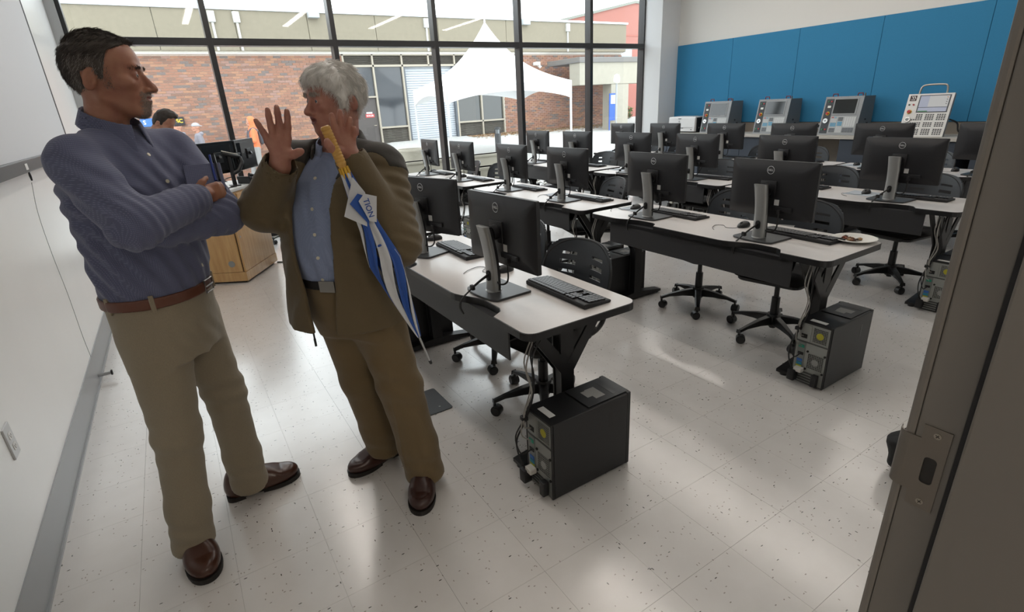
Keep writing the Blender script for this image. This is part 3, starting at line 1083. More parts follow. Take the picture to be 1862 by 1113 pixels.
def console(label, y_far, y_near, rotz=0.0):
    w = y_far - y_near
    t = thing('control_console', label, 'console', (8.0, y_near, ZK), rotz, 'grey control consoles')
    H = .505
    body = MB().prism([(.012, 0), (.40, 0), (.40, H - .005), (.105, H), (.10, H)], .004, w - .004, axis='y')
    body.build('cabinet', cgs, t, bevel=.003)
    # slanted face: local coordinates along the slope
    sl = math.hypot(.10, H)
    fx = MB()
    fx.X = None
    S = Matrix.Translation((0, 0, 0)) @ Matrix.Rotation(math.atan2(.10, H), 4, 'Y')

    def face(name, ya, yb, za, zb, mat, d0=0.0, d1=.006, c=.0015, parent=None, rot=None):
        m = MB()
        m.X = S
        m.box(-d1, -d0, ya, yb, za, zb, c=c)
        return m.build(name, mat, parent or t)

    def knob(name, y, z, r, mat, d0=.006, d1=.02, parent=None, n=18):
        m = MB()
        m.X = S
        m.cyl((-d0, y, z), (-d1, y, z), r, r * .92, n=n)
        return m.build(name, mat, parent or t)
    pl = face('face_plate', 0, w, 0, sl, cg, 0, .008)
    st = face('button_strip', w - .125, w - .02, .02, sl - .03, cdark, .008, .010)
    knob('start_button', w - .055, sl - .065, .011, M('button_green', '1f6b4a', .4), .01, .018, st)
    knob('stop_button', w - .095, sl - .065, .011, M('button_red', 'b02a2a', .4), .01, .018, st)
    face('jog_display', w - .10, w - .055, sl - .15, sl - .12, M('display_pale', 'd8dcd8', .3), .010, .016, .002, st)
    face('display_frame', w - .108, w - .047, sl - .158, sl - .112, M('display_frame_black', '17181a', .4), .0101, .012, .001, st)
    kb = knob('stop_collar', w - .075, sl - .225, .026, M('collar_yellow', 'd8b51f', .45), .01, .014, st)
    knob('emergency_stop', w - .075, sl - .225, .017, M('mushroom_red', 'b3212a', .35), .014, .034, st)
    kb = knob('jog_wheel', w - .072, sl - .325, .035, M('wheel_chrome', 'd6d8d8', .25, metal=.5), .01, .026, st, 24)
    knob('jog_wheel_hub', w - .072, sl - .325, .014, M('wheel_hub', '8f9496', .4), .026, .03, st)
    knob('cycle_button', w - .05, sl - .44, .011, M('button_green2', '2c8a52', .4), .01, .018, st)
    knob('hold_button', w - .095, sl - .44, .011, M('button_red2', 'b8302f', .4), .01, .018, st)
    sb = face('screen_bezel', .055, w - .13, sl - .245, sl - .025, cg, .008, .014, .002)
    face('screen', .075, w - .145, sl - .225, sl - .04, M('console_screen', '101416', .08, spec=.7), .014, .0155, 0, sb)
    kp = face('keypad', .03, w - .135, .03, sl - .26, M('keypad_pale', 'a8acae', .5), .008, .010, 0)
    cols = {'r': M('key_red', 'b8433d', .5), 'b': M('key_blue', '5f9fc0', .5), 'd': M('key_dark', '5c6166', .5), 'w': M('key_white', 'c6cacb', .5)}

    def keys(ya, yb, za, zb, ny, nz, c_, name='key_block'):
        m = MB()
        m.X = S
        for i in range(ny):
            for j in range(nz):
                a, b_ = ya + (yb - ya) * i / ny, ya + (yb - ya) * (i + 1) / ny
                e, f_ = za + (zb - za) * j / nz, za + (zb - za) * (j + 1) / nz
                m.box(-.0125, -.01, a + .0015, b_ - .0015, e + .0015, f_ - .0015)
        return m.build(name, cols[c_], kp)
    k1 = w - .14
    keys(k1 - .04, k1 - .005, sl - .285, sl - .272, 1, 1, 'r')
    keys(k1 - .075, k1 - .045, sl - .285, sl - .272, 1, 1, 'b')
    keys(k1 - .085, k1 - .005, sl - .345, sl - .295, 5, 3, 'w')
    keys(k1 - .085, k1 - .005, sl - .40, sl - .35, 4, 3, 'b')
    keys(k1 - .085, k1 - .005, .035, sl - .42, 5, 4, 'd')
    keys(k1 - .165, k1 - .10, sl - .325, sl - .275, 5, 4, 'd')
    keys(k1 - .165, k1 - .10, sl - .39, sl - .335, 3, 3, 'b')
    keys(k1 - .175, k1 - .095, .035, sl - .40, 6, 5, 'w')
    keys(.035, k1 - .185, sl - .40, sl - .275, 5, 7, 'w')
    keys(.035, k1 - .185, .035, sl - .415, 4, 4, 'd')
    for yy in (w - .09, .09):
        for zz, nm in ((H, 'lifting_handle'),):
            MB().tube([(.16, yy - .035, zz - .005), (.16, yy - .03, zz + .035), (.16, yy + .03, zz + .035), (.16, yy + .035, zz - .005)], .007, 8).build(nm, M('handle_red', '7c2329', .4), t)
    MB().cyl((.14, .02, H - .002), (.14, .02, H + .035), .008, n=10).build('key_switch', M('switch_brass', '6e6652', .4, metal=.5), t)
    MB().box(.25, .29, -.003, .004, .10, .16).cyl((.21, -.004, .20), (.21, .004, .20), .012, n=12).build('side_socket', M('socket_black', '1a1b1c', .5), t)
    sc = MB()
    sc.X = S
    for q in range(6):
        for yy in (.008, w - .008):
            sc.cyl((-.0095, yy, .02 + (sl - .04) * q / 5), (-.008, yy, .02 + (sl - .04) * q / 5), .003, n=8)
        sc.cyl((-.0095, .02 + (w - .04) * q / 5, sl - .009), (-.008, .02 + (w - .04) * q / 5, sl - .009), .003, n=8)
    tag(sc.build('face_screws', M('screw_dark', '4d5256', .4), pl), kind='stuff')
    return t


console('grey control console beside the printer, furthest from the door', 6.40, 5.87)
console('grey control console in the middle of the three grey ones', 5.37, 4.85)
console('grey control console next to the white control panel', 4.33, 3.82)

# ---- white tilted control panel with tube handle
t = thing('operator_terminal', 'white tilted control panel with lit screen and steel tube handle on top', 'terminal', (7.97, 2.80, ZK), 0.10)
wp = M('panel_white', 'dededc', .4)
H, dxs = .50, .13
sl = math.hypot(dxs, H)
S = Matrix.Rotation(math.atan2(dxs, H), 4, 'Y')
w = .47


def pface(name, ya, yb, za, zb, mat, d0, d1, c=.001, parent=None):
    m = MB()
    m.X = S
    m.box(-d1, -d0, ya, yb, za, zb, c=c)
    return m.build(name, mat, parent or t)


def pknob(name, y, z, r, mat, d0, d1, parent=None):
    m = MB()
    m.X = S
    m.cyl((-d0, y, z), (-d1, y, z), r, r * .9, n=20)
    return m.build(name, mat, parent or t)


bx = pface('enclosure', .0, w, .0, sl, M('panel_grey_side', '8b8f91', .5), -.055, .004, .004)
fp = pface('face_plate', .002, w - .002, .002, sl - .002, wp, .004, .007)
sb = pface('screen_bezel', .03, w - .125, sl - .225, sl - .02, M('panel_bezel', '4a4e54', .4), .007, .010)
lcd = pface('screen', .042, w - .137, sl - .215, sl - .03, M('lcd_grey', '9da3b5', .2, emit=('9aa2b8', .25)), .010, .011, 0, sb)
pface('screen_window', .042, w - .23, sl - .16, sl - .03, M('lcd_light', 'aeb0b2', .2, emit=('aeb0b2', .3)), .011, .0112, 0, lcd)
pface('screen_line', .042, w - .137, sl - .168, sl - .163, M('lcd_dark', '3d414d', .3), .0112, .0115, 0, lcd)
pface('screen_bar', w - .24, w - .14, sl - .215, sl - .205, M('lcd_green', '3c7d52', .3, emit=('3c7d52', .2)), .0112, .0115, 0, lcd)
for j in range(4):
    pface('screen_icon', .055, .066, sl - .055 - .025 * j, sl - .047 - .025 * j, M('lcd_icon%d' % (j == 0), ['3c3f48', 'b0752a'][j == 0], .3), .0112, .0115, 0, lcd)
# maker's mark: a dark square with two slanted bars over a lettered band
lg = pface('logo_plate', w - .095, w - .025, sl - .085, sl - .02, M('logo_dark', '3a2427', .4), .007, .0085, 0)
m = MB()
m.X = S
for a in (0, .022):
    m.add([(-.0092, w - .088 + a, sl - .056), (-.0092, w - .078 + a, sl - .056), (-.0092, w - .058 + a - .004, sl - .026), (-.0092, w - .068 + a - .004, sl - .026)], [(0, 1, 2, 3)])
m.build('logo_bars', wp, lg)
hl = text_mesh('HAAS', .017, .0003, wp, .0004)
xf(hl, S @ Matrix.Translation((-.0095, w - .06, sl - .071)) @ Matrix(((0, 0, -1, 0), (-1, 0, 0, 0), (0, 1, 0, 0), (0, 0, 0, 1))))
obj('logo_letters', hl, lg)
pknob('green_button', w - .035, sl - .13, .011, M('button_darkgreen', '3d4a42', .4), .007, .014)
pknob('red_button', w - .08, sl - .13, .011, M('button_dullred', 'a03c40', .4), .007, .014)
pknob('stop_collar', w - .055, sl - .215, .026, M('collar_yellow', 'd8b51f', .45), .007, .012)
pknob('emergency_stop', w - .055, sl - .215, .019, M('mushroom_red', 'b3212a', .35), .012, .036)
pknob('jog_wheel', w - .06, sl - .31, .034, M('wheel_chrome', 'd6d8d8', .25, metal=.5), .007, .028)
pknob('jog_wheel_hub', w - .06, sl - .31, .018, M('wheel_hub', '8f9496', .4), .028, .032)
kk = MB()
kk.X = S
for i in range(15):
    for j in range(13):
        if i in (4, 9) or j in (4, 8):
            continue
        y = .03 + i * .0235
        z = .025 + j * .0195
        if i > 12 and j > 9:
            continue
        kk.box(-.0095, -.007, y, y + .016, z, z + .012)
kk.build('keypad_buttons', M('key_charcoal', '3f4246', .5), t)
tp = S @ Vector((.02, 0, sl))
MB().tube([(tp.x, .09, tp.z - .01)] + spline([(tp.x, .09, tp.z + .04), (tp.x, .10, tp.z + .085), (tp.x, .14, tp.z + .105), (tp.x, .30, tp.z + .105), (tp.x, .35, tp.z + .085), (tp.x, .365, tp.z + .04)], 4) + [(tp.x, .368, tp.z - .01)], .011, 10).build('tube_handle', M('tube_steel', 'b8b4ac', .28, metal=.9), t, smooth=True)
MB().box(.05, .26, .12, .35, .0, .03, c=.004).prism([(.06, .02), (.13, .02), (.17, .3), (.145, .3)], .18, .29, axis='y').build('stand', M('stand_grey', '55595c', .5), t)
MB().tube(spline([(.16, .02, .2), (.22, -.06, .15), (.2, -.1, .05), (.25, -.2, .01)], 5), .009, 8).build('cable', cab, t, smooth=True)

# ---- laser printer
t = thing('printer', 'white and black laser printer at the window end of the counter', 'printer', (7.98, 6.50, ZK))
pw = M('printer_white', 'd9dadb', .4)
pk = M('printer_black', '202328', .45)
MB().box(.05, .40, 0, .62, .0, .25, c=.012).build('body', pk, t)
fr_ = MB()
fr_.prism([(.0, .02), (.06, .015), (.06, .265), (.03, .268), (.012, .25)], .012, .608, axis='y')
fr_.build('front_cover', pw, t, bevel=.006)
MB().box(.04, .30, .02, .60, .25, .268, c=.008).build('top_cover', pw, t)
MB().box(.08, .22, .12, .5, .266, .276, c=.004).build('output_tray', M('printer_grey', 'b9bbbd', .45), t)
MB().box(-.003, .002, .05, .57, .085, .088).box(-.002, .002, .26, .33, .07, .084).build('tray_slot', M('printer_gap', '7c7f82', .5), t)
MB().box(.0, .012, .32, .38, .232, .243).build('vent_slot', pk, t)
MB().cyl((.006, .36, .19), (.001, .36, .19), .014, n=20).build('badge_disc', M('badge_silver', 'aeb1b4', .3, metal=.3), t)
MB().cyl((.11, -.001, .08), (.11, -.004, .08), .012, n=16).build('side_badge', M('badge_silver', 'aeb1b4', .3, metal=.3), t)
MB().box(-.0035, -.0005, .07, .09, .045, .06).build('power_button', pk, t)

# ---- wall socket and lead above the counter
t = thing('wall_socket', 'twin steel wall socket on the taupe band between two consoles', 'outlet', (XR - .022, 4.56, .985))
MB().box(-.006, 0, -.055, .055, -.035, .035, c=.002).build('cover_plate', M('outlet_steel', 'c9cbcd', .35, metal=.2), t)
for dy in (-.025, .025):
    MB().box(-.008, -.005, dy - .016, dy + .016, -.022, .022, c=.002).build('socket', M('socket_black', '1a1b1c', .5), t)
o = MB().tube(spline([(XR - .035, 4.54, .985), (XR - .06, 4.5, .94), (XR - .08, 4.45, .912), (XR - .1, 4.40, .905), (XR - .11, 4.30, .93)], 6), .006, 8).build('power_lead', cab, None, smooth=True)
tag(o, 'black power lead running from the wall socket to the console', 'cable')

# ================================================================== LECTERN AND WHAT STANDS ON IT
wood = bpy.data.materials.new('maple_veneer')
wood.use_nodes = True
_nt = wood.node_tree
_b = _nt.nodes['Principled BSDF']
_tc = _nt.nodes.new('ShaderNodeTexCoord')
_mp = _nt.nodes.new('ShaderNodeMapping')
_mp.inputs['Scale'].default_value = (14, 14, 1.6)
_nz = _nt.nodes.new('ShaderNodeTexNoise')
_nz.inputs['Scale'].default_value = 2.2
_nz.inputs['Detail'].default_value = 6
_rp = _nt.nodes.new('ShaderNodeValToRGB')
_rp.color_ramp.elements[0].position = .3
_rp.color_ramp.elements[0].color = (*lin('b98f5c'), 1)
_rp.color_ramp.elements[1].position = .72
_rp.color_ramp.elements[1].color = (*lin('cca672'), 1)
_nt.links.new(_tc.outputs['Object'], _mp.inputs['Vector'])
_nt.links.new(_mp.outputs[0], _nz.inputs['Vector'])
_nt.links.new(_nz.outputs['Fac'], _rp.inputs[0])
_nt.links.new(_rp.outputs[0], _b.inputs['Base Color'])
_b.inputs['Roughness'].default_value = .3
PA = math.atan2(.854, .52)
lect = thing('lectern', 'maple veneer lectern cabinet with a lockable door behind the two men', 'lectern', (.381, 5.674, 0), PA)
LH = .915
# local x runs along the door face, local y across to the other side
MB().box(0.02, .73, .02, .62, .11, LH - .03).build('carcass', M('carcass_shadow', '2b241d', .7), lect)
dr = MB().box(.012, .735, 0, .02, .115, LH - .032, c=.002).build('door', wood, lect)
MB().cyl((.055, -.004, .46), (.055, .0, .46), .008, n=14).build('lock', M('lock_steel', 'aeb0b0', .3, metal=.8), dr)
pq = MB().box(.16, .30, -.012, 0, LH - .19, LH - .05, c=.003).build('plaque', wood, dr)
MB().box(.20, .255, -.0135, -.012, LH - .14, LH - .10).prism([(.215, LH - .10), (.235, LH - .10), (.225, LH - .085)], -.0135, -.012, axis='y').build('plaque_emblem', M('emblem_grey', '8d8f95', .4), pq)
sd = MB().box(-.0, .02, .03, .62, .115, LH - .032, c=.002).build('side_panel', wood, lect)
MB().cyl((-.003, .12, .20), (0.0, .12, .20), .032, n=24).build('cable_grommet', M('grommet_grey', '8c908e', .45), sd)
MB().box(-.004, .74, -.004, .62, .02, .112, c=.002).build('plinth', wood, lect)
MB().box(.03, .7, .03, .60, 0, .02).build('plinth_feet', blk, lect)
MB().box(-.015, .75, -.015, .64, LH - .03, LH, c=.004).build('work_top', [M('lectern_top_pale', 'c4c4c2', .35)], lect)
# dual monitor arm with two monitors
arm = thing('monitor_mount', 'black dual monitor arm clamped to the lectern top', 'monitor mount', (.50, 6.03, LH))
MB().box(-.05, .05, -.06, .06, 0, .012, c=.003).build('clamp_plate', met, arm)
MB().cyl((0, 0, .012), (0, 0, .30), .02, n=18).build('post', met, arm, smooth=True)
a1 = MB().tube([(0, 0, .12), (.06, .02, .14), (.11, .05, .22), (.10, .06, .27)], [.022, .024, .024, .022], 10).build('lower_link', met, arm, smooth=True)
a2 = MB().tube([(.10, .06, .27), (.02, -.01, .295), (-.085, -.035, .335)], [.02, .018, .016], 10).build('upper_link', met, arm, smooth=True)
MB().tube([(.09, .045, .296), (.02, -.02, .318), (-.06, -.045, .345)], .005, 8).build('steel_rail', M('tube_steel', 'b8b4ac', .28, metal=.9), arm, smooth=True)
MB().tube([(0, 0, .285), (.07, .08, .295), (.155, .20, .30)], [.018, .016, .014], 10).build('second_link', met, arm, smooth=True)


def flat_monitor(label, c, ang):
    t = thing('flat_monitor', label, 'monitor', (c[0], c[1], 0), ang, 'lectern monitors')
    m = MB().box(-.245, .245, 0, .018, 1.045, 1.345, c=.003)
    m.prism([(-.21, .0), (.21, .0), (.17, -.022), (-.17, -.022)], 1.075, 1.315, axis='z')
    m.build('housing', M('monitor_black_gloss', '141517', .25), t)
    MB().box(-.235, .235, .018, .019, 1.06, 1.335).build('screen', M('screen_off', '08090b', .12), t)
    MB().box(-.05, .05, -.034, -.02, 1.15, 1.25, c=.003).cyl((0, -.034, 1.2), (0, -.055, 1.21), .016, n=14).build('mount', met, t)
    return t


flat_monitor('black flat monitor on the lectern arm, left of the pair', (.385, 5.96), math.radians(41))
flat_monitor('black flat monitor on the lectern arm, turned to the window', (.70, 6.335), math.radians(62))
# things lying on the lectern
t = thing('desk_phone', 'black phone on the window side of the lectern top', 'phone', (.66, 6.17, LH), .6)
MB().prism([(-.08, 0), (.08, 0), (.08, .03), (-.08, .075)], -.09, .09, axis='y').build('body', blk, t, bevel=.004)
MB().tube([(-.05, -.06, .085), (0, -.065, .075), (.05, -.06, .055)], [.022, .014, .022], 10).build('handset', blk, t, smooth=True)
o = MB().tube(spline([(.50, 5.92, LH + .004), (.40, 5.84, LH + .004), (.36, 5.80, LH + .004), (.37, 5.88, LH + .05), (.43, 5.98, LH + .08), (.5, 6.02, LH + .09)], 6), .004, 6).build('lectern_cable', cab, smooth=True)
tag(o, 'black cable looping over the lectern top to the monitor arm', 'cable')
# floor cable loop beside the lectern
o = MB().tube(spline([(.76, 6.28, .006), (.86, 6.22, .006), (.97, 6.30, .006), (1.0, 6.5, .006), (.95, 6.66, .008), (.93, 6.7, .12), (.90, 6.72, .2), (.82, 6.66, .2), (.78, 6.6, .23)], 6), .008, 8).build('floor_cable', M('cable_dark_green', '2c322e', .5), smooth=True)
tag(o, 'thick dark cable looping over the floor beside the lectern', 'cable')
o = MB().box(-.03, .03, -.02, .02, 0, .035, c=.008).tube([(.03, 0, .018), (.06, .01, .012)], .006, 6).build('power_plug', cab, None, (.93, 6.55, 0))
tag(o, 'black power plug lying on the floor beside the lectern', 'plug')
# chair of the instructor behind the lectern
place(P_CHAIR, (.62, 7.25, 0), 2.4, 'black task chair behind the lectern near the window', 'task chairs')

# ================================================================== SMALL THINGS
pl_ = thing('paper_plate', 'white paper plate with leftover food on the corner of the table', 'plate', (ROWX[1] + .50, ROWY[1][0] + .125, ZTAB + .0005))
MB().lathe([(0, .002), (.068, .002), (.078, .006), (.098, .014), (.112, .017), (.114, .019), (.110, .0205), (.096, .0175), (.076, .0095), (.066, .0055), (0, .0055)], n=40).build('plate', M('plate_white', 'e3e1dc', .6), pl_, smooth='all')
fo = thing('food_scraps', 'brown chocolate and meat crumbs on the paper plate', 'food', (ROWX[1] + .50, ROWY[1][0] + .14, ZTAB + .006))
fm = [M('crumb_dark', '3a2416', .6), M('crumb_brown', '6e4426', .6), M('crumb_red', '8a4a33', .6), M('crumb_tan', 'a0805a', .6)]
for k in range(26):
    bm = bmesh.new()
    bmesh.ops.create_icosphere(bm, subdivisions=1, radius=1)
    s = rnd.uniform(.006, .013)
    for v in bm.verts:
        v.co = Vector((v.co.x * s * rnd.uniform(.6, 1.4), v.co.y * s * rnd.uniform(.6, 1.6), max(v.co.z, -.5) * s * .8 + s * .4))
    a, rr = rnd.uniform(0, 2 * PI), rnd.uniform(0, .05)
    MB().bm(bm).build('crumb', fm[k % 4], fo, (rr * math.cos(a) * .8, rr * math.sin(a) * 1.2 + .01, rnd.uniform(0, .004)))
o = MB().add([(0, 0, 0), (.105, 0, 0), (.105, .15, .0), (0, .15, 0), (0, 0, .0006), (.105, 0, .0006), (.105, .15, .0006), (0, .15, .0006)], [(3, 2, 1, 0), (4, 5, 6, 7), (0, 1, 5, 4), (1, 2, 6, 5), (2, 3, 7, 6), (3, 0, 4, 7)]).build('paper_sheet', white, None, (ROWX[3] + .3, ROWY[3][0] + .35, ZTAB + .0006), .3)
tag(o, 'loose white paper sheet on the back table behind the door frame', 'paper')
# floor box cover by the first table
t = thing('floor_box', 'grey steel floor outlet cover on the tiles behind the old man', 'floor box', (.885, 2.43, .0), .0)
MB().prism(rrect(-.11, .11, -.13, .13, .015), 0, .006).build('cover', M('floorbox_grey', '515457', .45, metal=.3), t, bevel=.002)
MB().box(-.09, -.03, -.085, -.035, .0062, .0068).build('cable_door', M('floorbox_dark', '17181a', .5), t)
MB().cyl((.05, -.08, .006), (.05, -.08, .0072), .006, n=10).build('screw', steel, t)
# black bag slumped behind the door frame
bagm = M('bag_black', '0f0f11', .7, bump=(60, .3, .004))
t = thing('backpack', 'black fabric bag on the floor half hidden by the door frame', 'bag', (2.40, .55, 0), .5)
bm = bmesh.new()
bmesh.ops.create_icosphere(bm, subdivisions=4, radius=1)
for v in bm.verts:
    x, y, z = v.co
    q = 1 + .07 * math.sin(5 * x + 3 * y) + .05 * math.sin(7 * z + 4 * x)
    v.co = Vector((math.copysign(abs(x) ** .75, x) * .15 * q, math.copysign(abs(y) ** .8, y) * .22 * q, max(-.98, math.copysign(abs(z) ** .8, z)) * .105 * q + .108))
MB().bm(bm).build('body', bagm, t, smooth='all')
MB().tube(spline([(-.12, .02, .14), (-.2, .06, .08), (-.22, .12, .02), (-.17, .17, .012), (-.1, .16, .06)], 6), [.014] * 25, 8, flat=.3).build('strap', bagm, t, smooth=True)
MB().tube(spline([(-.1, -.14, .15), (-.19, -.15, .09), (-.215, -.12, .02), (-.18, -.06, .01), (-.12, -.03, .05)], 6), [.016] * 25, 8, flat=.3).build('strap', bagm, t, smooth=True)
MB().tube([(-.03, -.18, .20), (-.02, 0, .222), (-.03, .18, .2)], .004, 6).build('zipper', M('zip_dark', '2a2a2c', .4), t)

o = MB().tube(spline([(XL + .045, 3.942, 1.27), (XL + .02, 3.96, 1.1), (XL + .008, 3.99, .86), (XL + .008, 4.0, .6), (XL + .008, 3.97, .34), (XL + .012, 3.955, .19)], 6), .0014, 5).build('pull_cord', M('cord_grey', '7d7d7d', .7))
tag(o, 'thin grey cord hanging down the white wall below the screen', 'cord')

# ================================================================== OUTDOORS
def sstep(a, b, x):
    t = min(1, max(0, (x - a) / (b - a)))
    return t * t * (3 - 2 * t)


def gz(x, y):
    t = min(1.2, max(0, (y - 11) / 7.2))
    zl = -.06 - .12 * t
    zr = .08 + .44 * t
    s = sstep(2.2, 7.0, x)
    z = zl + (zr - zl) * s
    return z if y > 9.6 else z + (-.08 - z) * sstep(9.6, 8.2, y)


pav = M('pavement_concrete', 'b4b3b0', .85, noise=(1.5, .06), bump=(30, .2, .004))
gv = MB()
nx_, ny_ = 46, 36
vs = [(-9 + 40 * i / nx_, YW + .12 + 30 * (j / ny_) ** 1.3, 0) for i in range(nx_ + 1) for j in range(ny_ + 1)]
vs = [(x, y, gz(x, y)) for x, y, z in vs]
fs = [(i * (ny_ + 1) + j, (i + 1) * (ny_ + 1) + j, (i + 1) * (ny_ + 1) + j + 1, i * (ny_ + 1) + j + 1) for i in range(nx_) for j in range(ny_)]
gv.add(vs, fs)
struct(gv.build('ground', pav, smooth='all'))
# gravel beds: pebbles too many to count
peb_mats = [M('pebble_grey', '8f8b85', .8), M('pebble_dark', '5b5751', .8), M('pebble_pale', 'c2bdb4', .8)]
pb_ = MB()
rg = random.Random(3)
bm = bmesh.new()
bmesh.ops.create_icosphere(bm, subdivisions=1, radius=1)
ico_v = [v.co[:] for v in bm.verts]
ico_f = [[v.index for v in f.verts] for f in bm.faces]
bm.free()


def pebbles(x0, x1, y0, y1, n, s0, s1):
    for _ in range(n):
        x, y = rg.uniform(x0, x1), rg.uniform(y0, y1)
        s = rg.uniform(s0, s1)
        a, b_, c = s * rg.uniform(.7, 1.3), s * rg.uniform(.7, 1.3), s * rg.uniform(.4, .7)
        z = gz(x, y) + c * .5
        pb_.add([(x + p[0] * a, y + p[1] * b_, z + p[2] * c) for p in ico_v], ico_f, rg.randrange(3))


pebbles(-.6, 9.2, 8.1, 9.2, 2300, .02, .045)
pebbles(9.2, 11.5, 9.0, 10.4, 900, .02, .05)
tag(pb_.build('gravel', peb_mats, None, smooth=False), 'grey river pebbles in the bed outside the window', 'gravel', kind='stuff')
mulch = MB()
for _ in range(1500):
    x = rg.uniform(9.5, 16.5)
    y = 18.1 - abs(rg.gauss(0, .45)) - .05
    s = rg.uniform(.03, .07)
    z = gz(x, y) + .012
    a = rg.uniform(0, PI)
    dx, dy = math.cos(a) * s, math.sin(a) * s
    mulch.add([(x - dx, y - dy, z), (x + dx, y + dy, z), (x + dx - dy * .3, y + dy + dx * .3, z + .015), (x - dx - dy * .3, y - dy + dx * .3, z + .02)], [(0, 1, 2, 3)], rg.randrange(2))
tag(mulch.build('bark_mulch', [M('mulch_brown', '8b6f55', .9), M('mulch_tan', 'a98f70', .9)]), 'brown bark mulch along the foot of the brick wall', 'mulch', kind='stuff')
# stepped low retaining walls
conc = M('concrete_grey', '9d988b', .85, noise=(6, .1), bump=(40, .25, .004))
for k, (ya, yb, zt, xa, xb) in enumerate(((9.85, 10.15, .33, 2.4, 6.3), (10.75, 11.05, .50, 2.6, 6.6))):
    o = MB().box(xa, xb, ya, yb, -.25, zt, c=.012).box(xa - .02, xb + .02, ya - .02, yb + .02, zt - .05, zt, c=.008).build('retaining_wall', conc)
    tag(o, ['lower pale concrete seat wall just outside the window', 'upper pale concrete seat wall behind the lower one'][k], 'wall', 'concrete seat walls')

# ---- brick building across the court
YB = 18.2
bd = thing('brick_building', 'long brick building with a concrete parapet across the court', 'building', (0, YB, 0))
mort = M('mortar_pale', 'baaa9f', .9)
bmats = [M('brick_red', '8f6856', .85, bump=(60, .2, .003)), M('brick_orange', '9a735c', .85, bump=(60, .2, .003)), M('brick_brown', '7d6053', .85, bump=(60, .2, .003)), M('brick_dark', '6e6460', .85, bump=(60, .2, .003)), M('brick_rose', '917267', .85, bump=(60, .2, .003))]
ZM, ZP = 3.30, 4.41
OPEN = [(5.33, 7.36, .4, 3.28), (7.36, 9.32, .4, 3.28), (9.32, 11.30, .4, 3.28)]
wl = MB().box(-9, 5.33, .015, .4, -.8, ZM).box(5.33, 11.3, .35, .5, -.8, ZM).box(11.3, 17.3, .015, .4, -.8, ZM)
wall_b = wl.build('wall_core', mort, bd)
BL, BH, J = .2032, .0677, .010
bricks = []
for r in range(64):
    z = -.75 + r * BH
    if z + BH > ZM:
        break
    x = -4.0 - (r % 2) * BL / 2
    while x < 17.2:
        a, b_ = x, x + BL - J
        x += BL
        if b_ > 5.33 and a < 11.3:
            if a < 5.33:
                b_ = 5.33 - .002
            elif b_ > 11.3 and a < 11.3:
                a = 11.3
            else:
                continue
            if b_ - a < .05:
                continue
        bricks.append((a, b_, z, r))
# the 300 that show largest: nearest the camera line and not behind the men
def _vis(bk):
    a, b_, z, r = bk
    full = abs(b_ - a - (BL - J)) < 1e-4
    pv = Vector(((a + b_) / 2, YB, z - CAM_H))
    zc_ = pv.dot(_f)
    px = 931 + 948.3 * pv.dot(_r2) / zc_
    py = 556.5 - 948.3 * pv.dot(_u2) / zc_
    free = full and 272 < px < 540 and 98 < py < 205 and not (382 < px < 420)
    return (not free, zc_)


bricks.sort(key=_vis)
bmes = [MB().box(0, BL - J, 0, .06, 0, BH - J).mesh('brick', mm_) for mm_ in bmats]
bw = (0, 0, 0, 1, 1, 2, 2, 3, 4, 0)
bst = MB()
for k, (a, b_, z, r) in enumerate(bricks):
    c = bw[rg.randrange(10)]
    if k < 300:
        obj('brick', bmes[c], bd, (a, rg.uniform(-.002, .002), z))
    elif z > -.4:
        bst.box(a, b_, rg.uniform(-.002, .002), .06, z, z + BH - J, c)
tag(bst.build('brickwork', bmats, bd), kind='stuff')
par = M('parapet_aggregate', '827b6b', .9, noise=(9, .12), bump=(25, .3, .008))
pj = [-9.0, -3.4, .50, 2.44, 4.42, 6.5, 8.68, 11.4, 14.22, 17.35]
for k in range(9):
    MB().box(pj[k] + .006, pj[k + 1] - .006, -.22, .35, ZM + .05, ZP - .04, c=.01).build('parapet_panel', par, bd)
MB().box(-9, 17.35, -.15, .35, ZM + .04, ZP - .05).build('parapet_core', M('parapet_joint', 'd5d0c2', .9), bd)
MB().box(-9.05, 17.4, -.27, .40, ZP - .04, ZP + .03, c=.01).build('coping', M('coping_white', 'd8e0e6', .4), bd)
MB().box(-9, 17.35, -.05, .3, ZM - .02, ZM + .045).build('flashing', M('flashing_white', 'dcdad4', .5), bd)
MB().box(-9, 17.35, 0, 12, 3.6, ZP - .1).build('roof', M('roof_grey', '8a8a88', .9), bd)
# scuppers and security lights on the parapet
for x in (1.88, 2.5, 8.25, 14.22):
    MB().box(x - .09, x + .09, -.30, -.2, 4.05, 4.33, c=.02).box(x - .03, x + .03, -.26, -.2, ZM + .05, 4.1).build('scupper', M('scupper_white', 'b4b4b0', .5), bd)
for x in (4.6, 12.2):
    MB().box(x - .16, x + .16, -.42, -.22, 4.22, 4.42, c=.02).build('flood_light', M('floodlight_grey', 'a3a8ab', .5), bd)
# glazed bay, door, louvres
alu = M('frame_champagne', 'a29a8c', .45, metal=.3)
lv = M('louvre_grey', '77726a', .6)
dglass = M('dark_glass', '2b3036', .08, spec=.8)
ddoor = M('door_dark', '4b4644', .5)


def louvre(x0, x1, z0, z1, n):
    p = MB().box(x0, x1, .10, .12, z0, z1).build('louvre', M('louvre_dark', '3b3936', .7), bd)
    for k in range(n):
        z = z0 + (z1 - z0) * (k + .15) / n
        h_ = (z1 - z0) / n * .62
        MB().add([(x0, .03, z), (x1, .03, z), (x1, .085, z + h_), (x0, .085, z + h_), (x0, .04, z - .006), (x1, .04, z - .006), (x1, .095, z + h_ - .006), (x0, .095, z + h_ - .006)],
                 [(0, 1, 2, 3), (7, 6, 5, 4), (0, 4, 5, 1), (2, 6, 7, 3)]).build('slat', lv, p)


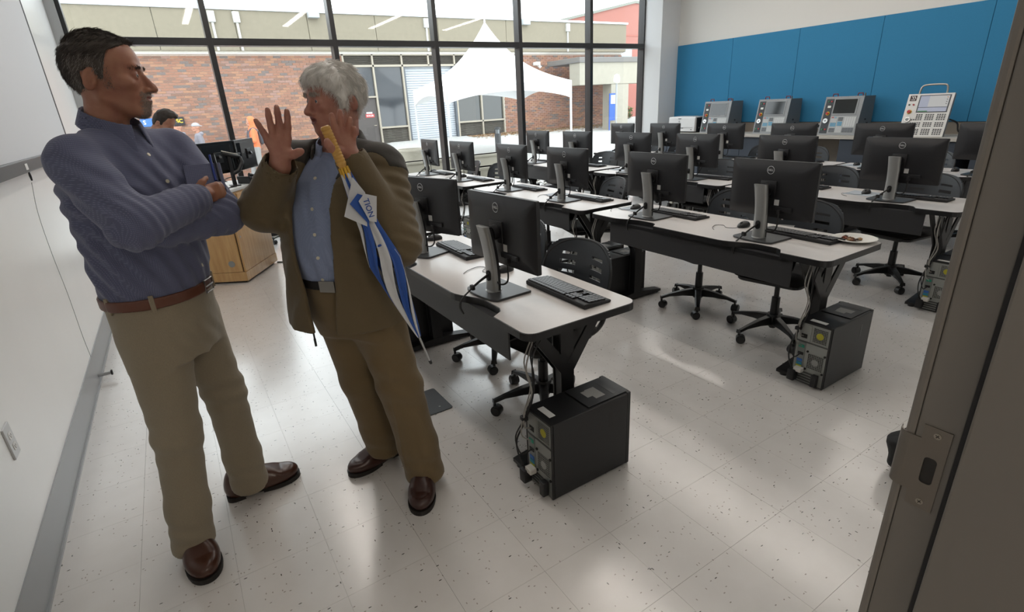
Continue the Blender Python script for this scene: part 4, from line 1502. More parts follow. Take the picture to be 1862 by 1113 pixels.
def fbar(x0, x1, z0, z1):
    MB().box(x0, x1, -.02, .10, z0, z1, c=.004).build('frame_bar', alu, bd)


for x in (5.33, 6.29, 7.30, 8.27, 9.27, 10.28, 11.24):
    fbar(x, x + .06, .45 if x in (5.33, 6.29, 7.30, 9.27, 10.28, 11.24) else 2.92, 3.28)
fbar(5.33, 11.3, 3.24, 3.30)
fbar(5.33, 11.3, 2.90, 2.965)
for a, b_ in ((5.39, 6.29), (6.35, 7.30), (7.36, 8.27), (8.33, 9.27), (9.33, 10.28), (10.34, 11.24)):
    louvre(a, b_, 2.97, 3.24, 7)
MB().box(5.39, 6.29, .06, .075, 2.02, 2.90).build('window_pane', dglass, bd)
MB().box(6.35, 7.30, .06, .075, 1.04, 2.90).build('window_pane', dglass, bd)
fbar(6.35, 7.30, .98, 1.04)
louvre(6.35, 7.30, .50, .97, 10)
fbar(5.39, 6.29, 1.97, 2.02)
dd = MB().box(5.39, 6.27, .05, .09, .40, 1.97, c=.003).build('door', ddoor, bd)
MB().tube([(6.19, .02, 1.10), (6.10, .02, 1.10)], .012, 8).build('handle', alu, dd)
sg = MB().box(5.86, 6.16, .042, .05, 1.36, 1.47).build('door_sign', M('sign_red', 'b03a3a', .5), dd)
MB().box(5.90, 6.10, .042, .05, 1.48, 1.53).build('door_sign', M('sign_white', 'e0dede', .5), dd)
sm = text_mesh('BOILER', .075, .001, M('sign_white', 'e0dede', .5), .001)
xf(sm, Matrix.Translation((6.01, .039, 1.415)) @ Matrix.Rotation(PI / 2, 4, 'X'))
obj('sign_letters', sm, sg)
ru = MB().box(7.36, 9.27, .14, .16, .4, 2.90).build('rollup_door', M('shutter_back', '8f959b', .5), bd)
shm = M('shutter_grey', 'b9bec4', .45)
for k in range(33):
    z = .42 + k * .0755
    MB().prism([(.10, z), (.125, z + .008), (.14, z + .0755), (.15, z + .0755), (.15, z), (.10, z)][:5], 7.36, 9.27, axis='x').build('shutter_slat', shm, ru)
for x in (7.36, 9.21):
    MB().box(x, x + .06, -.01, .14, .4, 2.9).build('shutter_rail', M('rail_dark', '565b61', .5), ru)
for a, b_ in ((9.33, 10.28), (10.34, 11.24)):
    MB().box(a, b_, .06, .075, 1.04, 2.90).build('window_pane', M('clear_dark_glass', '3a3b38', .06, spec=.8), bd)
    louvre(a, b_, .55, .97, 9)
fbar(9.33, 11.24, .98, 1.04)
# wall signs: blue board and black board with yellow letters
sb = MB().box(-.42, .38, -.04, -.01, 1.47, 1.68, c=.004).build('blue_sign', M('sign_blue', '3f6fb5', .45), bd)
s2 = text_mesh('S', .15, .001, M('sign_white', 'e0dede', .5), .002)
xf(s2, Matrix.Translation((-.33, -.042, 1.575)) @ Matrix.Rotation(PI / 2, 4, 'X'))
obj('sign_letters', s2, sb)
sk = MB().box(.385, .62, -.045, -.01, 1.46, 1.68, c=.004).build('black_sign', M('sign_black', '26262a', .45), bd)
s3 = text_mesh('SC', .14, .001, M('sign_yellow', 'd9b93a', .5), .004)
xf(s3, Matrix.Translation((.50, -.047, 1.57)) @ Matrix.Rotation(PI / 2, 4, 'X'))
obj('sign_letters', s3, sk)
# white camera and pipe under the parapet end
cm_ = MB().box(12.55, 12.75, -.42, -.2, 2.86, 2.98, c=.02).tube([(12.72, -.3, 2.88), (12.8, -.36, 2.78)], .05, 8).build('security_camera', M('camera_white', 'd6d6d4', .5), bd)

# ---- concrete entrance canopy at the right end
ent = thing('entrance_canopy', 'low concrete entrance canopy on square columns beside the brick building', 'canopy', (13.2, 16.0, 0))
MB().box(.0, 6.5, 0, .6, 2.05, 2.82, c=.012).build('fascia_beam', conc, ent)
MB().box(-.05, 6.6, -.06, 1.9, 2.80, 2.98, c=.012).build('roof_slab', M('canopy_roof_grey', '6f6c69', .7), ent)
for x in (1.55, 5.2):
    MB().box(x, x + .9, .02, .5, .0, 2.05, c=.012).build('column', conc, ent)
MB().box(4.5, 9, 5, 5.2, 0, 2.8).build('far_wall', M('far_wall_rose', 'a56a60', .85), ent)
o = MB().box(14.6, 14.92, 15.9, 15.93, .75, 1.72, c=.004).box(14.63, 14.89, 15.895, 15.90, 1.35, 1.66, m=1).box(14.56, 14.6, 15.9, 15.93, .4, 1.72).build('notice_board', [M('board_blue', '2f55a8', .5), M('board_paper', 'd9dde0', .6)])
tag(o, 'blue upright notice board with white paper beside the concrete column', 'sign')
t = thing('lamp_post', 'slim grey lamp post with a white head before the concrete column', 'lamp post', (14.25, 15.2, gz(14.25, 15.2)))
MB().cyl((0, 0, 0), (0, 0, 1.72), .035, n=12).build('pole', M('post_grey', '9a9c9c', .5), t, smooth=True)
MB().lathe([(.05, 1.7), (.11, 1.74), (.12, 1.85), (.09, 1.98), (.0, 2.02)], n=18).build('head', M('lamp_head_white', 'dedbd0', .5), t, smooth=True)
# ---- far red building, shrub and lawn
fb = thing('red_building', 'red brick building with a grey window far behind the canopy', 'building', (23.5, 30, 0))
rb = M('far_brick_red', '96645a', .85, noise=(2, .06))
X_ = Matrix.Rotation(-.12, 4, 'Z')
m = MB()
m.prism([(0, 0), (14, 0), (14, 7.1), (6.2, 7.6), (0, 6.35)], 0, 8, axis='y')
m.build('wall', rb, fb)
MB().prism([(0, 6.35), (6.2, 7.6), (14, 7.1), (14, 7.2), (6.2, 7.75), (0, 6.5)], -.1, 8, axis='y').build('roof_edge', M('far_edge_grey', '7d8078', .8), fb)
MB().box(0, 14, -.03, 0, 5.55, 5.62).build('string_course', M('far_band', '9a5f54', .85), fb)
wf = MB().box(4.55, 6.0, -.04, 0, 3.4, 4.95).build('window', M('far_window_frame', '8f979b', .5), fb)
for a, b_, c, d in ((4.6, 5.95, 4.3, 4.9), (4.6, 5.25, 3.45, 4.25), (5.3, 5.95, 3.45, 4.25)):
    MB().box(a, b_, -.05, -.03, c, d).build('pane', M('far_glass', 'a7b4bd', .15), wf)
o = MB().box(17.7, 22, 18.3, 20.8, .1, .36, c=.05).build('lawn', M('grass_green', '7f9a55', .95, noise=(20, .3), bump=(60, .6, .03)))
tag(o, 'strip of green lawn beyond the concrete column', 'lawn', kind='stuff')
sh = thing('shrub', 'leafy shrub with red flowers on the lawn beyond the column', 'shrub', (19.0, 19.9, .36))
lf = MB()
for _ in range(700):
    a, b_ = rg.uniform(0, 2 * PI), rg.uniform(0, 1)
    rr = .55 * b_ ** .33
    th = math.acos(rg.uniform(-1, 1))
    p = Vector((rr * math.sin(th) * math.cos(a), rr * math.sin(th) * math.sin(a), .5 + rr * .8 * math.cos(th)))
    d1 = Vector((rg.gauss(0, 1), rg.gauss(0, 1), rg.gauss(0, 1))).normalized() * .09
    d2 = Vector((rg.gauss(0, 1), rg.gauss(0, 1), rg.gauss(0, 1))).normalized() * .04
    lf.add([p - d1, p + d2, p + d1, p - d2], [(0, 1, 2, 3)], 1 if rg.random() < .15 else 0)
tag(lf.build('foliage', [M('leaf_green', '5f7240', .8), M('flower_red', 'a8564a', .7)], sh), kind='stuff')
MB().cyl((0, 0, -.05), (0, 0, .4), .03, n=8).build('stem', M('stem_brown', '4f3d2e', .9), sh)

# ---- white frame tent with a high peak
tent = thing('frame_tent', 'white peaked frame tent standing in the court', 'tent', (0, 0, 0))
tw = M('tent_white', 'f2f3f4', .7)
B_, A_, C_ = Vector((5.95, 12.2)), Vector((6.38, 15.25)), Vector((9.37, 11.68))
D_ = A_ + C_ - B_
PK = (A_ + C_) / 2
zE, zPk = 2.03, 3.60
cor = [B_, C_, D_, A_]
NU, NV = 20, 16
for k in range(4):
    a, b_ = cor[k], cor[(k + 1) % 4]
    vs, fs = [], []
    for i in range(NU + 1):
        u = i / NU
        e = a.lerp(b_, u)
        for j in range(NV + 1):
            v = j / NV
            p = e.lerp(PK, v)
            # cable-tensioned profile: steep at the peak, flaring out at the eave
            z = zE + (zPk - zE) * (.42 * v + .58 * v ** 3.0) - .04 * math.sin(PI * u) * (1 - v)
            vs.append((p.x, p.y, z))
    for i in range(NU):
        for j in range(NV):
            q = i * (NV + 1) + j
            fs.append((q, q + NV + 1, q + NV + 2, q + 1))
    bm = bmesh.new()
    me = bpy.data.meshes.new('tmp')
    me.from_pydata(vs, [], fs)
    bm.from_mesh(me)
    bpy.data.meshes.remove(me)
    bmesh.ops.recalc_face_normals(bm, faces=bm.faces)
    bmesh.ops.solidify(bm, geom=list(bm.faces), thickness=.006)
    MB().bm(bm).build('roof_panel', tw, tent, smooth=True)
    # arched valance
    vs, fs = [], []
    out = Vector(((a + b_) / 2 - PK)).normalized()
    for i in range(NU + 1):
        u = i / NU
        e = a.lerp(b_, u)
        drop = .42 - .28 * math.sin(PI * u) ** .8
        zt = zE - .04 * math.sin(PI * u)
        for dx, z in ((0, zt), (0, zt - drop), (-.01, zt - drop), (-.01, zt)):
            vs.append((e.x + out.x * dx, e.y + out.y * dx, z))
    for i in range(NU):
        for j in range(4):
            j2 = (j + 1) % 4
            fs.append((i * 4 + j, i * 4 + 4 + j, i * 4 + 4 + j2, i * 4 + j2))
    fs += [(0, 1, 2, 3), (NU * 4 + 3, NU * 4 + 2, NU * 4 + 1, NU * 4)]
    MB().add(vs, fs).build('valance', tw, tent)
    inn = a.lerp(PK, .015)
    MB().cyl((inn.x, inn.y, gz(inn.x, inn.y)), (inn.x, inn.y, zE), .03, n=12).build('pole', M('tent_pole', 'cfd2d4', .4, metal=.3), tent, smooth=True)
    MB().box(inn.x - .12, inn.x + .12, inn.y - .12, inn.y + .12, gz(inn.x, inn.y) - .01, gz(inn.x, inn.y) + .02).build('pole_foot', M('tent_pole', 'cfd2d4', .4, metal=.3), tent)
    MB().tube([(inn.x, inn.y, zE - .03), (b_.lerp(PK, .015).x, b_.lerp(PK, .015).y, zE - .03)], .025, 8).build('eave_rail', M('tent_pole', 'cfd2d4', .4, metal=.3), tent)
MB().cyl((PK.x, PK.y, zPk - .15), (PK.x, PK.y, zPk + .10), .03, .012, n=10).build('finial', tw, tent)
# ---- bollard light
t = thing('bollard_light', 'dark bollard light with a domed head outside the window', 'bollard', (7.8, 13.0, gz(7.8, 13.0)))
bolm = M('bollard_bronze', '4a4b4d', .5)
hb = .98 - gz(7.8, 13.0)
MB().cyl((0, 0, 0), (0, 0, hb - .18), .085, n=18).build('post', bolm, t, smooth=True)
MB().cyl((0, 0, hb - .18), (0, 0, hb - .07), .055, n=14).build('lens', M('bollard_lens', '9aa0a4', .3), t, smooth=True)
for k in range(4):
    a = PI / 4 + k * PI / 2
    MB().cyl((.075 * math.cos(a), .075 * math.sin(a), hb - .18), (.075 * math.cos(a), .075 * math.sin(a), hb - .06), .008, n=8).build('cage_bar', bolm, t)
MB().lathe([(.086, hb - .075), (.084, hb - .04), (.06, hb - .01), (0, hb)], n=18).build('dome', bolm, t, smooth=True)
t = thing('planter', 'round concrete planter tub on the court', 'planter', (5.05, 12.6, gz(5.05, 12.6)))
MB().lathe([(.26, 0), (.34, .5), (.36, .52), (.36, .56), (.31, .56), (.30, .5), (0, .5)], n=26).build('tub', conc, t, smooth=True)
MB().lathe([(0, .5), (.29, .505), (0, .53)], n=20).build('soil', M('soil_brown', '5a4a3c', .95), t)

# ================================================================== PEOPLE: signed-distance modelling
F32 = np.float32


def A3(p):
    return np.array(p, dtype=F32)


class Prim:
    __slots__ = ('f', 'c', 'r', 'op', 'k')

    def __init__(s, f, c, r, op='u', k=.01):
        s.f, s.c, s.r, s.op, s.k = f, A3(c), r, op, k


def ell(c, r, rot=None, op='u', k=.01):
    """ellipsoid; rot = 3x3 whose rows are the local axes"""
    c_, r_ = A3(c), A3(r)
    R_ = None if rot is None else np.array(rot, dtype=F32)

    def f(P):
        q = P - c_
        if R_ is not None:
            q = q @ R_.T
        k0 = np.sqrt(((q / r_) ** 2).sum(1)) + 1e-9
        k1 = np.sqrt(((q / (r_ * r_)) ** 2).sum(1)) + 1e-9
        return k0 * (k0 - 1) / k1
    return Prim(f, c, max(r), op, k)


def cone(a, b, ra, rb, op='u', k=.01):
    a_, b_ = A3(a), A3(b)
    d = b_ - a_
    L2 = float(d @ d) + 1e-12

    def f(P):
        q = P - a_
        t = np.clip((q @ d) / L2, 0, 1)
        return np.sqrt(((q - t[:, None] * d) ** 2).sum(1)) - (ra + (rb - ra) * t)
    return Prim(f, (a_ + b_) / 2, math.sqrt(L2) / 2 + max(ra, rb), op, k)


def chain(pts, rs, k=.008, op='u'):
    return [cone(pts[i], pts[i + 1], rs[i], rs[i + 1], op, k) for i in range(len(pts) - 1)]


def fprim(f, c, r, op='u', k=.01):
    return Prim(f, c, r, op, k)


def xprim(p, Mx, s):
    """a local primitive carried into the world by rotation rows Mx (local axes), origin and scale"""
    Rw, org = Mx
    Rw = np.array(Rw, dtype=F32)      # rows: local x,y,z axes in world
    org = A3(org)
    g = p.f

    sv = np.broadcast_to(np.array(s, dtype=F32), (3,))
    sm_, sx_ = float(sv.min()), float(sv.max())

    def f(P):
        q = ((P - org) @ Rw.T) / sv
        return g(q) * sm_
    return Prim(f, org + (p.c * sv) @ Rw, p.r * sx_, p.op, p.k * sm_)


def evalsdf(prims, P, bc, br):
    d = np.full(len(P), 9.0, dtype=F32)
    for p in prims:
        if np.sqrt(((p.c - bc) ** 2).sum()) > p.r + br + p.k * 2 + .03:
            continue
        v = p.f(P).astype(F32)
        k = p.k
        if p.op == 'u':
            h = np.clip(.5 + .5 * (d - v) / k, 0, 1)
            d = d + (v - d) * h - k * h * (1 - h)
        elif p.op == 's':
            v = -v
            h = np.clip(.5 - .5 * (d - v) / k, 0, 1)
            d = d + (v - d) * h + k * h * (1 - h)
        elif p.op == 'i':
            h = np.clip(.5 - .5 * (d - v) / k, 0, 1)
            d = d + (v - d) * h + k * h * (1 - h)
        elif p.op == 'd':
            d = d + v
    return d


def axis_fine(lo, hi, zones, coarse):
    """axis coordinates: zones = [(a, b, step)], coarse elsewhere"""
    out = [lo]
    while out[-1] < hi:
        x = out[-1]
        st = coarse
        for a, b, s in zones:
            if a - coarse <= x <= b:
                st = min(st, s)
        out.append(x + st)
    return np.array(out, dtype=F32)


def surface(prims, ax, ay, az, B=14):
    nx, ny, nz = len(ax), len(ay), len(az)
    V = np.full((nx, ny, nz), .5, dtype=F32)
    for i in range(0, nx, B):
        for j in range(0, ny, B):
            for k in range(0, nz, B):
                xs, ys, zs_ = ax[i:i + B], ay[j:j + B], az[k:k + B]
                lo = A3((xs[0], ys[0], zs_[0]))
                hi = A3((xs[-1], ys[-1], zs_[-1]))
                bc = (lo + hi) / 2
                br = float(np.linalg.norm(hi - lo)) / 2
                near = False
                for p in prims:
                    if p.op == 'u' and np.sqrt(((p.c - bc) ** 2).sum()) < p.r + br + .03:
                        near = True
                        break
                if not near:
                    continue
                G = np.stack(np.meshgrid(xs, ys, zs_, indexing='ij'), -1).reshape(-1, 3)
                V[i:i + B, j:j + B, k:k + B] = evalsdf(prims, G, bc, br).reshape(len(xs), len(ys), len(zs_))
    V[V == 0] = 1e-6
    ins = V < 0
    c = ins[:-1, :-1, :-1].astype(np.int8)
    tot = np.zeros_like(c)
    for a in (0, 1):
        for b in (0, 1):
            for d in (0, 1):
                tot = tot + ins[a:nx - 1 + a, b:ny - 1 + b, d:nz - 1 + d]
    act = (tot > 0) & (tot < 8)
    I, J, K = np.nonzero(act)
    n = len(I)
    idx = np.full(act.shape, -1, dtype=np.int64)
    idx[I, J, K] = np.arange(n)
    acc = np.zeros((n, 3), dtype=np.float64)
    cnt = np.zeros(n)
    cs = [(a, b, d) for a in (0, 1) for b in (0, 1) for d in (0, 1)]
    for p in range(8):
        for q in range(p + 1, 8):
            u, w = cs[p], cs[q]
            if sum(abs(u[m] - w[m]) for m in range(3)) != 1:
                continue
            v0 = V[I + u[0], J + u[1], K + u[2]]
            v1 = V[I + w[0], J + w[1], K + w[2]]
            m = (v0 < 0) != (v1 < 0)
            t = v0[m] / (v0[m] - v1[m])
            p0 = np.stack([ax[I[m] + u[0]], ay[J[m] + u[1]], az[K[m] + u[2]]], 1)
            p1 = np.stack([ax[I[m] + w[0]], ay[J[m] + w[1]], az[K[m] + w[2]]], 1)
            acc[m] += p0 + (p1 - p0) * t[:, None]
            cnt[m] += 1
    verts = acc / cnt[:, None]
    faces = []
    # x edges
    for axis in range(3):
        sl0 = [slice(None)] * 3
        sl1 = [slice(None)] * 3
        sl0[axis] = slice(0, -1)
        sl1[axis] = slice(1, None)
        e0, e1 = ins[tuple(sl0)], ins[tuple(sl1)]
        D = np.nonzero(e0 != e1)
        a1, a2 = (axis + 1) % 3, (axis + 2) % 3
        ok = (D[a1] > 0) & (D[a2] > 0) & (D[a1] < V.shape[a1] - 1) & (D[a2] < V.shape[a2] - 1)
        D = [q[ok] for q in D]
        fl = e0[tuple(D)]

        def cell(o1, o2):
            q = [D[0], D[1], D[2]]
            q[a1] = q[a1] - o1
            q[a2] = q[a2] - o2
            return idx[q[0], q[1], q[2]]
        quad = np.stack([cell(1, 1), cell(0, 1), cell(0, 0), cell(1, 0)], 1)
        quad[~fl] = quad[~fl][:, ::-1]
        faces.append(quad)
    faces = np.concatenate(faces)
    faces = faces[(faces >= 0).all(1)]
    return verts, faces


def sdf_object(name, prims, lo, hi, zones=((), (), ()), coarse=.008, mats=None, parent=None, base=(0, 0, 0), pick=None, keep=None, relax=1):
    ax, ay, az = (axis_fine(lo[m], hi[m], zones[m], coarse) for m in range(3))
    v, f = surface(prims, ax, ay, az)
    for _ in range(relax):
        # one light smoothing pass along the quads
        s = np.zeros_like(v)
        c = np.zeros(len(v))
        for a in range(4):
            b = (a + 1) % 4
            np.add.at(s, f[:, a], v[f[:, b]])
            np.add.at(s, f[:, b], v[f[:, a]])
            np.add.at(c, f[:, a], 1)
            np.add.at(c, f[:, b], 1)
        c[c == 0] = 1
        v = v * .6 + (s / c[:, None]) * .4
    cen = v[f].mean(1)
    if keep is not None:
        m = keep(cen)
        f = f[m]
        cen = cen[m]
    me = bpy.data.meshes.new(name)
    vv = v - np.array(base)
    me.vertices.add(len(vv))
    me.vertices.foreach_set('co', vv.astype(F32).ravel())
    me.loops.add(len(f) * 4)
    me.loops.foreach_set('vertex_index', f.astype(np.int32).ravel())
    me.polygons.add(len(f))
    me.polygons.foreach_set('loop_start', np.arange(0, len(f) * 4, 4, dtype=np.int32))
    me.polygons.foreach_set('loop_total', np.full(len(f), 4, dtype=np.int32))
    for m in (mats if isinstance(mats, (list, tuple)) else [mats]):
        me.materials.append(m)
    if pick is not None:
        me.polygons.foreach_set('material_index', pick(cen).astype(np.int32))
    me.polygons.foreach_set('use_smooth', np.ones(len(f), dtype=bool))
    me.update(calc_edges=True)
    me.validate()
    return obj(name, me, parent)


def mesh_normals(o):
    me = o.data
    n = len(me.vertices)
    co = np.empty(n * 3, dtype=F32)
    me.vertices.foreach_get('co', co)
    no = np.empty(n * 3, dtype=F32)
    me.vertices.foreach_get('normal', no)
    return co.reshape(-1, 3), no.reshape(-1, 3)


def strands(name, roots, normals, flow, length, rad, mats, parent, seg=5, lift=.35, curl=.25, seed=1, droop=0.0):
    """thin three-sided hairs leaving the surface along flow(p, n)"""
    rs = np.random.RandomState(seed)
    n = len(roots)
    fl = flow(roots)
    fl = fl - (fl * normals).sum(1)[:, None] * normals
    fl /= np.linalg.norm(fl, axis=1)[:, None] + 1e-9
    side = np.cross(normals, fl)
    ln = length * rs.uniform(.6, 1.25, n)
    jit = rs.normal(0, curl, n)
    d0 = fl + normals * lift * rs.uniform(.5, 1.3, n)[:, None] + side * jit[:, None]
    d0 /= np.linalg.norm(d0, axis=1)[:, None]
    pts = [roots - normals * .001]
    d = d0
    for s in range(seg):
        p = pts[-1] + d * (ln / seg)[:, None]
        pts.append(p)
        d = d - normals * (lift * .35) + np.array((0, 0, -droop)) + side * (jit * .15)[:, None]
        d /= np.linalg.norm(d, axis=1)[:, None]
    V = []
    a, b = side, normals
    for s, p in enumerate(pts):
        r = rad * (1 - .85 * s / seg)
        for q in range(3):
            t = 2 * PI * q / 3
            V.append(p + r * (math.cos(t) * a + math.sin(t) * b))
    V = np.stack(V, 1)          # n, (seg+1)*3, 3
    m = (seg + 1) * 3
    fl_ = []
    for s in range(seg):
        for q in range(3):
            q2 = (q + 1) % 3
            fl_.append((s * 3 + q, s * 3 + q2, s * 3 + 3 + q2, s * 3 + 3 + q))
    fl_ = np.array(fl_)
    F = (fl_[None] + (np.arange(n) * m)[:, None, None]).reshape(-1, 4)
    me = bpy.data.meshes.new(name)
    me.vertices.add(n * m)
    me.vertices.foreach_set('co', V.astype(F32).ravel())
    me.loops.add(len(F) * 4)
    me.loops.foreach_set('vertex_index', F.astype(np.int32).ravel())
    me.polygons.add(len(F))
    me.polygons.foreach_set('loop_start', np.arange(0, len(F) * 4, 4, dtype=np.int32))
    me.polygons.foreach_set('loop_total', np.full(len(F), 4, dtype=np.int32))
    for x in mats:
        me.materials.append(x)
    me.polygons.foreach_set('material_index', np.repeat(rs.randint(0, len(mats), n), len(fl_)).astype(np.int32))
    me.polygons.foreach_set('use_smooth', np.ones(len(F), dtype=bool))
    me.update(calc_edges=True)
    o = obj(name, me, parent)
    o['kind'] = 'stuff'
    return o


def rotz_rows(deg, pitch=0.0, roll=0.0):
    """rows: forward, left, up of a body facing heading deg (0 = +X); pitch > 0 nods down, roll tilts to its left"""
    R_ = Matrix.Rotation(math.radians(deg), 3, 'Z') @ Matrix.Rotation(math.radians(pitch), 3, 'Y') @ Matrix.Rotation(math.radians(-roll), 3, 'X')
    return np.array(R_.transposed(), dtype=F32)


def loft(zs, cx, cy, a, b, ang, ex=2.4, op='u', k=.01):
    """upright tube with elliptical sections: a = half depth, b = half width, ang = heading at each height"""
    zs = np.array(zs, dtype=float)
    cx, cy, a, b, ang = (np.broadcast_to(np.array(q, dtype=float), zs.shape) for q in (cx, cy, a, b, ang))

    def f(P):
        z = P[:, 2]
        X, Y = P[:, 0] - np.interp(z, zs, cx), P[:, 1] - np.interp(z, zs, cy)
        t = np.radians(np.interp(z, zs, ang))
        u = X * np.cos(t) + Y * np.sin(t)
        v = -X * np.sin(t) + Y * np.cos(t)
        aa, bb = np.interp(z, zs, a), np.interp(z, zs, b)
        q = (np.abs(u / aa) ** ex + np.abs(v / bb) ** ex) ** (1 / ex)
        d = (q - 1) * np.minimum(aa, bb)
        return np.maximum(d, np.maximum(zs[0] - z, z - zs[-1]))
    c = (cx.mean(), cy.mean(), (zs[0] + zs[-1]) / 2)
    r = math.hypot((zs[-1] - zs[0]) / 2, max(a.max(), b.max()) + .1)
    return Prim(f, c, r, op, k)


def folds(items):
    """cloth folds: list of (centre, radius, direction, wavelength, amplitude)"""
    its = [(A3(c), r, A3(d) / np.linalg.norm(d), 2 * PI / w, am) for c, r, d, w, am in items]

    def f(P):
        o = np.zeros(len(P), dtype=F32)
        for c, r, d, kk, am in its:
            q = P - c
            g = np.exp(-(q * q).sum(1) / (r * r))
            ph = (q @ d) * kk
            o += am * g * np.sin(ph + 1.3 * np.sin(9 * q[:, 2] + 6 * q[:, 0]) + .8 * np.sin(17 * q[:, 1]))
        return o
    return Prim(f, (0, 0, 0), 99, 'd', 0)


# ------------------------------------------------------------------ head
def head_prims(o):
    """local head: x forward, y left, z up from the chin; o = options"""
    P = []
    P.append(ell((-.018, 0, .142), (.099, .0755, .094)))
    P.append(ell((.028, 0, .160), (.058, .062, .056), k=.02))
    P.append(ell((.035, 0, .092), (.054, .057, .062), k=.02))
    P.append(ell((.034, 0, .046), (.052, .050 + o.get('jowl', 0), .044), k=.02))
    P.append(ell((.073 + o.get('chin', 0), 0, .019), (.021, .024, .019), k=.018))
    for s in (-1, 1):
        P.append(cone((-.02, s * .053, .062), (.06, s * .024, .018), .015 + o.get('jowl', 0) * .5, .014, k=.02))
        P.append(ell((.050, s * .045, .098), (.026, .019, .017), k=.016))
    P.append(cone((.080, -.030, .139), (.080, .030, .139), .0105, .0105, k=.014))
    # eye sockets
    for s in (-1, 1):
        P.append(ell((.096, s * .033, .1195), (.019, .018, .0105), op='s', k=.012))
    nb = o.get('nose', 1.0)
    P.append(cone((.083, 0, .128), (.103 + .004 * (nb - 1) + o.get('nlen', 0) * .8, 0, .092), .0075, .0095 * nb, k=.008))
    P.append(ell((.1065 + o.get('nlen', 0), 0, .0845 - o.get('nlen', 0) * .3), (.0125 * nb, .0125 * nb, .0105 * nb), k=.008))
    for s in (-1, 1):
        P.append(ell((.0965, s * .0125 * nb, .0795), (.0105 * nb, .0075 * nb, .0075), k=.005))
        P.append(ell((.101, s * .006, .0735), (.006, .0034, .003), op='s', k=.002))
    P.append(ell((.094, 0, .088), (.014, .0095, .012), k=.008))
    # muzzle and lips
    P.append(ell((.072, 0, .055), (.024, .029, .025), k=.018))
    mo = o.get('mouth', 0.0)
    P.append(ell((.0925, 0, .0615 + mo * .4), (.0085, .021, .0052), k=.005))
    P.append(ell((.0905, 0, .0490 - mo * .6), (.0085, .019, .0062), k=.005))
    P.append(ell((.101, 0, .0555), (.016 + mo, .019, .0013 + mo), op='s', k=.003))
    # lids
    for s in (-1, 1):
        P.append(ell((.0745, s * .0325, .1185), (.0132, .0150, .0120), k=.005))
        P.append(ell((.089, s * .0335, .1178), (.0085, .0118, .0042), op='s', k=.0025))
    # ears
    for s in (-1, 1):
        er = np.array(Matrix.Rotation(math.radians(s * -24), 3, 'Z').transposed() @ Matrix.Rotation(math.radians(14), 3, 'Y').transposed(), dtype=F32)
        P.append(ell((-.032, s * .0785, .105), (.0185, .0065, .0315), er, k=.006))
        P.append(ell((-.027, s * .0855, .109), (.0105, .0075, .0205), er, op='s', k=.004))
        P.append(ell((-.022, s * .079, .098), (.006, .005, .008), er, k=.004))
    for q in o.get('extra', []):
        P.append(q)
    return P


def eyes(Mx, s, parent, base, iris, gaze=0.0):
    Rw, org = np.array(Mx[0]), np.array(Mx[1])
    wm = M('eye_white', 'cfc9c4', .25)
    im = M('iris_' + iris, iris, .2)
    for sd in (-1, 1):
        c = org + (np.array((.0750, sd * .0325, .118)) * np.array(s)) @ Rw - np.array(base)
        bm = bmesh.new()
        bmesh.ops.create_uvsphere(bm, u_segments=18, v_segments=12, radius=.0115 * float(np.min(s)))
        g = Rw[0] * math.cos(gaze) + Rw[1] * math.sin(gaze)
        gv_ = Vector(g)
        mb = MB()
        mb.add([v.co[:] for v in bm.verts], [[v.index for v in f.verts] for f in bm.faces])
        for q, f in enumerate(bm.faces):
            if f.calc_center_median().normalized().dot(gv_) > .86:
                mb.m[q] = 1
        bm.free()
        o = obj('eye', mb.mesh('eye', [wm, im], 'all'), parent, c)


def skin_mat(name, rgb, red):
    m = bpy.data.materials.new(name)
    m.use_nodes = True
    nt = m.node_tree
    b = nt.nodes['Principled BSDF']
    tc = nt.nodes.new('ShaderNodeTexCoord')
    n = nt.nodes.new('ShaderNodeTexNoise')
    n.inputs['Scale'].default_value = 26
    n.inputs['Detail'].default_value = 6
    nt.links.new(tc.outputs['Object'], n.inputs['Vector'])
    r = nt.nodes.new('ShaderNodeValToRGB')
    r.color_ramp.elements[0].position = .3
    r.color_ramp.elements[0].color = (*lin(red), 1)
    r.color_ramp.elements[1].position = .7
    r.color_ramp.elements[1].color = (*lin(rgb), 1)
    nt.links.new(n.outputs['Fac'], r.inputs[0])
    nt.links.new(r.outputs[0], b.inputs['Base Color'])
    b.inputs['Roughness'].default_value = .48
    b.inputs['Subsurface Weight'].default_value = .12
    b.inputs['Subsurface Radius'].default_value = (.012, .004, .002)
    n2 = nt.nodes.new('ShaderNodeTexNoise')
    n2.inputs['Scale'].default_value = 160
    n2.inputs['Detail'].default_value = 4
    nt.links.new(tc.outputs['Object'], n2.inputs['Vector'])
    bp = nt.nodes.new('ShaderNodeBump')
    bp.inputs['Strength'].default_value = .25
    bp.inputs['Distance'].default_value = .0012
    nt.links.new(n2.outputs['Fac'], bp.inputs['Height'])
    nt.links.new(bp.outputs[0], b.inputs['Normal'])
    return m


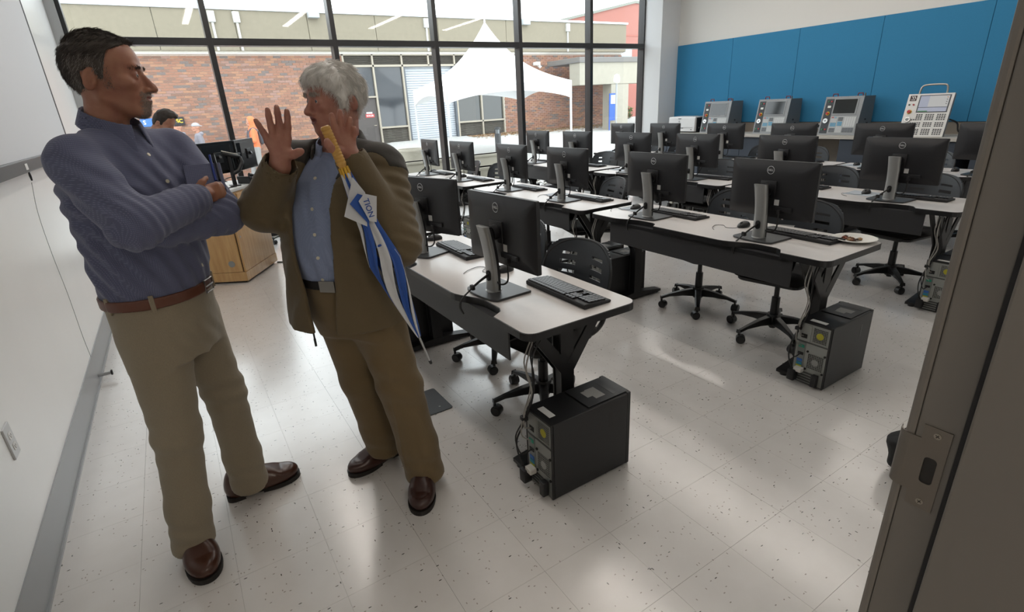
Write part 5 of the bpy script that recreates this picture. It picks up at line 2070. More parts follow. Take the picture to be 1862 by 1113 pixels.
def cloth_mat(name, rgb, weave=900, amt=.12, rough=.85, check=None, scale=420):
    m = bpy.data.materials.new(name)
    m.use_nodes = True
    nt = m.node_tree
    b = nt.nodes['Principled BSDF']
    b.inputs['Roughness'].default_value = rough
    b.inputs['Sheen Weight'].default_value = .15
    tc = nt.nodes.new('ShaderNodeTexCoord')
    c = lin(rgb)
    n = nt.nodes.new('ShaderNodeTexNoise')
    n.inputs['Scale'].default_value = weave
    n.inputs['Detail'].default_value = 2
    mp = nt.nodes.new('ShaderNodeMapping')
    mp.inputs['Scale'].default_value = (1, 1, .35)
    nt.links.new(tc.outputs['Object'], mp.inputs['Vector'])
    nt.links.new(mp.outputs[0], n.inputs['Vector'])
    mx = nt.nodes.new('ShaderNodeMix')
    mx.data_type = 'RGBA'
    mx.inputs[6].default_value = (*[x * (1 - amt) for x in c], 1)
    mx.inputs[7].default_value = (*[min(1, x * (1 + amt)) for x in c], 1)
    nt.links.new(n.outputs['Fac'], mx.inputs[0])
    outc = mx.outputs[2]
    if check:
        sp = nt.nodes.new('ShaderNodeSeparateXYZ')
        nt.links.new(tc.outputs['Object'], sp.inputs[0])
        ad = nt.nodes.new('ShaderNodeMath')
        ad.operation = 'ADD'
        nt.links.new(sp.outputs[0], ad.inputs[0])
        nt.links.new(sp.outputs[1], ad.inputs[1])
        prev = None
        for src in (ad.outputs[0], sp.outputs[2]):
            mu = nt.nodes.new('ShaderNodeMath')
            mu.operation = 'MULTIPLY'
            mu.inputs[1].default_value = scale
            nt.links.new(src, mu.inputs[0])
            si = nt.nodes.new('ShaderNodeMath')
            si.operation = 'SINE'
            nt.links.new(mu.outputs[0], si.inputs[0])
            gt = nt.nodes.new('ShaderNodeMath')
            gt.operation = 'GREATER_THAN'
            gt.inputs[1].default_value = .35
            nt.links.new(si.outputs[0], gt.inputs[0])
            if prev is None:
                prev = gt
            else:
                mul = nt.nodes.new('ShaderNodeMath')
                mul.operation = 'MULTIPLY'
                nt.links.new(prev.outputs[0], mul.inputs[0])
                nt.links.new(gt.outputs[0], mul.inputs[1])
                prev = mul
        m2 = nt.nodes.new('ShaderNodeMix')
        m2.data_type = 'RGBA'
        nt.links.new(prev.outputs[0], m2.inputs[0])
        nt.links.new(outc, m2.inputs[6])
        m2.inputs[7].default_value = (*lin(check), 1)
        outc = m2.outputs[2]
    nt.links.new(outc, b.inputs['Base Color'])
    n2 = nt.nodes.new('ShaderNodeTexNoise')
    n2.inputs['Scale'].default_value = 26
    n2.inputs['Detail'].default_value = 3
    nt.links.new(tc.outputs['Object'], n2.inputs['Vector'])
    bp = nt.nodes.new('ShaderNodeBump')
    bp.inputs['Strength'].default_value = .35
    bp.inputs['Distance'].default_value = .006
    nt.links.new(n2.outputs['Fac'], bp.inputs['Height'])
    nt.links.new(bp.outputs[0], b.inputs['Normal'])
    return m


def make_shoe(parent, heel, heading, L, upm, som, base, lace=False, moc=False, wd=1.14):
    """upper, sole and lacing of one shoe; heel = back of the heel on the floor"""
    s = L / .30
    rows = rotz_rows(heading)
    Mx = (rows, heel)
    loc = [ell((.205, 0, .036), (.092, .050, .040)), ell((.055, 0, .052), (.056, .039, .062), k=.03), cone((.06, 0, .095), (.19, 0, .055), .042, .036, k=.03),
           ell((.13, .004, .03), (.12, .046, .034), k=.02),
           fprim(lambda P: .014 - P[:, 2], (.15, 0, .05), .5, 'i', .004),
           fprim(lambda P: P[:, 2] - (.125 - .06 * np.clip((P[:, 0] - .11) / .12, 0, 1)), (.15, 0, .05), .5, 'i', .01)]
    if moc:
        loc.append(fprim(lambda P: np.where(np.abs(np.sqrt(((P[:, 0] - .19) / .075) ** 2 + (P[:, 1] / .034) ** 2) - 1) < .07, .0022, 0.0).astype(F32), (0, 0, 0), 99, 'd', 0))
    pr = [xprim(p, Mx, (s, s * wd, s * 1.05)) for p in loc]
    h = np.array(heel)
    u = sdf_object('shoe_upper', pr, h + np.array((-.36, -.36, -.01)), h + np.array((.36, .36, .16)), coarse=.0055, mats=upm, parent=parent, base=base)
    # sole outline
    out = [(.0, -.0), (.004, .022), (.03, .036), (.09, .036), (.14, .044), (.2, .053), (.255, .045), (.288, .026), (.30, .0), (.288, -.028), (.255, -.047), (.2, -.052), (.14, -.042), (.09, -.036), (.03, -.036), (.004, -.022)]
    out = [(x * s, y * s * wd) for x, y in out]
    sp = [(p.x, p.y) for p in spline([Vector((x, y, 0)) for x, y in out + [out[0]]], 3)][:-1]
    mb = MB()
    R3 = Matrix(rows.tolist()).transposed()
    mb.X = Matrix.Translation(Vector(heel) - Vector(base)) @ R3.to_4x4()
    mb.prism(sp, .010, .021)
    hl = [(x, y) for x, y in sp if x < .085 * s]
    mb.prism(hl, 0, .0105)
    tl = [(x, y * .96) for x, y in sp if x > .13 * s]
    mb.prism(tl, 0, .0105)
    so = mb.build('shoe_sole', som, u, smooth=False)
    if lace:
        mb = MB()
        mb.X = Matrix.Translation(Vector(heel) - Vector(base)) @ R3.to_4x4()
        for q in range(4):
            x = (.125 + .018 * q) * s
            z = (.101 - .011 * q) * s
            mb.tube([(x - .004, -.022, z - .010), (x, 0, z + .001), (x + .004, .022, z - .010)], .0017, 6)
        for sg in (-1, 1):
            mb.tube(spline([(.13 * s, 0, .103), (.12 * s, sg * .02, .115), (.135 * s, sg * .038, .108), (.15 * s, sg * .03, .092), (.135 * s, sg * .008, .1)], 5), .0016, 6)
        mb.build('laces', M('lace_brown', '2a1a12', .7), u, smooth=True)
    return u

# ================================================================== MAN WITH CROSSED ARMS
from mathutils.bvhtree import BVHTree


def bvh_of(o):
    me = o.data
    return BVHTree.FromPolygons([v.co[:] for v in me.vertices], [p.vertices[:] for p in me.polygons])


def stick(o, frm, dr):
    """first hit on o's mesh from point frm (in o's own space) along dr -> (point, normal)"""
    h = bvh_of(o).ray_cast(Vector(frm), Vector(dr))
    return (h[0], h[1]) if h[0] is not None else (Vector(frm), -Vector(dr))


def hairline(zl):
    xs_, zs_ = [a for a, b in zl], [b for a, b in zl]

    def f(P):
        return ((np.interp(P[:, 0], xs_, zs_) - P[:, 2]) * .75).astype(F32)
    return fprim(f, (0, 0, .12), .4, 'i', .006)


def hair_noise(am, sc):
    def f(P):
        return (am * (np.sin(P[:, 0] * sc + 2 * np.sin(P[:, 1] * sc * .7)) + np.sin(P[:, 1] * sc * 1.3 + 1.5 * np.sin(P[:, 2] * sc * .8)))).astype(F32)
    return fprim(f, (0, 0, 0), 99, 'd', 0)


def beard(name, o_body, Mx, s, test, n, length, rad, mats, parent, flowdir, seed):
    co, no = mesh_normals(o_body)
    base = np.array(parent.location)
    Rw, org = np.array(Mx[0]), np.array(Mx[1])
    q = ((co + base - org) @ Rw.T) / np.array(s)
    m = test(q)
    ids = np.nonzero(m)[0]
    if len(ids) == 0:
        return None
    rs = np.random.RandomState(seed)
    pk = rs.choice(ids, n)
    rt = co[pk] + rs.normal(0, .0018, (n, 3))
    fl = np.array(flowdir) @ Rw
    return strands(name, rt, no[pk], lambda p: np.tile(fl, (len(p), 1)), length, rad, mats, parent, seg=3, lift=.5, seed=seed)


SKIN1 = skin_mat('skin_tanned', 'a8785f', '96604c')
LIP1 = M('lips_brown', '8a5448', .45)
B1 = (-.13, 2.08, 0.0)
man1 = thing('person', 'man in blue checked shirt and khaki trousers standing with arms crossed', 'person', B1)
H1 = (rotz_rows(-13, 2), (-.094, 2.07, 1.560))
S1 = (.935, 1.0, 1.0)
hp1 = [xprim(p, H1, S1) for p in head_prims({'nose': 1.06, 'chin': -.006, 'nlen': .005})]
shR, elR, wrR = A3((-.225, 1.925, 1.445)), A3((-.122, 1.735, 1.285)), A3((.030, 1.905, 1.312))
shL, elL, wrL = A3((.025, 2.20, 1.445)), A3((.108, 2.01, 1.243)), A3((-.065, 1.895, 1.238))
body1 = hp1 + [cone((-.122, 2.074, 1.61), (-.145, 2.078, 1.46), .051, .062, k=.02)]
body1 += [loft([.80, .95, 1.1, 1.3, 1.42, 1.49], [-.132, -.132, -.13, -.135, -.135, -.135], [2.055, 2.055, 2.06, 2.07, 2.075, 2.075], [.11, .115, .115, .10, .07, .045], [.13, .145, .14, .15, .15, .08], [-20, -20, -25, -42, -45, -45], k=.03)]
body1 += chain([shR, elR, wrR], [.048, .042, .030], .02) + chain([shL, elL, wrL], [.048, .042, .030], .02)
body1 += chain([(-.185, 1.99, .88), (-.205, 1.965, .50), (-.262, 1.98, .10)], [.078, .05, .030], .02) + chain([(-.075, 2.13, .88), (-.035, 2.165, .52), (-.045, 2.20, .10)], [.078, .05, .030], .02)
body1 += [cone((-.262, 1.98, .07), (-.252, 1.90, .035), .024, .018, k=.02), cone((-.045, 2.20, .07), (.04, 2.21, .035), .024, .018, k=.02)]
# right hand laid over the left upper arm, left hand closed under the right arm
body1 += [ell((.062, 1.935, 1.325), (.042, .03, .022), rotz_rows(45), k=.02)]
for q, (dx, dz) in enumerate(((.0, .018), (.006, .004), (.008, -.010), (.006, -.024))):
    a = A3((.082 + dx * .5, 1.955, 1.325 + dz))
    body1 += chain([a, a + A3((.026, .016, .006)), a + A3((.040, .040, .0)), a + A3((.040, .058, -.008))], [.0095, .009, .0085, .0075], .004)
body1 += chain([(.05, 1.925, 1.342), (.07, 1.93, 1.362), (.088, 1.95, 1.372)], [.012, .011, .009], .006)
body1 += [ell((-.10, 1.885, 1.25), (.045, .028, .03), rotz_rows(10), k=.02)]
for q in range(4):
    a = A3((-.135, 1.885, 1.272 - .016 * q))
    body1 += chain([a, a + A3((-.024, .018, 0)), a + A3((-.015, .04, 0))], [.010, .0095, .0085], .004)
body1 += chain([(-.095, 1.87, 1.275), (-.125, 1.862, 1.29), (-.15, 1.872, 1.288)], [.012, .011, .009], .006)


def lips_pick(Mx, s, mo=0.0, bd=False):
    Rw, org = np.array(Mx[0]), np.array(Mx[1])

    def f(c):
        q = ((c - org) @ Rw.T) / np.array(s)
        e = (((q[:, 0] - .094) / .014) ** 2 + (q[:, 1] / .022) ** 2 + ((q[:, 2] - .0555) / (.0105 + mo)) ** 2)
        r_ = (e < 1).astype(int)
        if bd:
            k_ = (q[:, 0] > .056 + .004 * np.sin(900 * q[:, 2])) & (q[:, 2] < .072) & (q[:, 2] > -.004) & (np.abs(q[:, 1]) < .031 + .004 * np.sin(700 * q[:, 2] + 300 * q[:, 0])) & (e >= 1) & (q[:, 0] < .12)
            r_[k_] = 2
        return r_
    return f


b1 = sdf_object('body', body1, (-.42, 1.66, .0), (.30, 2.36, 1.83), (((-.21, .04, .0032),), ((1.975, 2.165, .0032),), ((1.53, 1.83, .0032),)), .009, [SKIN1, LIP1, M('beard_grey_skin', '8d766a', .7, noise=(300, .3), bump=(500, .5, .001))], man1, B1, lips_pick(H1, S1, 0.0, True))
eyes(H1, S1, man1, B1, '3a2c22')
# hair, cut short and greying
hm1 = [M('hair_dark_brown', '332c27', .6), M('hair_grey_brown', '4a433e', .6), M('hair_grey', '7b756f', .6)]
zl1 = [(-.14, .062), (-.10, .062), (-.07, .075), (-.058, .085), (-.052, .13), (-.016, .138), (-.010, .108), (.004, .108), (.010, .14), (.024, .178), (.05, .192), (.07, .205), (.09, .212), (.14, .22)]
hair1 = [ell((-.019, 0, .1445), (.1045, .0795, .0985)), ell((.033, 0, .188), (.052, .054, .031), k=.02), hairline(zl1), hair_noise(.0012, 210)]
ho1 = sdf_object('hair', [xprim(p, H1, S1) for p in hair1], (-.24, 1.96, 1.60), (.04, 2.18, 1.84), ((), (), ()), .0038, [M('hair_base_brown', '453d37', .65)], man1, B1)


def hair_strands(o, Mx, s, n, flow, length, rad, mats, seed, lift, curl, droop=0.0, test=None):
    co, no = mesh_normals(o)
    base = np.array(o.parent.location)
    Rw, org = np.array(Mx[0]), np.array(Mx[1])
    q = ((co + base - org) @ Rw.T) / np.array(s)
    okm = (no @ Rw.T)[:, 2] > -.55 if test is None else test(q, no @ Rw.T)
    ids = np.nonzero(okm)[0]
    rs = np.random.RandomState(seed)
    pk = rs.choice(ids, n)
    rt = co[pk] + rs.normal(0, .0015, (n, 3)).astype(F32)

    def fl(p):
        ql = ((p + base - org) @ Rw.T) / np.array(s)
        return flow(ql) @ Rw
    return strands(o.name.split('.')[0] + '_strands', rt, no[pk], fl, length, rad, mats, o, seg=4, lift=lift, curl=curl, seed=seed, droop=droop)


hair_strands(ho1, H1, S1, 6500, lambda q: np.stack([np.where(q[:, 2] > .2, .5, -.6), 0 * q[:, 0], np.where(q[:, 2] > .2, .35, -.6)], 1), .017, .0006, [hm1[0], hm1[0], hm1[1]], 5, .22, .16, test=lambda q, n: (n[:, 2] > -.55) & ((q[:, 2] > .165) | (q[:, 0] < -.08)))
hair_strands(ho1, H1, S1, 3500, lambda q: np.stack([-.5 + 0 * q[:, 0], 0 * q[:, 0], -.7 + 0 * q[:, 0]], 1), .013, .0006, [hm1[1], hm1[2], M('hair_silver_side', '958f88', .6)], 6, .22, .16, test=lambda q, n: (q[:, 2] < .175) & (q[:, 0] > -.09))
beard('sideburn_stubble', b1, H1, S1, lambda q: (np.abs(q[:, 1]) > .045) & (q[:, 0] > -.002) & (q[:, 0] < .022) & (q[:, 2] > .085) & (q[:, 2] < .14), 700, .006, .0004, [hm1[1], hm1[2]], man1, (0, 0, -1), 8)
beard('goatee', b1, H1, S1, lambda q: (q[:, 0] > .055) & (q[:, 2] < .075) & (q[:, 2] > -.005) & (np.abs(q[:, 1]) < .036) & ~((np.abs(q[:, 2] - .0555) < .010) & (np.abs(q[:, 1]) < .022) & (q[:, 0] > .083)) & (q[:, 0] < .12), 2200, .004, .0005, [hm1[2], M('beard_silver', '9b948c', .6), M('beard_silver', '9b948c', .6)], man1, (.3, 0, -1), 9)
beard('eyebrows', b1, H1, S1, lambda q: (q[:, 0] > .066) & (np.abs(q[:, 2] - (.1385 - .25 * np.maximum(0, np.abs(q[:, 1]) - .036))) < .0030) & (np.abs(q[:, 1]) > .012) & (np.abs(q[:, 1]) < .046), 420, .0055, .0006, [hm1[0], hm1[1]], man1, (0, 0, .4), 10)

# shirt: torso, sleeves, collar
SH1 = cloth_mat('shirt_blue_check', '565a74', 700, .12, .85, '71758d', 1256)
ang1 = [-20, -20, -22, -30, -38, -42, -44, -45, -45]
zz1 = [.99, 1.045, 1.09, 1.18, 1.28, 1.37, 1.44, 1.485, 1.52]
cx1 = [-.132, -.130, -.128, -.126, -.132, -.135, -.132, -.130, -.130]
cy1 = [2.055, 2.055, 2.055, 2.06, 2.068, 2.072, 2.074, 2.075, 2.075]
a1 = [.140, .152, .160, .156, .146, .136, .108, .085, .066]
bb1 = [.168, .178, .182, .182, .186, .190, .170, .118, .075]
shirt1 = [loft(zz1, cx1, cy1, a1, bb1, ang1, 2.2)]
shirt1 += chain([shR, elR], [.070, .066], .03) + [cone(elR, wrR, .064, .050, k=.02)]
shirt1 += chain([shL, elL], [.068, .066], .03) + [cone(elL, wrL, .062, .052, k=.02)]
shirt1 += [cone((-.150, 2.052, 1.478), (-.215, 1.945, 1.470), .062, .050, k=.04), cone((-.112, 2.098, 1.478), (.005, 2.18, 1.470), .062, .050, k=.04)]
shirt1 += [cone((.012, 1.885, 1.311), (.034, 1.91, 1.313), .051, .050, k=.004)]


def placket(cxy, ang, w, am, zr):
    c_, s_ = math.cos(math.radians(ang)), math.sin(math.radians(ang))

    def f(P):
        X, Y = P[:, 0] - cxy[0], P[:, 1] - cxy[1]
        u, v = X * c_ + Y * s_, -X * s_ + Y * c_
        return np.where((np.abs(v) < w) & (u > .02) & (P[:, 2] > zr[0]) & (P[:, 2] < zr[1]), -am, 0).astype(F32)
    return fprim(f, (0, 0, 0), 99, 'd', 0)


shirt1 += [placket((-.13, 2.07), -36, .017, .0022, (1.0, 1.5)),
           folds([((-.17, 1.84, 1.36), .11, (.6, -.2, 1), .045, .006), (tuple(elR), .09, (1, .6, .4), .034, .006), (tuple(elL), .09, (.5, 1, .5), .036, .006), ((-.06, 1.98, 1.1), .16, (1, .5, .25), .055, .005),
                  ((-.22, 1.98, 1.12), .14, (1, -.3, .6), .05, .006), ((-.02, 2.0, 1.40), .12, (1, .2, .6), .05, .004), ((.01, 1.88, 1.31), .06, (1, .8, 0), .028, .004), ((-.24, 2.02, 1.3), .14, (.4, .3, 1), .06, .005)])]
o_sh1 = sdf_object('shirt', shirt1, (-.42, 1.62, .98), (.25, 2.36, 1.56), ((), (), ()), .0062, SH1, man1, B1)
# collar
nx1, ny1 = -.118, 2.073


def collar_f(nc, ang, r0, flare, ztop, slope, hgt, gap, th=.0035):
    c_, s_ = math.cos(math.radians(ang)), math.sin(math.radians(ang))

    def f(P):
        X, Y = P[:, 0] - nc[0], P[:, 1] - nc[1]
        u, v = X * c_ + Y * s_, -X * s_ + Y * c_
        zt = ztop - slope * (u + .07)
        h_ = hgt * (1 + .55 * np.clip(u / .07, 0, 1))
        t = np.clip((zt - P[:, 2]) / h_, 0, 1.2)
        r = r0 + flare * t
        d = np.abs(np.sqrt(u * u + (v * 1.06) ** 2) - r) - th
        d = np.maximum(d, np.maximum(P[:, 2] - zt, zt - h_ - P[:, 2]))
        g = gap + .25 * np.clip(u, 0, 1) * t
        d = np.maximum(d, np.where(u > 0, g - np.abs(v), -1))
        return d.astype(F32)
    return f


sdf_object('collar', [fprim(collar_f((nx1, ny1), -38, .070, .022, 1.600, .42, .052, .012), (nx1, ny1, 1.54), .16)], (nx1 - .13, ny1 - .13, 1.44), (nx1 + .13, ny1 + .13, 1.63), ((), (), ()), .0042, SH1, o_sh1, B1, relax=1)
btn = M('button_pearl', 'cfc8b4', .35)
F1 = Vector((math.cos(math.radians(-36)), math.sin(math.radians(-36)), 0))
for z in (1.452, 1.37, 1.095):
    p, n = stick(o_sh1, Vector((-.13, 2.07, z)) - Vector(B1) + F1 * .6, -F1)
    MB().cyl(p - n * .0005, p + n * .0022, .0058, n=14).build('button', btn, o_sh1)
# chest pocket with two pens
L1 = Vector((-F1.y, F1.x, 0))
pc, pn = stick(o_sh1, Vector((-.13, 2.07, 1.365)) - Vector(B1) + F1 * .6 + L1 * .095, -F1)
rt_ = Vector((0, 0, 1)).cross(pn).normalized()
up_ = pn.cross(rt_).normalized()
RP = Matrix((rt_, up_, pn)).transposed().to_4x4()
mb = MB()
mb.X = Matrix.Translation(pc) @ RP
mb.prism([(-.055, .055), (-.055, -.05), (-.04, -.065), (.04, -.065), (.055, -.05), (.055, .055)], -.012, .004)
pk1 = mb.build('chest_pocket', SH1, o_sh1, bevel=.002)
for dx, cm in ((.03, '2b3f8a'), (.042, '17181b')):
    mb = MB()
    mb.X = Matrix.Translation(pc) @ RP
    mb.cyl((dx, -.02, .006), (dx, .085, .006), .004, n=10).box(dx - .0015, dx + .0015, .035, .08, .009, .011)
    mb.build('pen', M('pen_' + cm, cm, .3), pk1)
# trousers, belt
TR1 = cloth_mat('trousers_khaki', '8a7f6c', 500, .14, .9)
cfp = [loft([.80, .86, .95, 1.01, 1.035], -.132, 2.055, [.13, .140, .148, .149, .149], [.165, .174, .178, .175, .174], -20, 2.2, k=.04)]
cfp += chain([(-.178, 1.985, .88), (-.203, 1.968, .52), (-.242, 1.975, .22), (-.262, 1.970, .050)], [.100, .074, .070, .074], .03)
cfp += chain([(-.075, 2.13, .88), (-.032, 2.165, .54), (-.033, 2.19, .22), (-.034, 2.198, .055)], [.100, .073, .070, .075], .03)
cfp += [fprim(lambda P: (.045 + .06 * np.clip((P[:, 1] - 2.1) * 4, 0, .3)) - P[:, 2], (-.1, 2.05, .5), 2, 'i', .004),
        folds([((-.26, 1.95, .13), .08, (.4, .1, 1), .07, .0035), ((-.03, 2.17, .15), .08, (.5, 0, 1), .07, .004), ((-.21, 1.95, .52), .12, (.3, 0, 1), .09, .004), ((-.03, 2.15, .55), .12, (.2, .1, 1), .08, .005), ((-.09, 1.99, .86), .10, (1, .3, .8), .06, .005)])]
o_tr1 = sdf_object('trousers', cfp, (-.42, 1.78, .03), (.14, 2.36, 1.05), ((), (), ()), .0068, TR1, man1, B1)


def ring(zs, cx, cy, a, b, ang, th, ex=2.2):
    f0 = loft([zs[0] - .2, zs[1] + .2], cx, cy, a, b, ang, ex).f

    def f(P):
        d = np.abs(f0(P)) - th
        return np.maximum(d, np.maximum(zs[0] - P[:, 2], P[:, 2] - zs[1])).astype(F32)
    return fprim(f, (cx, cy, (zs[0] + zs[1]) / 2), max(a, b) + .03, 'u', .003)


blt = M('belt_brown_leather', '5e3524', .42, bump=(120, .2, .001))
o_b1 = sdf_object('belt', [ring((1.004, 1.040), -.132, 2.055, .154, .180, -20, .0038)], (-.34, 1.84, .98), (.06, 2.27, 1.06), ((), (), ()), .0046, blt, man1, B1, relax=1)
Fb = Vector((math.cos(math.radians(-26)), math.sin(math.radians(-26)), 0))
Lb = Vector((-Fb.y, Fb.x, 0))
bc_ = Vector((-.132, 2.055, 1.022)) + Fb * .161 - Vector(B1)
mb = MB()
mb.X = Matrix.Translation(bc_) @ Matrix((Fb, Lb, Vector((0, 0, 1)))).transposed().to_4x4()
mb.tube([(0, -.026, -.021), (.003, .022, -.021), (.003, .022, .021), (0, -.026, .021)], .0032, 8, closed=True)
mb.tube([(.004, .022, 0), (.004, -.03, 0)], .0024, 8)
mb.build('buckle', M('buckle_nickel', '9b9793', .3, metal=.85), o_b1, smooth=True)
for dang in (-75, -118, 20, 150):
    an = math.radians(-20 + dang)
    dv = Vector((math.cos(an), math.sin(an), 0))
    rr = 1 / math.sqrt((math.cos(math.radians(dang)) / .159) ** 2 + (math.sin(math.radians(dang)) / .185) ** 2)
    mb = MB()
    mb.X = Matrix.Translation(Vector((-.132, 2.055, 0)) + dv * rr - Vector(B1)) @ Matrix.Rotation(an, 4, 'Z')
    mb.box(-.004, .0035, -.007, .007, .995, 1.05, c=.002)
    mb.build('belt_loop', TR1, o_tr1)
shm1 = M('shoe_leather_brown', '45281c', .28, bump=(90, .1, .001))
shs = M('shoe_sole_dark', '17120f', .6)
make_shoe(man1, (-.272, 2.090, 0), -82, .305, shm1, shs, B1, lace=True)
make_shoe(man1, (-.135, 2.235, 0), 0, .305, shm1, shs, B1, lace=True)

# ================================================================== OLDER MAN WITH RAISED HANDS AND UMBRELLA
SKIN2 = skin_mat('skin_ruddy', 'b58370', 'a0695a')
LIP2 = M('lips_rose', '8d5550', .45)
B2 = (.56, 1.95, 0.0)
man2 = thing('person', 'white haired man in olive jacket with both hands raised', 'person', B2)
H2 = (rotz_rows(-168, 3, 0), (.522, 1.935, 1.477))
S2 = (.91, .95, .91)
hp2 = [xprim(p, H2, S2) for p in head_prims({'nose': 1.22, 'mouth': .0045, 'jowl': .006, 'extra': [ell((.03, 0, .012), (.045, .04, .022), k=.02)]})]
sR2, eR2, wR2 = A3((.375, 2.075, 1.365)), A3((.235, 1.99, 1.245)), A3((0.2940, 1.8600, 1.3908))
sL2, eL2, wL2 = A3((.612, 1.820, 1.340)), A3((.588, 1.690, 1.115)), A3((0.4861, 1.7100, 1.3977))
body2 = hp2 + [cone((.535, 1.945, 1.53), (.515, 1.955, 1.38), .060, .068, k=.03)]
body2 += [loft([.78, .95, 1.1, 1.25, 1.35, 1.41], [.48, .475, .475, .485, .495, .505], 1.95, [.11, .125, .13, .11, .08, .05], [.13, .14, .145, .15, .15, .09], -137, k=.03)]
body2 += chain([sR2, eR2, wR2], [.047, .042, .029], .02) + chain([sL2, eL2, wL2], [.047, .042, .029], .02)
body2 += chain([(.42, 2.02, .86), (.455, 2.04, .48), (.535, 2.085, .10)], [.075, .05, .030], .02) + chain([(.525, 1.90, .86), (.57, 1.86, .48), (.622, 1.825, .10)], [.075, .05, .030], .02)
body2 += [cone((.535, 2.085, .07), (.47, 2.075, .035), .024, .018, k=.02), cone((.622, 1.825, .07), (.60, 1.77, .035), .024, .018, k=.02)]
# right hand: open palm toward the room, five spread fingers
YH = 1.845
body2 += [cone(wR2, (0.2976, 1.8550, 1.4130), .029, .029, k=.02)]
for a, b, ra, rb in (((0.2971, 1.8520, 1.4132), (0.2738, 1.8500, 1.4688), .017, .0125), ((0.2938, 1.8520, 1.4135), (0.2912, 1.8470, 1.4774), .018, .0135), ((0.3010, 1.8520, 1.4162), (0.3112, 1.8460, 1.4809), .018, .0135), ((0.3059, 1.8520, 1.4158), (0.3317, 1.8480, 1.4744), .017, .013), ((0.3092, 1.8480, 1.4191), (0.3285, 1.8400, 1.4312), .018, .015)):
    body2 += [cone(a, b, ra, rb, k=.012)]
body2 += chain([(0.2738, 1.8500, 1.4688), (0.2641, 1.8420, 1.4974), (0.2540, 1.8360, 1.5205), (0.2484, 1.8320, 1.5335)], [.0115, .0098, .0088, .0074], .004)
body2 += chain([(0.2912, 1.8470, 1.4774), (0.2887, 1.8380, 1.5119), (0.2872, 1.8320, 1.5440), (0.2873, 1.8300, 1.5613)], [.0122, .0106, .0096, .0080], .004)
body2 += chain([(0.3112, 1.8460, 1.4809), (0.3138, 1.8360, 1.5184), (0.3139, 1.8300, 1.5520), (0.3143, 1.8280, 1.5678)], [.0124, .0108, .0098, .0082], .004)
body2 += chain([(0.3301, 1.8480, 1.4745), (0.3375, 1.8380, 1.5088), (0.3407, 1.8320, 1.5394), (0.3419, 1.8300, 1.5554)], [.0122, .0106, .0096, .0080], .004)
body2 += chain([(0.3226, 1.8420, 1.4249), (0.3364, 1.8260, 1.4261), (0.3507, 1.8160, 1.4320), (0.3588, 1.8120, 1.4348)], [.0155, .0135, .0118, .0098], .006)
# left hand: fingers up, umbrella handle lying between thumb and palm
body2 += [cone(wL2, (0.4828, 1.7120, 1.4164), .029, .027, k=.02)]
for a, b, ra, rb in (((0.4782, 1.7120, 1.4202), (0.4493, 1.7120, 1.4717), .018, .0125), ((0.4805, 1.7140, 1.4199), (0.4673, 1.7140, 1.4752), .018, .013), ((0.4839, 1.7140, 1.4195), (0.4837, 1.7150, 1.4691), .018, .013), ((0.4873, 1.7140, 1.4192), (0.4958, 1.7150, 1.4584), .016, .012), ((0.4739, 1.7080, 1.4224), (0.4418, 1.6940, 1.4372), .018, .014)):
    body2 += [cone(a, b, ra, rb, k=.012)]
body2 += chain([(0.4493, 1.7120, 1.4717), (0.4449, 1.7020, 1.5010), (0.4415, 1.6940, 1.5263), (0.4399, 1.6900, 1.5372)], [.0118, .0103, .0093, .0078], .004)
body2 += chain([(0.4673, 1.7140, 1.4752), (0.4664, 1.7040, 1.5060), (0.4662, 1.6960, 1.5328), (0.4664, 1.6920, 1.5452)], [.0120, .0105, .0095, .0080], .004)
body2 += chain([(0.4837, 1.7150, 1.4691), (0.4888, 1.7050, 1.4965), (0.4921, 1.6970, 1.5155), (0.4928, 1.6920, 1.5234)], [.0116, .0102, .0093, .0078], .004)
body2 += chain([(0.4955, 1.7150, 1.4567), (0.5004, 1.7040, 1.4747), (0.5021, 1.6940, 1.4877), (0.5007, 1.6880, 1.4958)], [.0108, .0095, .0086, .0074], .004)
body2 += chain([(0.4413, 1.6920, 1.4374), (0.4168, 1.6640, 1.4437), (0.4051, 1.6480, 1.4562), (0.4021, 1.6420, 1.4659)], [.0145, .013, .0115, .0095], .006)
b2 = sdf_object('body', body2, (.18, 1.60, .0), (.76, 2.20, 1.72), (((.27, .64, .0034),), ((1.63, 2.03, .0034),), ((1.37, 1.72, .0034),)), .009, [SKIN2, LIP2], man2, B2, lips_pick(H2, S2, .004))
eyes(H2, S2, man2, B2, '4a5a66')
hm2 = [M('hair_white', 'f0ede8', .5), M('hair_silver', 'dedad3', .5), M('hair_steel', 'a8a298', .55)]
zl2 = [(-.15, .035), (-.11, .035), (-.075, .05), (-.058, .075), (-.053, .128), (-.014, .132), (-.010, .09), (.012, .09), (.02, .125), (.04, .150), (.07, .172), (.095, .178), (.15, .182)]
hair2 = [ell((-.018, 0, .146), (.112, .0865, .103)), ell((.04, 0, .195), (.052, .055, .030), k=.025), hairline(zl2), hair_noise(.0022, 120)]
ho2 = sdf_object('hair', [xprim(p, H2, S2) for p in hair2], (.36, 1.80, 1.48), (.70, 2.07, 1.74), ((), (), ()), .004, hm2[0], man2, B2)
hair_strands(ho2, H2, S2, 11000, lambda q: np.stack([np.where(q[:, 0] > .0, .7, -.25) + 0 * q[:, 0], .25 * np.sign(q[:, 1]), np.where(q[:, 2] > .2, -.05, -.9)], 1), .028, .0006, [hm2[0], hm2[0], hm2[0], hm2[1]], 15, .22, .30, .12)
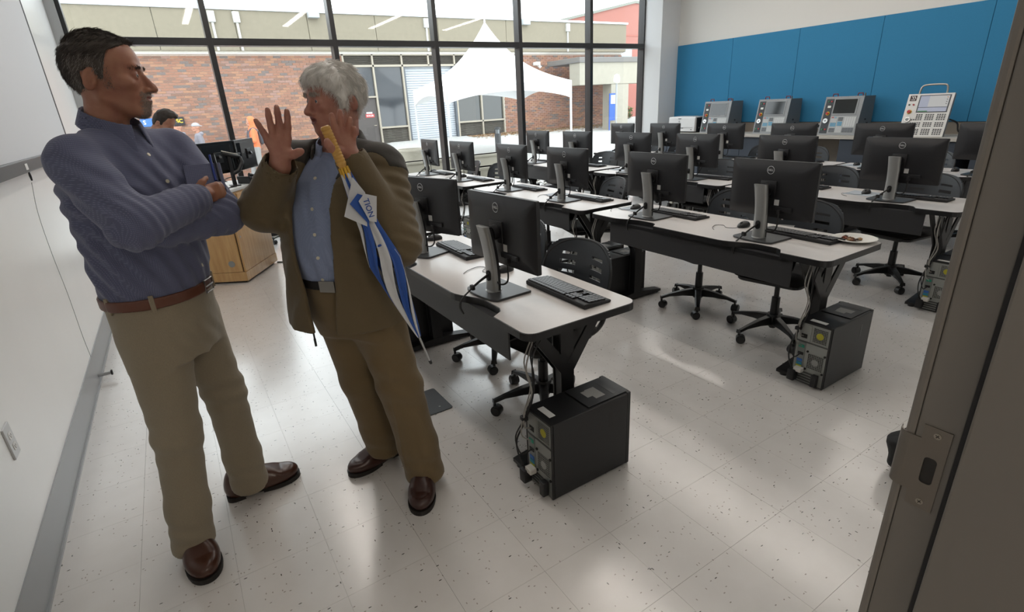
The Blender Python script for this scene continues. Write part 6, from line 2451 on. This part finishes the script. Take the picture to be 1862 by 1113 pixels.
beard('eyebrows', b2, H2, S2, lambda q: (q[:, 0] > .066) & (np.abs(q[:, 2] - (.1385 - .2 * np.maximum(0, np.abs(q[:, 1]) - .036))) < .0042) & (np.abs(q[:, 1]) > .012) & (np.abs(q[:, 1]) < .048), 600, .010, .0005, [hm2[1], hm2[2]], man2, (.2, 0, .3), 20)

# shirt and its collar
SH2 = cloth_mat('shirt_pale_blue', '7f8ba8', 800, .06, .8, '8a96b3', 1700)
zz2 = [.955, .99, 1.05, 1.15, 1.25, 1.33, 1.385, 1.42]
cx2 = [.468, .468, .466, .468, .476, .488, .50, .51]
a2 = [.146, .156, .162, .158, .146, .118, .085, .06]
bb2 = [.165, .172, .178, .180, .178, .168, .12, .07]
shirt2 = [loft(zz2, cx2, 1.95, a2, bb2, -137, 2.2), placket((.47, 1.95), -137, .017, .0022, (.96, 1.42)), folds([((.36, 1.84, 1.06), .12, (1, -.8, .3), .06, .003), ((.40, 1.85, 1.22), .12, (1, -.9, .2), .05, .003)])]
o_sh2 = sdf_object('shirt', shirt2, (.24, 1.72, .95), (.70, 2.18, 1.45), ((), (), ()), .0065, SH2, man2, B2)
sdf_object('collar', [fprim(collar_f((.512, 1.948), -140, .071, .020, 1.492, .36, .05, .012), (.512, 1.948, 1.45), .16)], (.38, 1.81, 1.34), (.65, 2.08, 1.52), ((), (), ()), .0044, SH2, o_sh2, B2)
F2 = Vector((math.cos(math.radians(-137)), math.sin(math.radians(-137)), 0))
for z in (1.34, 1.245, 1.16, 1.08, 1.0):
    p, n = stick(o_sh2, Vector((.475, 1.95, z)) - Vector(B2) + F2 * .6, -F2)
    MB().cyl(p - n * .0005, p + n * .0022, .0058, n=14).build('button', btn, o_sh2)
# trousers
TR2 = cloth_mat('trousers_brown_khaki', '6b5a3e', 500, .10, .88)
tp2 = [loft([.74, .82, .92, .97, .99], [.488, .480, .474, .470, .470], 1.952, [.125, .142, .152, .154, .154], [.16, .176, .178, .172, .170], -137, 2.2, k=.05)]
tp2 += chain([(.435, 2.005, .82), (.475, 2.045, .48), (.520, 2.075, .20), (.532, 2.085, .07)], [.102, .086, .080, .080], .03)
tp2 += chain([(.535, 1.895, .82), (.580, 1.862, .48), (.612, 1.838, .20), (.622, 1.822, .05)], [.104, .088, .082, .084], .03)
tp2 += [fprim(lambda P: (.042 + .05 * np.clip((P[:, 1] - 1.95) * 4, 0, .4)) - P[:, 2], (.5, 1.95, .5), 2, 'i', .004),
        folds([((.62, 1.80, .12), .08, (.4, 0, 1), .08, .005), ((.53, 2.06, .13), .08, (.4, .2, 1), .07, .004), ((.56, 1.80, .5), .14, (.6, .2, 1), .10, .005), ((.47, 1.86, .74), .12, (1, .6, .6), .07, .006)]),
        placket((.580, 1.862), -130, .004, .004, (.10, .75))]
o_tr2 = sdf_object('trousers', tp2, (.26, 1.68, .02), (.76, 2.24, 1.0), ((), (), ()), .0072, TR2, man2, B2)
bl2 = M('belt_black_leather', '1a1817', .4)
o_b2 = sdf_object('belt', [ring((.958, .992), .470, 1.952, .159, .176, -137, .0038)], (.26, 1.74, .93), (.68, 2.16, 1.02), ((), (), ()), .005, bl2, man2, B2)
bc_ = Vector((.470, 1.952, .975)) + F2 * .166 - Vector(B2)
L2v = Vector((-F2.y, F2.x, 0))
mb = MB()
mb.X = Matrix.Translation(bc_) @ Matrix((F2, L2v, Vector((0, 0, 1)))).transposed().to_4x4()
mb.box(-.002, .004, -.012, .05, -.021, .021, c=.002)
mb.build('buckle', M('buckle_plate_grey', '8d8a86', .35, metal=.6), o_b2)
# olive jacket: open shell with dark yoke, collar and side inserts
JM = cloth_mat('jacket_olive', '5f5138', 600, .08, .8)
JD = cloth_mat('jacket_charcoal', '35322d', 600, .08, .8)
jz = [.80, .86, .95, 1.05, 1.15, 1.25, 1.32, 1.375, 1.42]
jcx = [.458, .460, .464, .466, .470, .478, .488, .50, .51]
ja = [.196, .192, .186, .184, .180, .170, .142, .100, .07]
jb_ = [.236, .232, .224, .216, .212, .208, .196, .142, .085]
J_out = loft(jz, jcx, 1.953, ja, jb_, -137, 2.2)
J_in = loft([.70] + jz[1:-1] + [1.46], [.458] + jcx[1:-1] + [.51], 1.953, [q - .016 for q in ja], [q - .016 for q in jb_], -137, 2.2, 's', .003)
c137, s137 = math.cos(math.radians(-137)), math.sin(math.radians(-137))


def j_open(P):
    z = P[:, 2]
    X, Y = P[:, 0] - np.interp(z, jz, jcx), P[:, 1] - 1.953
    u, v = X * c137 + Y * s137, -X * s137 + Y * c137
    vr = np.interp(z, [.80, .95, 1.1, 1.3, 1.42], [-.040, -.060, -.085, -.085, -.075])
    vl = np.interp(z, [.80, .95, 1.1, 1.3, 1.42], [.050, .062, .070, .068, .075])
    mid, hw = (vr + vl) / 2, (vl - vr) / 2
    return np.maximum(np.abs(v - mid) - hw, -(u - .0)).astype(F32)


sleeveR = chain([sR2, eR2], [.088, .078], .04)
sleeveL = chain([sL2, eL2], [.088, .080], .04)
fore = [cone(eR2, wR2, .074, .056, k=.03), cone(eL2, wL2, .076, .054, k=.03)]
jf = folds([(tuple(eR2), .11, (.6, .2, 1), .05, .007), (tuple(eL2), .12, (.5, .4, 1), .05, .008), ((.62, 1.75, 1.28), .10, (.4, .3, 1), .055, .006), ((.55, 1.78, 1.0), .16, (1, -.8, .15), .12, .005), ((.30, 1.95, .95), .14, (1, .8, .2), .07, .005), ((.30, 2.03, 1.33), .10, (1, .2, .5), .05, .005)])
jk = [J_out] + sleeveR + sleeveL + [cone((.50, 1.955, 1.395), (.395, 2.06, 1.385), .075, .062, k=.04), cone((.515, 1.945, 1.395), (.61, 1.83, 1.372), .075, .062, k=.04), jf, J_in, fprim(j_open, (.47, 1.95, 1.1), .6, 's', .004)] + fore + [cone((.52, 1.95, 1.30), (.512, 1.95, 1.60), .066, .066, op='s', k=.01)]
# hollow the cuffs
dR = (wR2 - eR2) / np.linalg.norm(wR2 - eR2)
dL = (wL2 - eL2) / np.linalg.norm(wL2 - eL2)
jk += [cone(wR2 - dR * .05, wR2 + dR * .08, .046, .050, op='s', k=.004), cone(wL2 - dL * .05, wL2 + dL * .08, .044, .047, op='s', k=.004)]


def yoke_f(P):
    v = -(P[:, 0] - .478) * s137 + (P[:, 1] - 1.953) * c137
    ur = (eR2 - sR2) / np.linalg.norm(eR2 - sR2)
    ul = (eL2 - sL2) / np.linalg.norm(eL2 - sL2)
    fr = (wR2 - eR2) / np.linalg.norm(wR2 - eR2)
    t = np.where(v < -.04, (P - sR2) @ ur - .03, np.where(v > .04, (P - sL2) @ ul - .02, -1))
    g = .115 - np.linalg.norm(P - (wR2 - fr * .04), axis=1)
    g2 = .115 - np.linalg.norm(P - (wL2 - dL * .04), axis=1)
    return np.maximum(np.maximum(np.maximum(1.318 - P[:, 2], t), g), g2).astype(F32)


def side_f(P):
    X, Y = P[:, 0] - .466, P[:, 1] - 1.953
    u, v = X * c137 + Y * s137, -X * s137 + Y * c137
    return np.maximum(np.maximum(np.abs(u + .045) - .05, .15 - v), np.maximum(P[:, 2] - 1.17, .83 - P[:, 2])).astype(F32)


o_jk = sdf_object('jacket', jk, (.12, 1.60, .80), (.80, 2.26, 1.45), ((), (), ()), .0064, JM, man2, B2)
shl = fprim(lambda P: np.full(len(P), -.0022, dtype=F32), (0, 0, 0), 99, 'd', 0)
sdf_object('yoke', jk + [shl, fprim(yoke_f, (.5, 1.95, 1.38), .6, 'i', .002)], (.26, 1.68, 1.28), (.76, 2.22, 1.50), ((), (), ()), .0058, JD, o_jk, B2)
sdf_object('side_insert', jk + [shl, fprim(side_f, (.5, 1.9, 1.0), .6, 'i', .002)], (.40, 1.62, .80), (.78, 2.10, 1.20), ((), (), ()), .0058, JD, o_jk, B2)
sdf_object('jacket_collar', [fprim(collar_f((.512, 1.952), -137, .086, .030, 1.485, .38, .07, .055, .006), (.512, 1.952, 1.43), .2)], (.36, 1.80, 1.30), (.67, 2.11, 1.53), ((), (), ()), .005, JD, o_jk, B2)
mb = MB()
zp = Vector((.458, 1.953, 0)) + F2 * .19 + L2v * -.042 - Vector(B2)
mb.box(zp.x - .003, zp.x + .003, zp.y - .002, zp.y + .002, .785, .805).box(zp.x - .004, zp.x + .004, zp.y - .002, zp.y + .002, .755, .785)
mb.build('zip_pull', M('zip_black', '141415', .4), o_jk)
sh2m = M('shoe_leather_dark', '38201a', .32, bump=(90, .1, .001))
make_shoe(man2, (.648, 1.905, 0), -116, .29, sh2m, shs, B2, moc=True)
make_shoe(man2, (.622, 2.125, 0), -168, .28, sh2m, shs, B2, moc=True)

# ================================================================== UMBRELLA IN HIS LEFT HAND
UT, UE = Vector((0.4092, 1.6720, 1.5081)), Vector((0.6235, 1.6000, 0.6809))
um = thing('umbrella', 'furled blue and white umbrella with a ridged wooden handle held by the older man', 'umbrella', tuple(UE))
ax_ = (UT - UE)
UL = ax_.length
axn = ax_.normalized()
e1 = axn.orthogonal().normalized()
e2 = axn.cross(e1)
QU = Matrix((e1, e2, axn)).transposed().to_4x4()


def umesh():
    m = MB()
    m.X = QU
    return m


um.matrix_world = Matrix.Translation(UE)
bam = M('handle_bamboo', 'c89a4e', .4, bump=(60, .2, .001))
prof = [(0, UL)]
hz0 = UL - .130
prof = [(.010, hz0)]
for q in range(12):
    z = hz0 + .012 + q * .0095
    prof += [(.0135, z), (.0150, z + .003), (.0150, z + .0065), (.0135, z + .0095)]
prof += [(.014, UL - .003), (.010, UL), (0, UL)]
m = umesh()
m.lathe(prof, n=18)
m.build('handle', bam, um, smooth=True)
m = umesh()
m.cyl((0, 0, 0), (0, 0, hz0 + .02), .0042, n=12)
m.build('shaft', M('shaft_steel', 'b6b8ba', .25, metal=.9), um, smooth=True)
m = umesh()
m.lathe([(0, -.004), (.005, 0), (.006, .012), (.0045, .014)], n=12)
m.build('ferrule', M('ferrule_black', '222224', .4), um)
for q in range(8):
    a = 2 * PI * q / 8
    m = umesh()
    m.cyl((.013 * math.cos(a), .013 * math.sin(a), hz0 - .028), (.012 * math.cos(a), .012 * math.sin(a), hz0 + .004), .0042, n=8)
    m.build('rib_tip', M('rib_tip_yellow', 'd3a531', .4), um)
blue_c = cloth_mat('umbrella_blue', '1f4fa0', 700, .06, .6)
white_c = cloth_mat('umbrella_white', 'c9cbce', 700, .04, .6)
za, zb = .115, hz0 - .015
NS, NT = 96, 40


def ucan(sector):
    vs, fs = [], []
    n0 = NS // 8
    for i in range(n0 + 1):
        th = 2 * PI * (sector * n0 + i) / NS
        for j in range(NT + 1):
            t = j / NT
            z = za + (zb - za) * t
            r = np.interp(t, [0, .06, .3, .5, .62, .7, .85, 1], [.006, .012, .033, .045, .036, .030, .027, .015])
            pl = .34 * abs(math.sin(4 * (th + .9 * t))) ** 1.5 + .78
            tw = th + 1.6 * t + .25 * math.sin(8 * t + sector)
            rr = r * pl * (1 + .12 * math.sin(3 * th + 5 * t))
            vs.append((rr * math.cos(tw), rr * math.sin(tw), z))
    for i in range(n0):
        for j in range(NT):
            q = i * (NT + 1) + j
            fs.append((q, q + NT + 1, q + NT + 2, q + 1))
    return vs, fs


for s_ in range(8):
    vs, fs = ucan(s_)
    bm = bmesh.new()
    me = bpy.data.meshes.new('tmp')
    me.from_pydata(vs, [], fs)
    bm.from_mesh(me)
    bpy.data.meshes.remove(me)
    bmesh.ops.recalc_face_normals(bm, faces=bm.faces)
    bmesh.ops.solidify(bm, geom=list(bm.faces), thickness=.0012)
    m = umesh()
    m.bm(bm)
    m.build('canopy_gore', blue_c if s_ % 2 == 0 else white_c, um, smooth='all')


def flap(pts, mat, name, parent=None):
    """a loose corner of cloth; pts are (right, down, toward-viewer) offsets from the shaft in metres at height pts[3]"""
    bm = bmesh.new()
    vv = [bm.verts.new(Vector(p)) for p in pts]
    bm.faces.new(vv)
    bmesh.ops.solidify(bm, geom=list(bm.faces), thickness=.0015)
    return MB().bm(bm).build(name, mat, parent or um)


def R0(p):
    return Vector(p) - UE


w_f = flap([R0((0.4544, 1.6250, 1.3587)), R0((0.4052, 1.6050, 1.2483)), R0((0.4690, 1.6000, 1.2083)), R0((0.4828, 1.6150, 1.3099))], white_c, 'canopy_flap')
b_f = flap([R0((0.4567, 1.6080, 1.3107)), R0((0.4265, 1.6000, 1.2842)), R0((0.4740, 1.5960, 1.2151)), R0((0.4939, 1.6040, 1.2929))], blue_c, 'canopy_flap')
g_f = flap([R0((0.4750, 1.6020, 1.3090)), R0((0.5141, 1.6060, 1.2951)), R0((0.4998, 1.5980, 1.2176)), R0((0.4761, 1.5920, 1.2257)), R0((0.4530, 1.5960, 1.2893))], white_c, 'canopy_flap')
tx = text_mesh('TION', .024, .0004, M('print_blue', '2b4f9a', .6), .0003)
pc_ = R0((0.4789, 1.5920, 1.2661))
d_r = (R0((0.4858, 1.5920, 1.2207)) - R0((0.4705, 1.5960, 1.3036))).normalized()
nn_ = Vector((-.3, -1, .15)).normalized()
nn_ = (nn_ - d_r * nn_.dot(d_r)).normalized()
xf(tx, Matrix.Translation(pc_ + nn_ * .004) @ Matrix((d_r, nn_.cross(d_r), nn_)).transposed().to_4x4())
obj('flap_print', tx, g_f)
m = umesh()
m.tube([(.03 * math.cos(a), .03 * math.sin(a), za + (zb - za) * .60) for a in [2 * PI * q / 16 for q in range(16)]], .004, 6, closed=True)
m.build('tie_band', blue_c, um)

# ================================================================== FURTHER PEOPLE
def small_person(label, base, heading, hgt, skin, hairm, topm, botm, cap=None, hood=False, pitch=0.0, arms='down', pack=False, step=0.0, res=1.0, lean=0.0):
    """whole figure at reduced detail: one body mesh, clothes, hair or cap"""
    s = hgt / 1.75
    t = thing('person', label, 'person', base)
    rows = rotz_rows(heading)
    O = (rows, base)

    def warp(p):
        if not lean:
            return p
        g = p.f

        def f(P):
            q = P.copy()
            q[:, 0] -= lean * np.clip(P[:, 2] - .85, 0, 2)
            return g(q)
        return Prim(f, (p.c[0] + lean * max(0, p.c[2] - .85), p.c[1], p.c[2]), p.r * (1 + lean), p.op, p.k)
    W = lambda pr: [xprim(warp(p), O, s) for p in pr]
    hr = Matrix.Rotation(math.radians(pitch), 3, 'Y')
    hc = Vector((.045 * math.sin(math.radians(pitch)) + .0, 0, 1.515))
    hrow = np.array((hr.transposed()), dtype=F32)
    hl = [xprim(p, (hrow, tuple(hc)), 1.0) for p in head_prims({})]
    fx = step * .28
    if arms == 'down':
        aR = [(-.02, -.20, 1.40), (-.03, -.24, 1.12), (.05, -.22, .90)]
        aL = [(-.02, .20, 1.40), (-.03, .24, 1.12), (.05, .22, .90)]
    else:
        aR = [(-.02, -.20, 1.40), (.02, -.24, 1.13), (.24, -.16, 1.06)]
        aL = [(-.02, .20, 1.40), (.02, .24, 1.13), (.24, .16, 1.08)]
    body = hl + [cone((-.02, 0, 1.57), (-.03, 0, 1.40), .056, .064, k=.03), ell((-.02, 0, 1.22), (.09, .14, .24), k=.04), ell((-.02, 0, .95), (.10, .14, .12), k=.04)]
    for a in (aR, aL):
        body += chain(a, [.045, .038, .028], .02)
        h0, d = Vector(a[2]), (Vector(a[2]) - Vector(a[1])).normalized()
        body += [cone(h0, h0 + d * .07, .026, .028, k=.015)]
        sd = Vector((0, 1 if a is aL else -1, 0))
        sp = d.cross(sd).normalized()
        for q in range(4):
            r_ = h0 + d * .075 + sp * (.022 - .0145 * q)
            body += chain([tuple(r_), tuple(r_ + d * .035 + sd * -.004), tuple(r_ + d * .062 + sd * -.018)], [.0095, .009, .0078], .004)
        body += chain([tuple(h0 + d * .02 + sp * .022), tuple(h0 + d * .05 + sp * .042), tuple(h0 + d * .075 + sp * .044)], [.012, .0105, .009], .006)
    lR = [(-.02, -.09, .90), (.02 + fx * .5, -.10, .50), (-.02 + fx, -.10, .09)]
    lL = [(-.02, .09, .90), (.02 - fx * .2, .10, .50), (-.02 - fx, .10, .09)]
    for l_ in (lR, lL):
        body += chain(l_, [.075, .05, .035], .02) + [cone((l_[2][0], l_[2][1], .07), (l_[2][0] + .11, l_[2][1], .035), .032, .028, k=.02)]
    bx = np.array(base)
    lo = bx + np.array((-.6, -.6, 0)) * s
    hi = bx + np.array((.6, .6, 1.80)) * s
    zn = ((), (), ((base[2] + 1.49 * s, base[2] + 1.80 * s, .0045 * res),))
    sdf_object('body', W(body), lo, hi, zn, .010 * res, skin, t, base)
    if hairm is not None:
        zl = [(-.15, .05), (-.10, .05), (-.055, .09), (-.047, .128), (-.008, .135), (-.004, .10), (.016, .10), (.022, .135), (.04, .165), (.07, .188), (.15, .2)]
        hp = [ell((-.018, 0, .150), (.107, .083, .101)), ell((.035, 0, .205), (.062, .056, .032), k=.02), hairline(zl), hair_noise(.002, 120)]
        ho = sdf_object('hair', W([xprim(p, (hrow, tuple(hc)), 1.0) for p in hp]), bx + np.array((-.55, -.55, 1.40)) * s, bx + np.array((.55, .55, 1.82)) * s, ((), (), ()), .006 * res, hairm, t, base)
    if cap is not None:
        cp = [ell((-.015, 0, .158), (.112, .088, .096)), fprim(lambda P: (.150 - P[:, 2]).astype(F32), (0, 0, .1), .4, 'i', .006)]
        if cap[1]:
            cp += [ell((-.14, 0, .155), (.06, .06, .010), k=.01)] if cap[1] == 'back' else [ell((.11, 0, .152), (.065, .062, .010), k=.01)]
        sdf_object('cap', W([xprim(p, (hrow, tuple(hc)), 1.0) for p in cp]), bx + np.array((-.32, -.32, 1.5)) * s, bx + np.array((.32, .32, 1.84)) * s, ((), (), ()), .007 * res, cap[0], t, base)
    # top garment with sleeves
    tp = [loft([.86, .95, 1.15, 1.30, 1.40, 1.45, 1.48], -.02, 0, [.125, .128, .128, .125, .10, .075, .06], [.175, .178, .182, .185, .165, .10, .07], 0, 2.2)]
    for a in (aR, aL):
        tp += chain(a, [.068, .06, .048], .03)
    tp += [folds([((0, .1, 1.1), .2, (1, .5, 1), .08, .006), ((0, -.1, 1.2), .2, (1, -.5, 1), .08, .006)])]
    if hood == 'up':
        tp += [ell((-.035, 0, 1.655), (.125, .105, .15), k=.03), cone((-.05, 0, 1.52), (-.03, 0, 1.42), .10, .12, k=.04), ell((.09, 0, 1.62), (.09, .072, .115), op='s', k=.01)]
    elif hood:
        tp += [ell((-.105, 0, 1.46), (.065, .12, .06), k=.03), cone((-.05, -.07, 1.46), (.05, -.05, 1.41), .032, .026, k=.02), cone((-.05, .07, 1.46), (.05, .05, 1.41), .032, .026, k=.02)]
    tob = sdf_object('hoodie' if hood else 'shirt', W(tp), lo, bx + np.array((.6, .6, 1.86)) * s, ((), (), ()), .011 * res, topm, t, base)
    bt = [loft([.80, .90, .94], -.02, 0, [.11, .12, .12], [.165, .17, .168], 0, 2.2, k=.04)]
    for l_ in (lR, lL):
        bt += chain(l_[:2] + [(l_[2][0], l_[2][1], .06)], [.098, .075, .066], .03)
    sdf_object('trousers', W(bt), lo, bx + np.array((.5, .5, 1.0)) * s, ((), (), ()), .011 * res, botm, t, base)
    for l_ in (lR, lL):
        sh = [ell((l_[2][0] + .07, l_[2][1], .03), (.13, .045, .04)), ell((l_[2][0] - .02, l_[2][1], .045), (.06, .04, .055), k=.02), fprim(lambda P: (.001 - P[:, 2]).astype(F32), (0, 0, 0), 2, 'i', .003)]
        sdf_object('shoe', W(sh), bx + np.array((-.6, -.6, -.01)) * s, bx + np.array((.6, .6, .12)) * s, ((), (), ()), .010 * res, M('shoe_white_grey', '8d8c8a', .6), t, base)
    if pack:
        bp = thing('backpack', 'dark grey backpack on the shoulders of the person in the orange hoodie', 'bag', base)
        pr = W([ell((-.21, 0, 1.20), (.085, .14, .21), k=.02)])
        sdf_object('bag_body', pr, bx + np.array((-.45, -.45, .9)) * s, bx + np.array((.45, .45, 1.5)) * s, ((), (), ()), .012 * res, M('pack_grey', '3d4048', .7), bp, base)
        for sg in (-1, 1):
            mb = MB()
            mb.X = Matrix(rows.tolist()).transposed().to_4x4() @ Matrix.Scale(s, 4)
            mb.tube(spline([(-.16, sg * .08, 1.38), (-.06, sg * .11, 1.465), (.06, sg * .12, 1.43), (.125, sg * .12, 1.28), (.08, sg * .16, 1.08), (-.1, sg * .15, 1.02)], 6), .018, 8, flat=.35)
            mb.build('strap', M('pack_strap', '55585f', .7), bp)
    return t


SK3 = skin_mat('skin_light', 'b78a74', 'a8745f')
grh = cloth_mat('hoodie_grey', '77757b', 300, .08)
jeans = cloth_mat('trousers_grey', '6d7076', 300, .1)
small_person('bearded dark haired man looking down behind the crossed-arms man', (-.225, 6.28, 0), -28, 1.655, SK3, M('hair_near_black', '2a211b', .6), cloth_mat('shirt_white', 'c9cace', 300, .04), cloth_mat('trousers_black', '26272b', 300, .05), pitch=20, lean=.34)
gy = 17.1
small_person('person in black beanie and grey hoodie walking outside', (.36, 16.6, gz(.36, 16.6)), 178, 1.68, SK3, None, grh, jeans, cap=(M('beanie_black', '1d1d20', .8), None), hood=True, step=.6, res=1.6)
small_person('person in white backward cap and grey hoodie walking outside', (.80, 17.2, gz(.8, 17.2)), 182, 1.66, SK3, None, cloth_mat('hoodie_pale_grey', '7f7d84', 300, .08), jeans, cap=(M('cap_white', 'a0a0a4', .7), 'back'), hood=True, step=-.5, res=1.6)
small_person('person in orange hoodie with the hood up walking outside', (2.18, 17.3, gz(2.18, 17.3)), 180, 1.72, SK3, None, cloth_mat('hoodie_orange', 'd9764a', 300, .08), cloth_mat('trousers_pale_grey', '8b8a88', 300, .08), hood='up', arms='fwd', pack=True, step=.8, res=1.6)
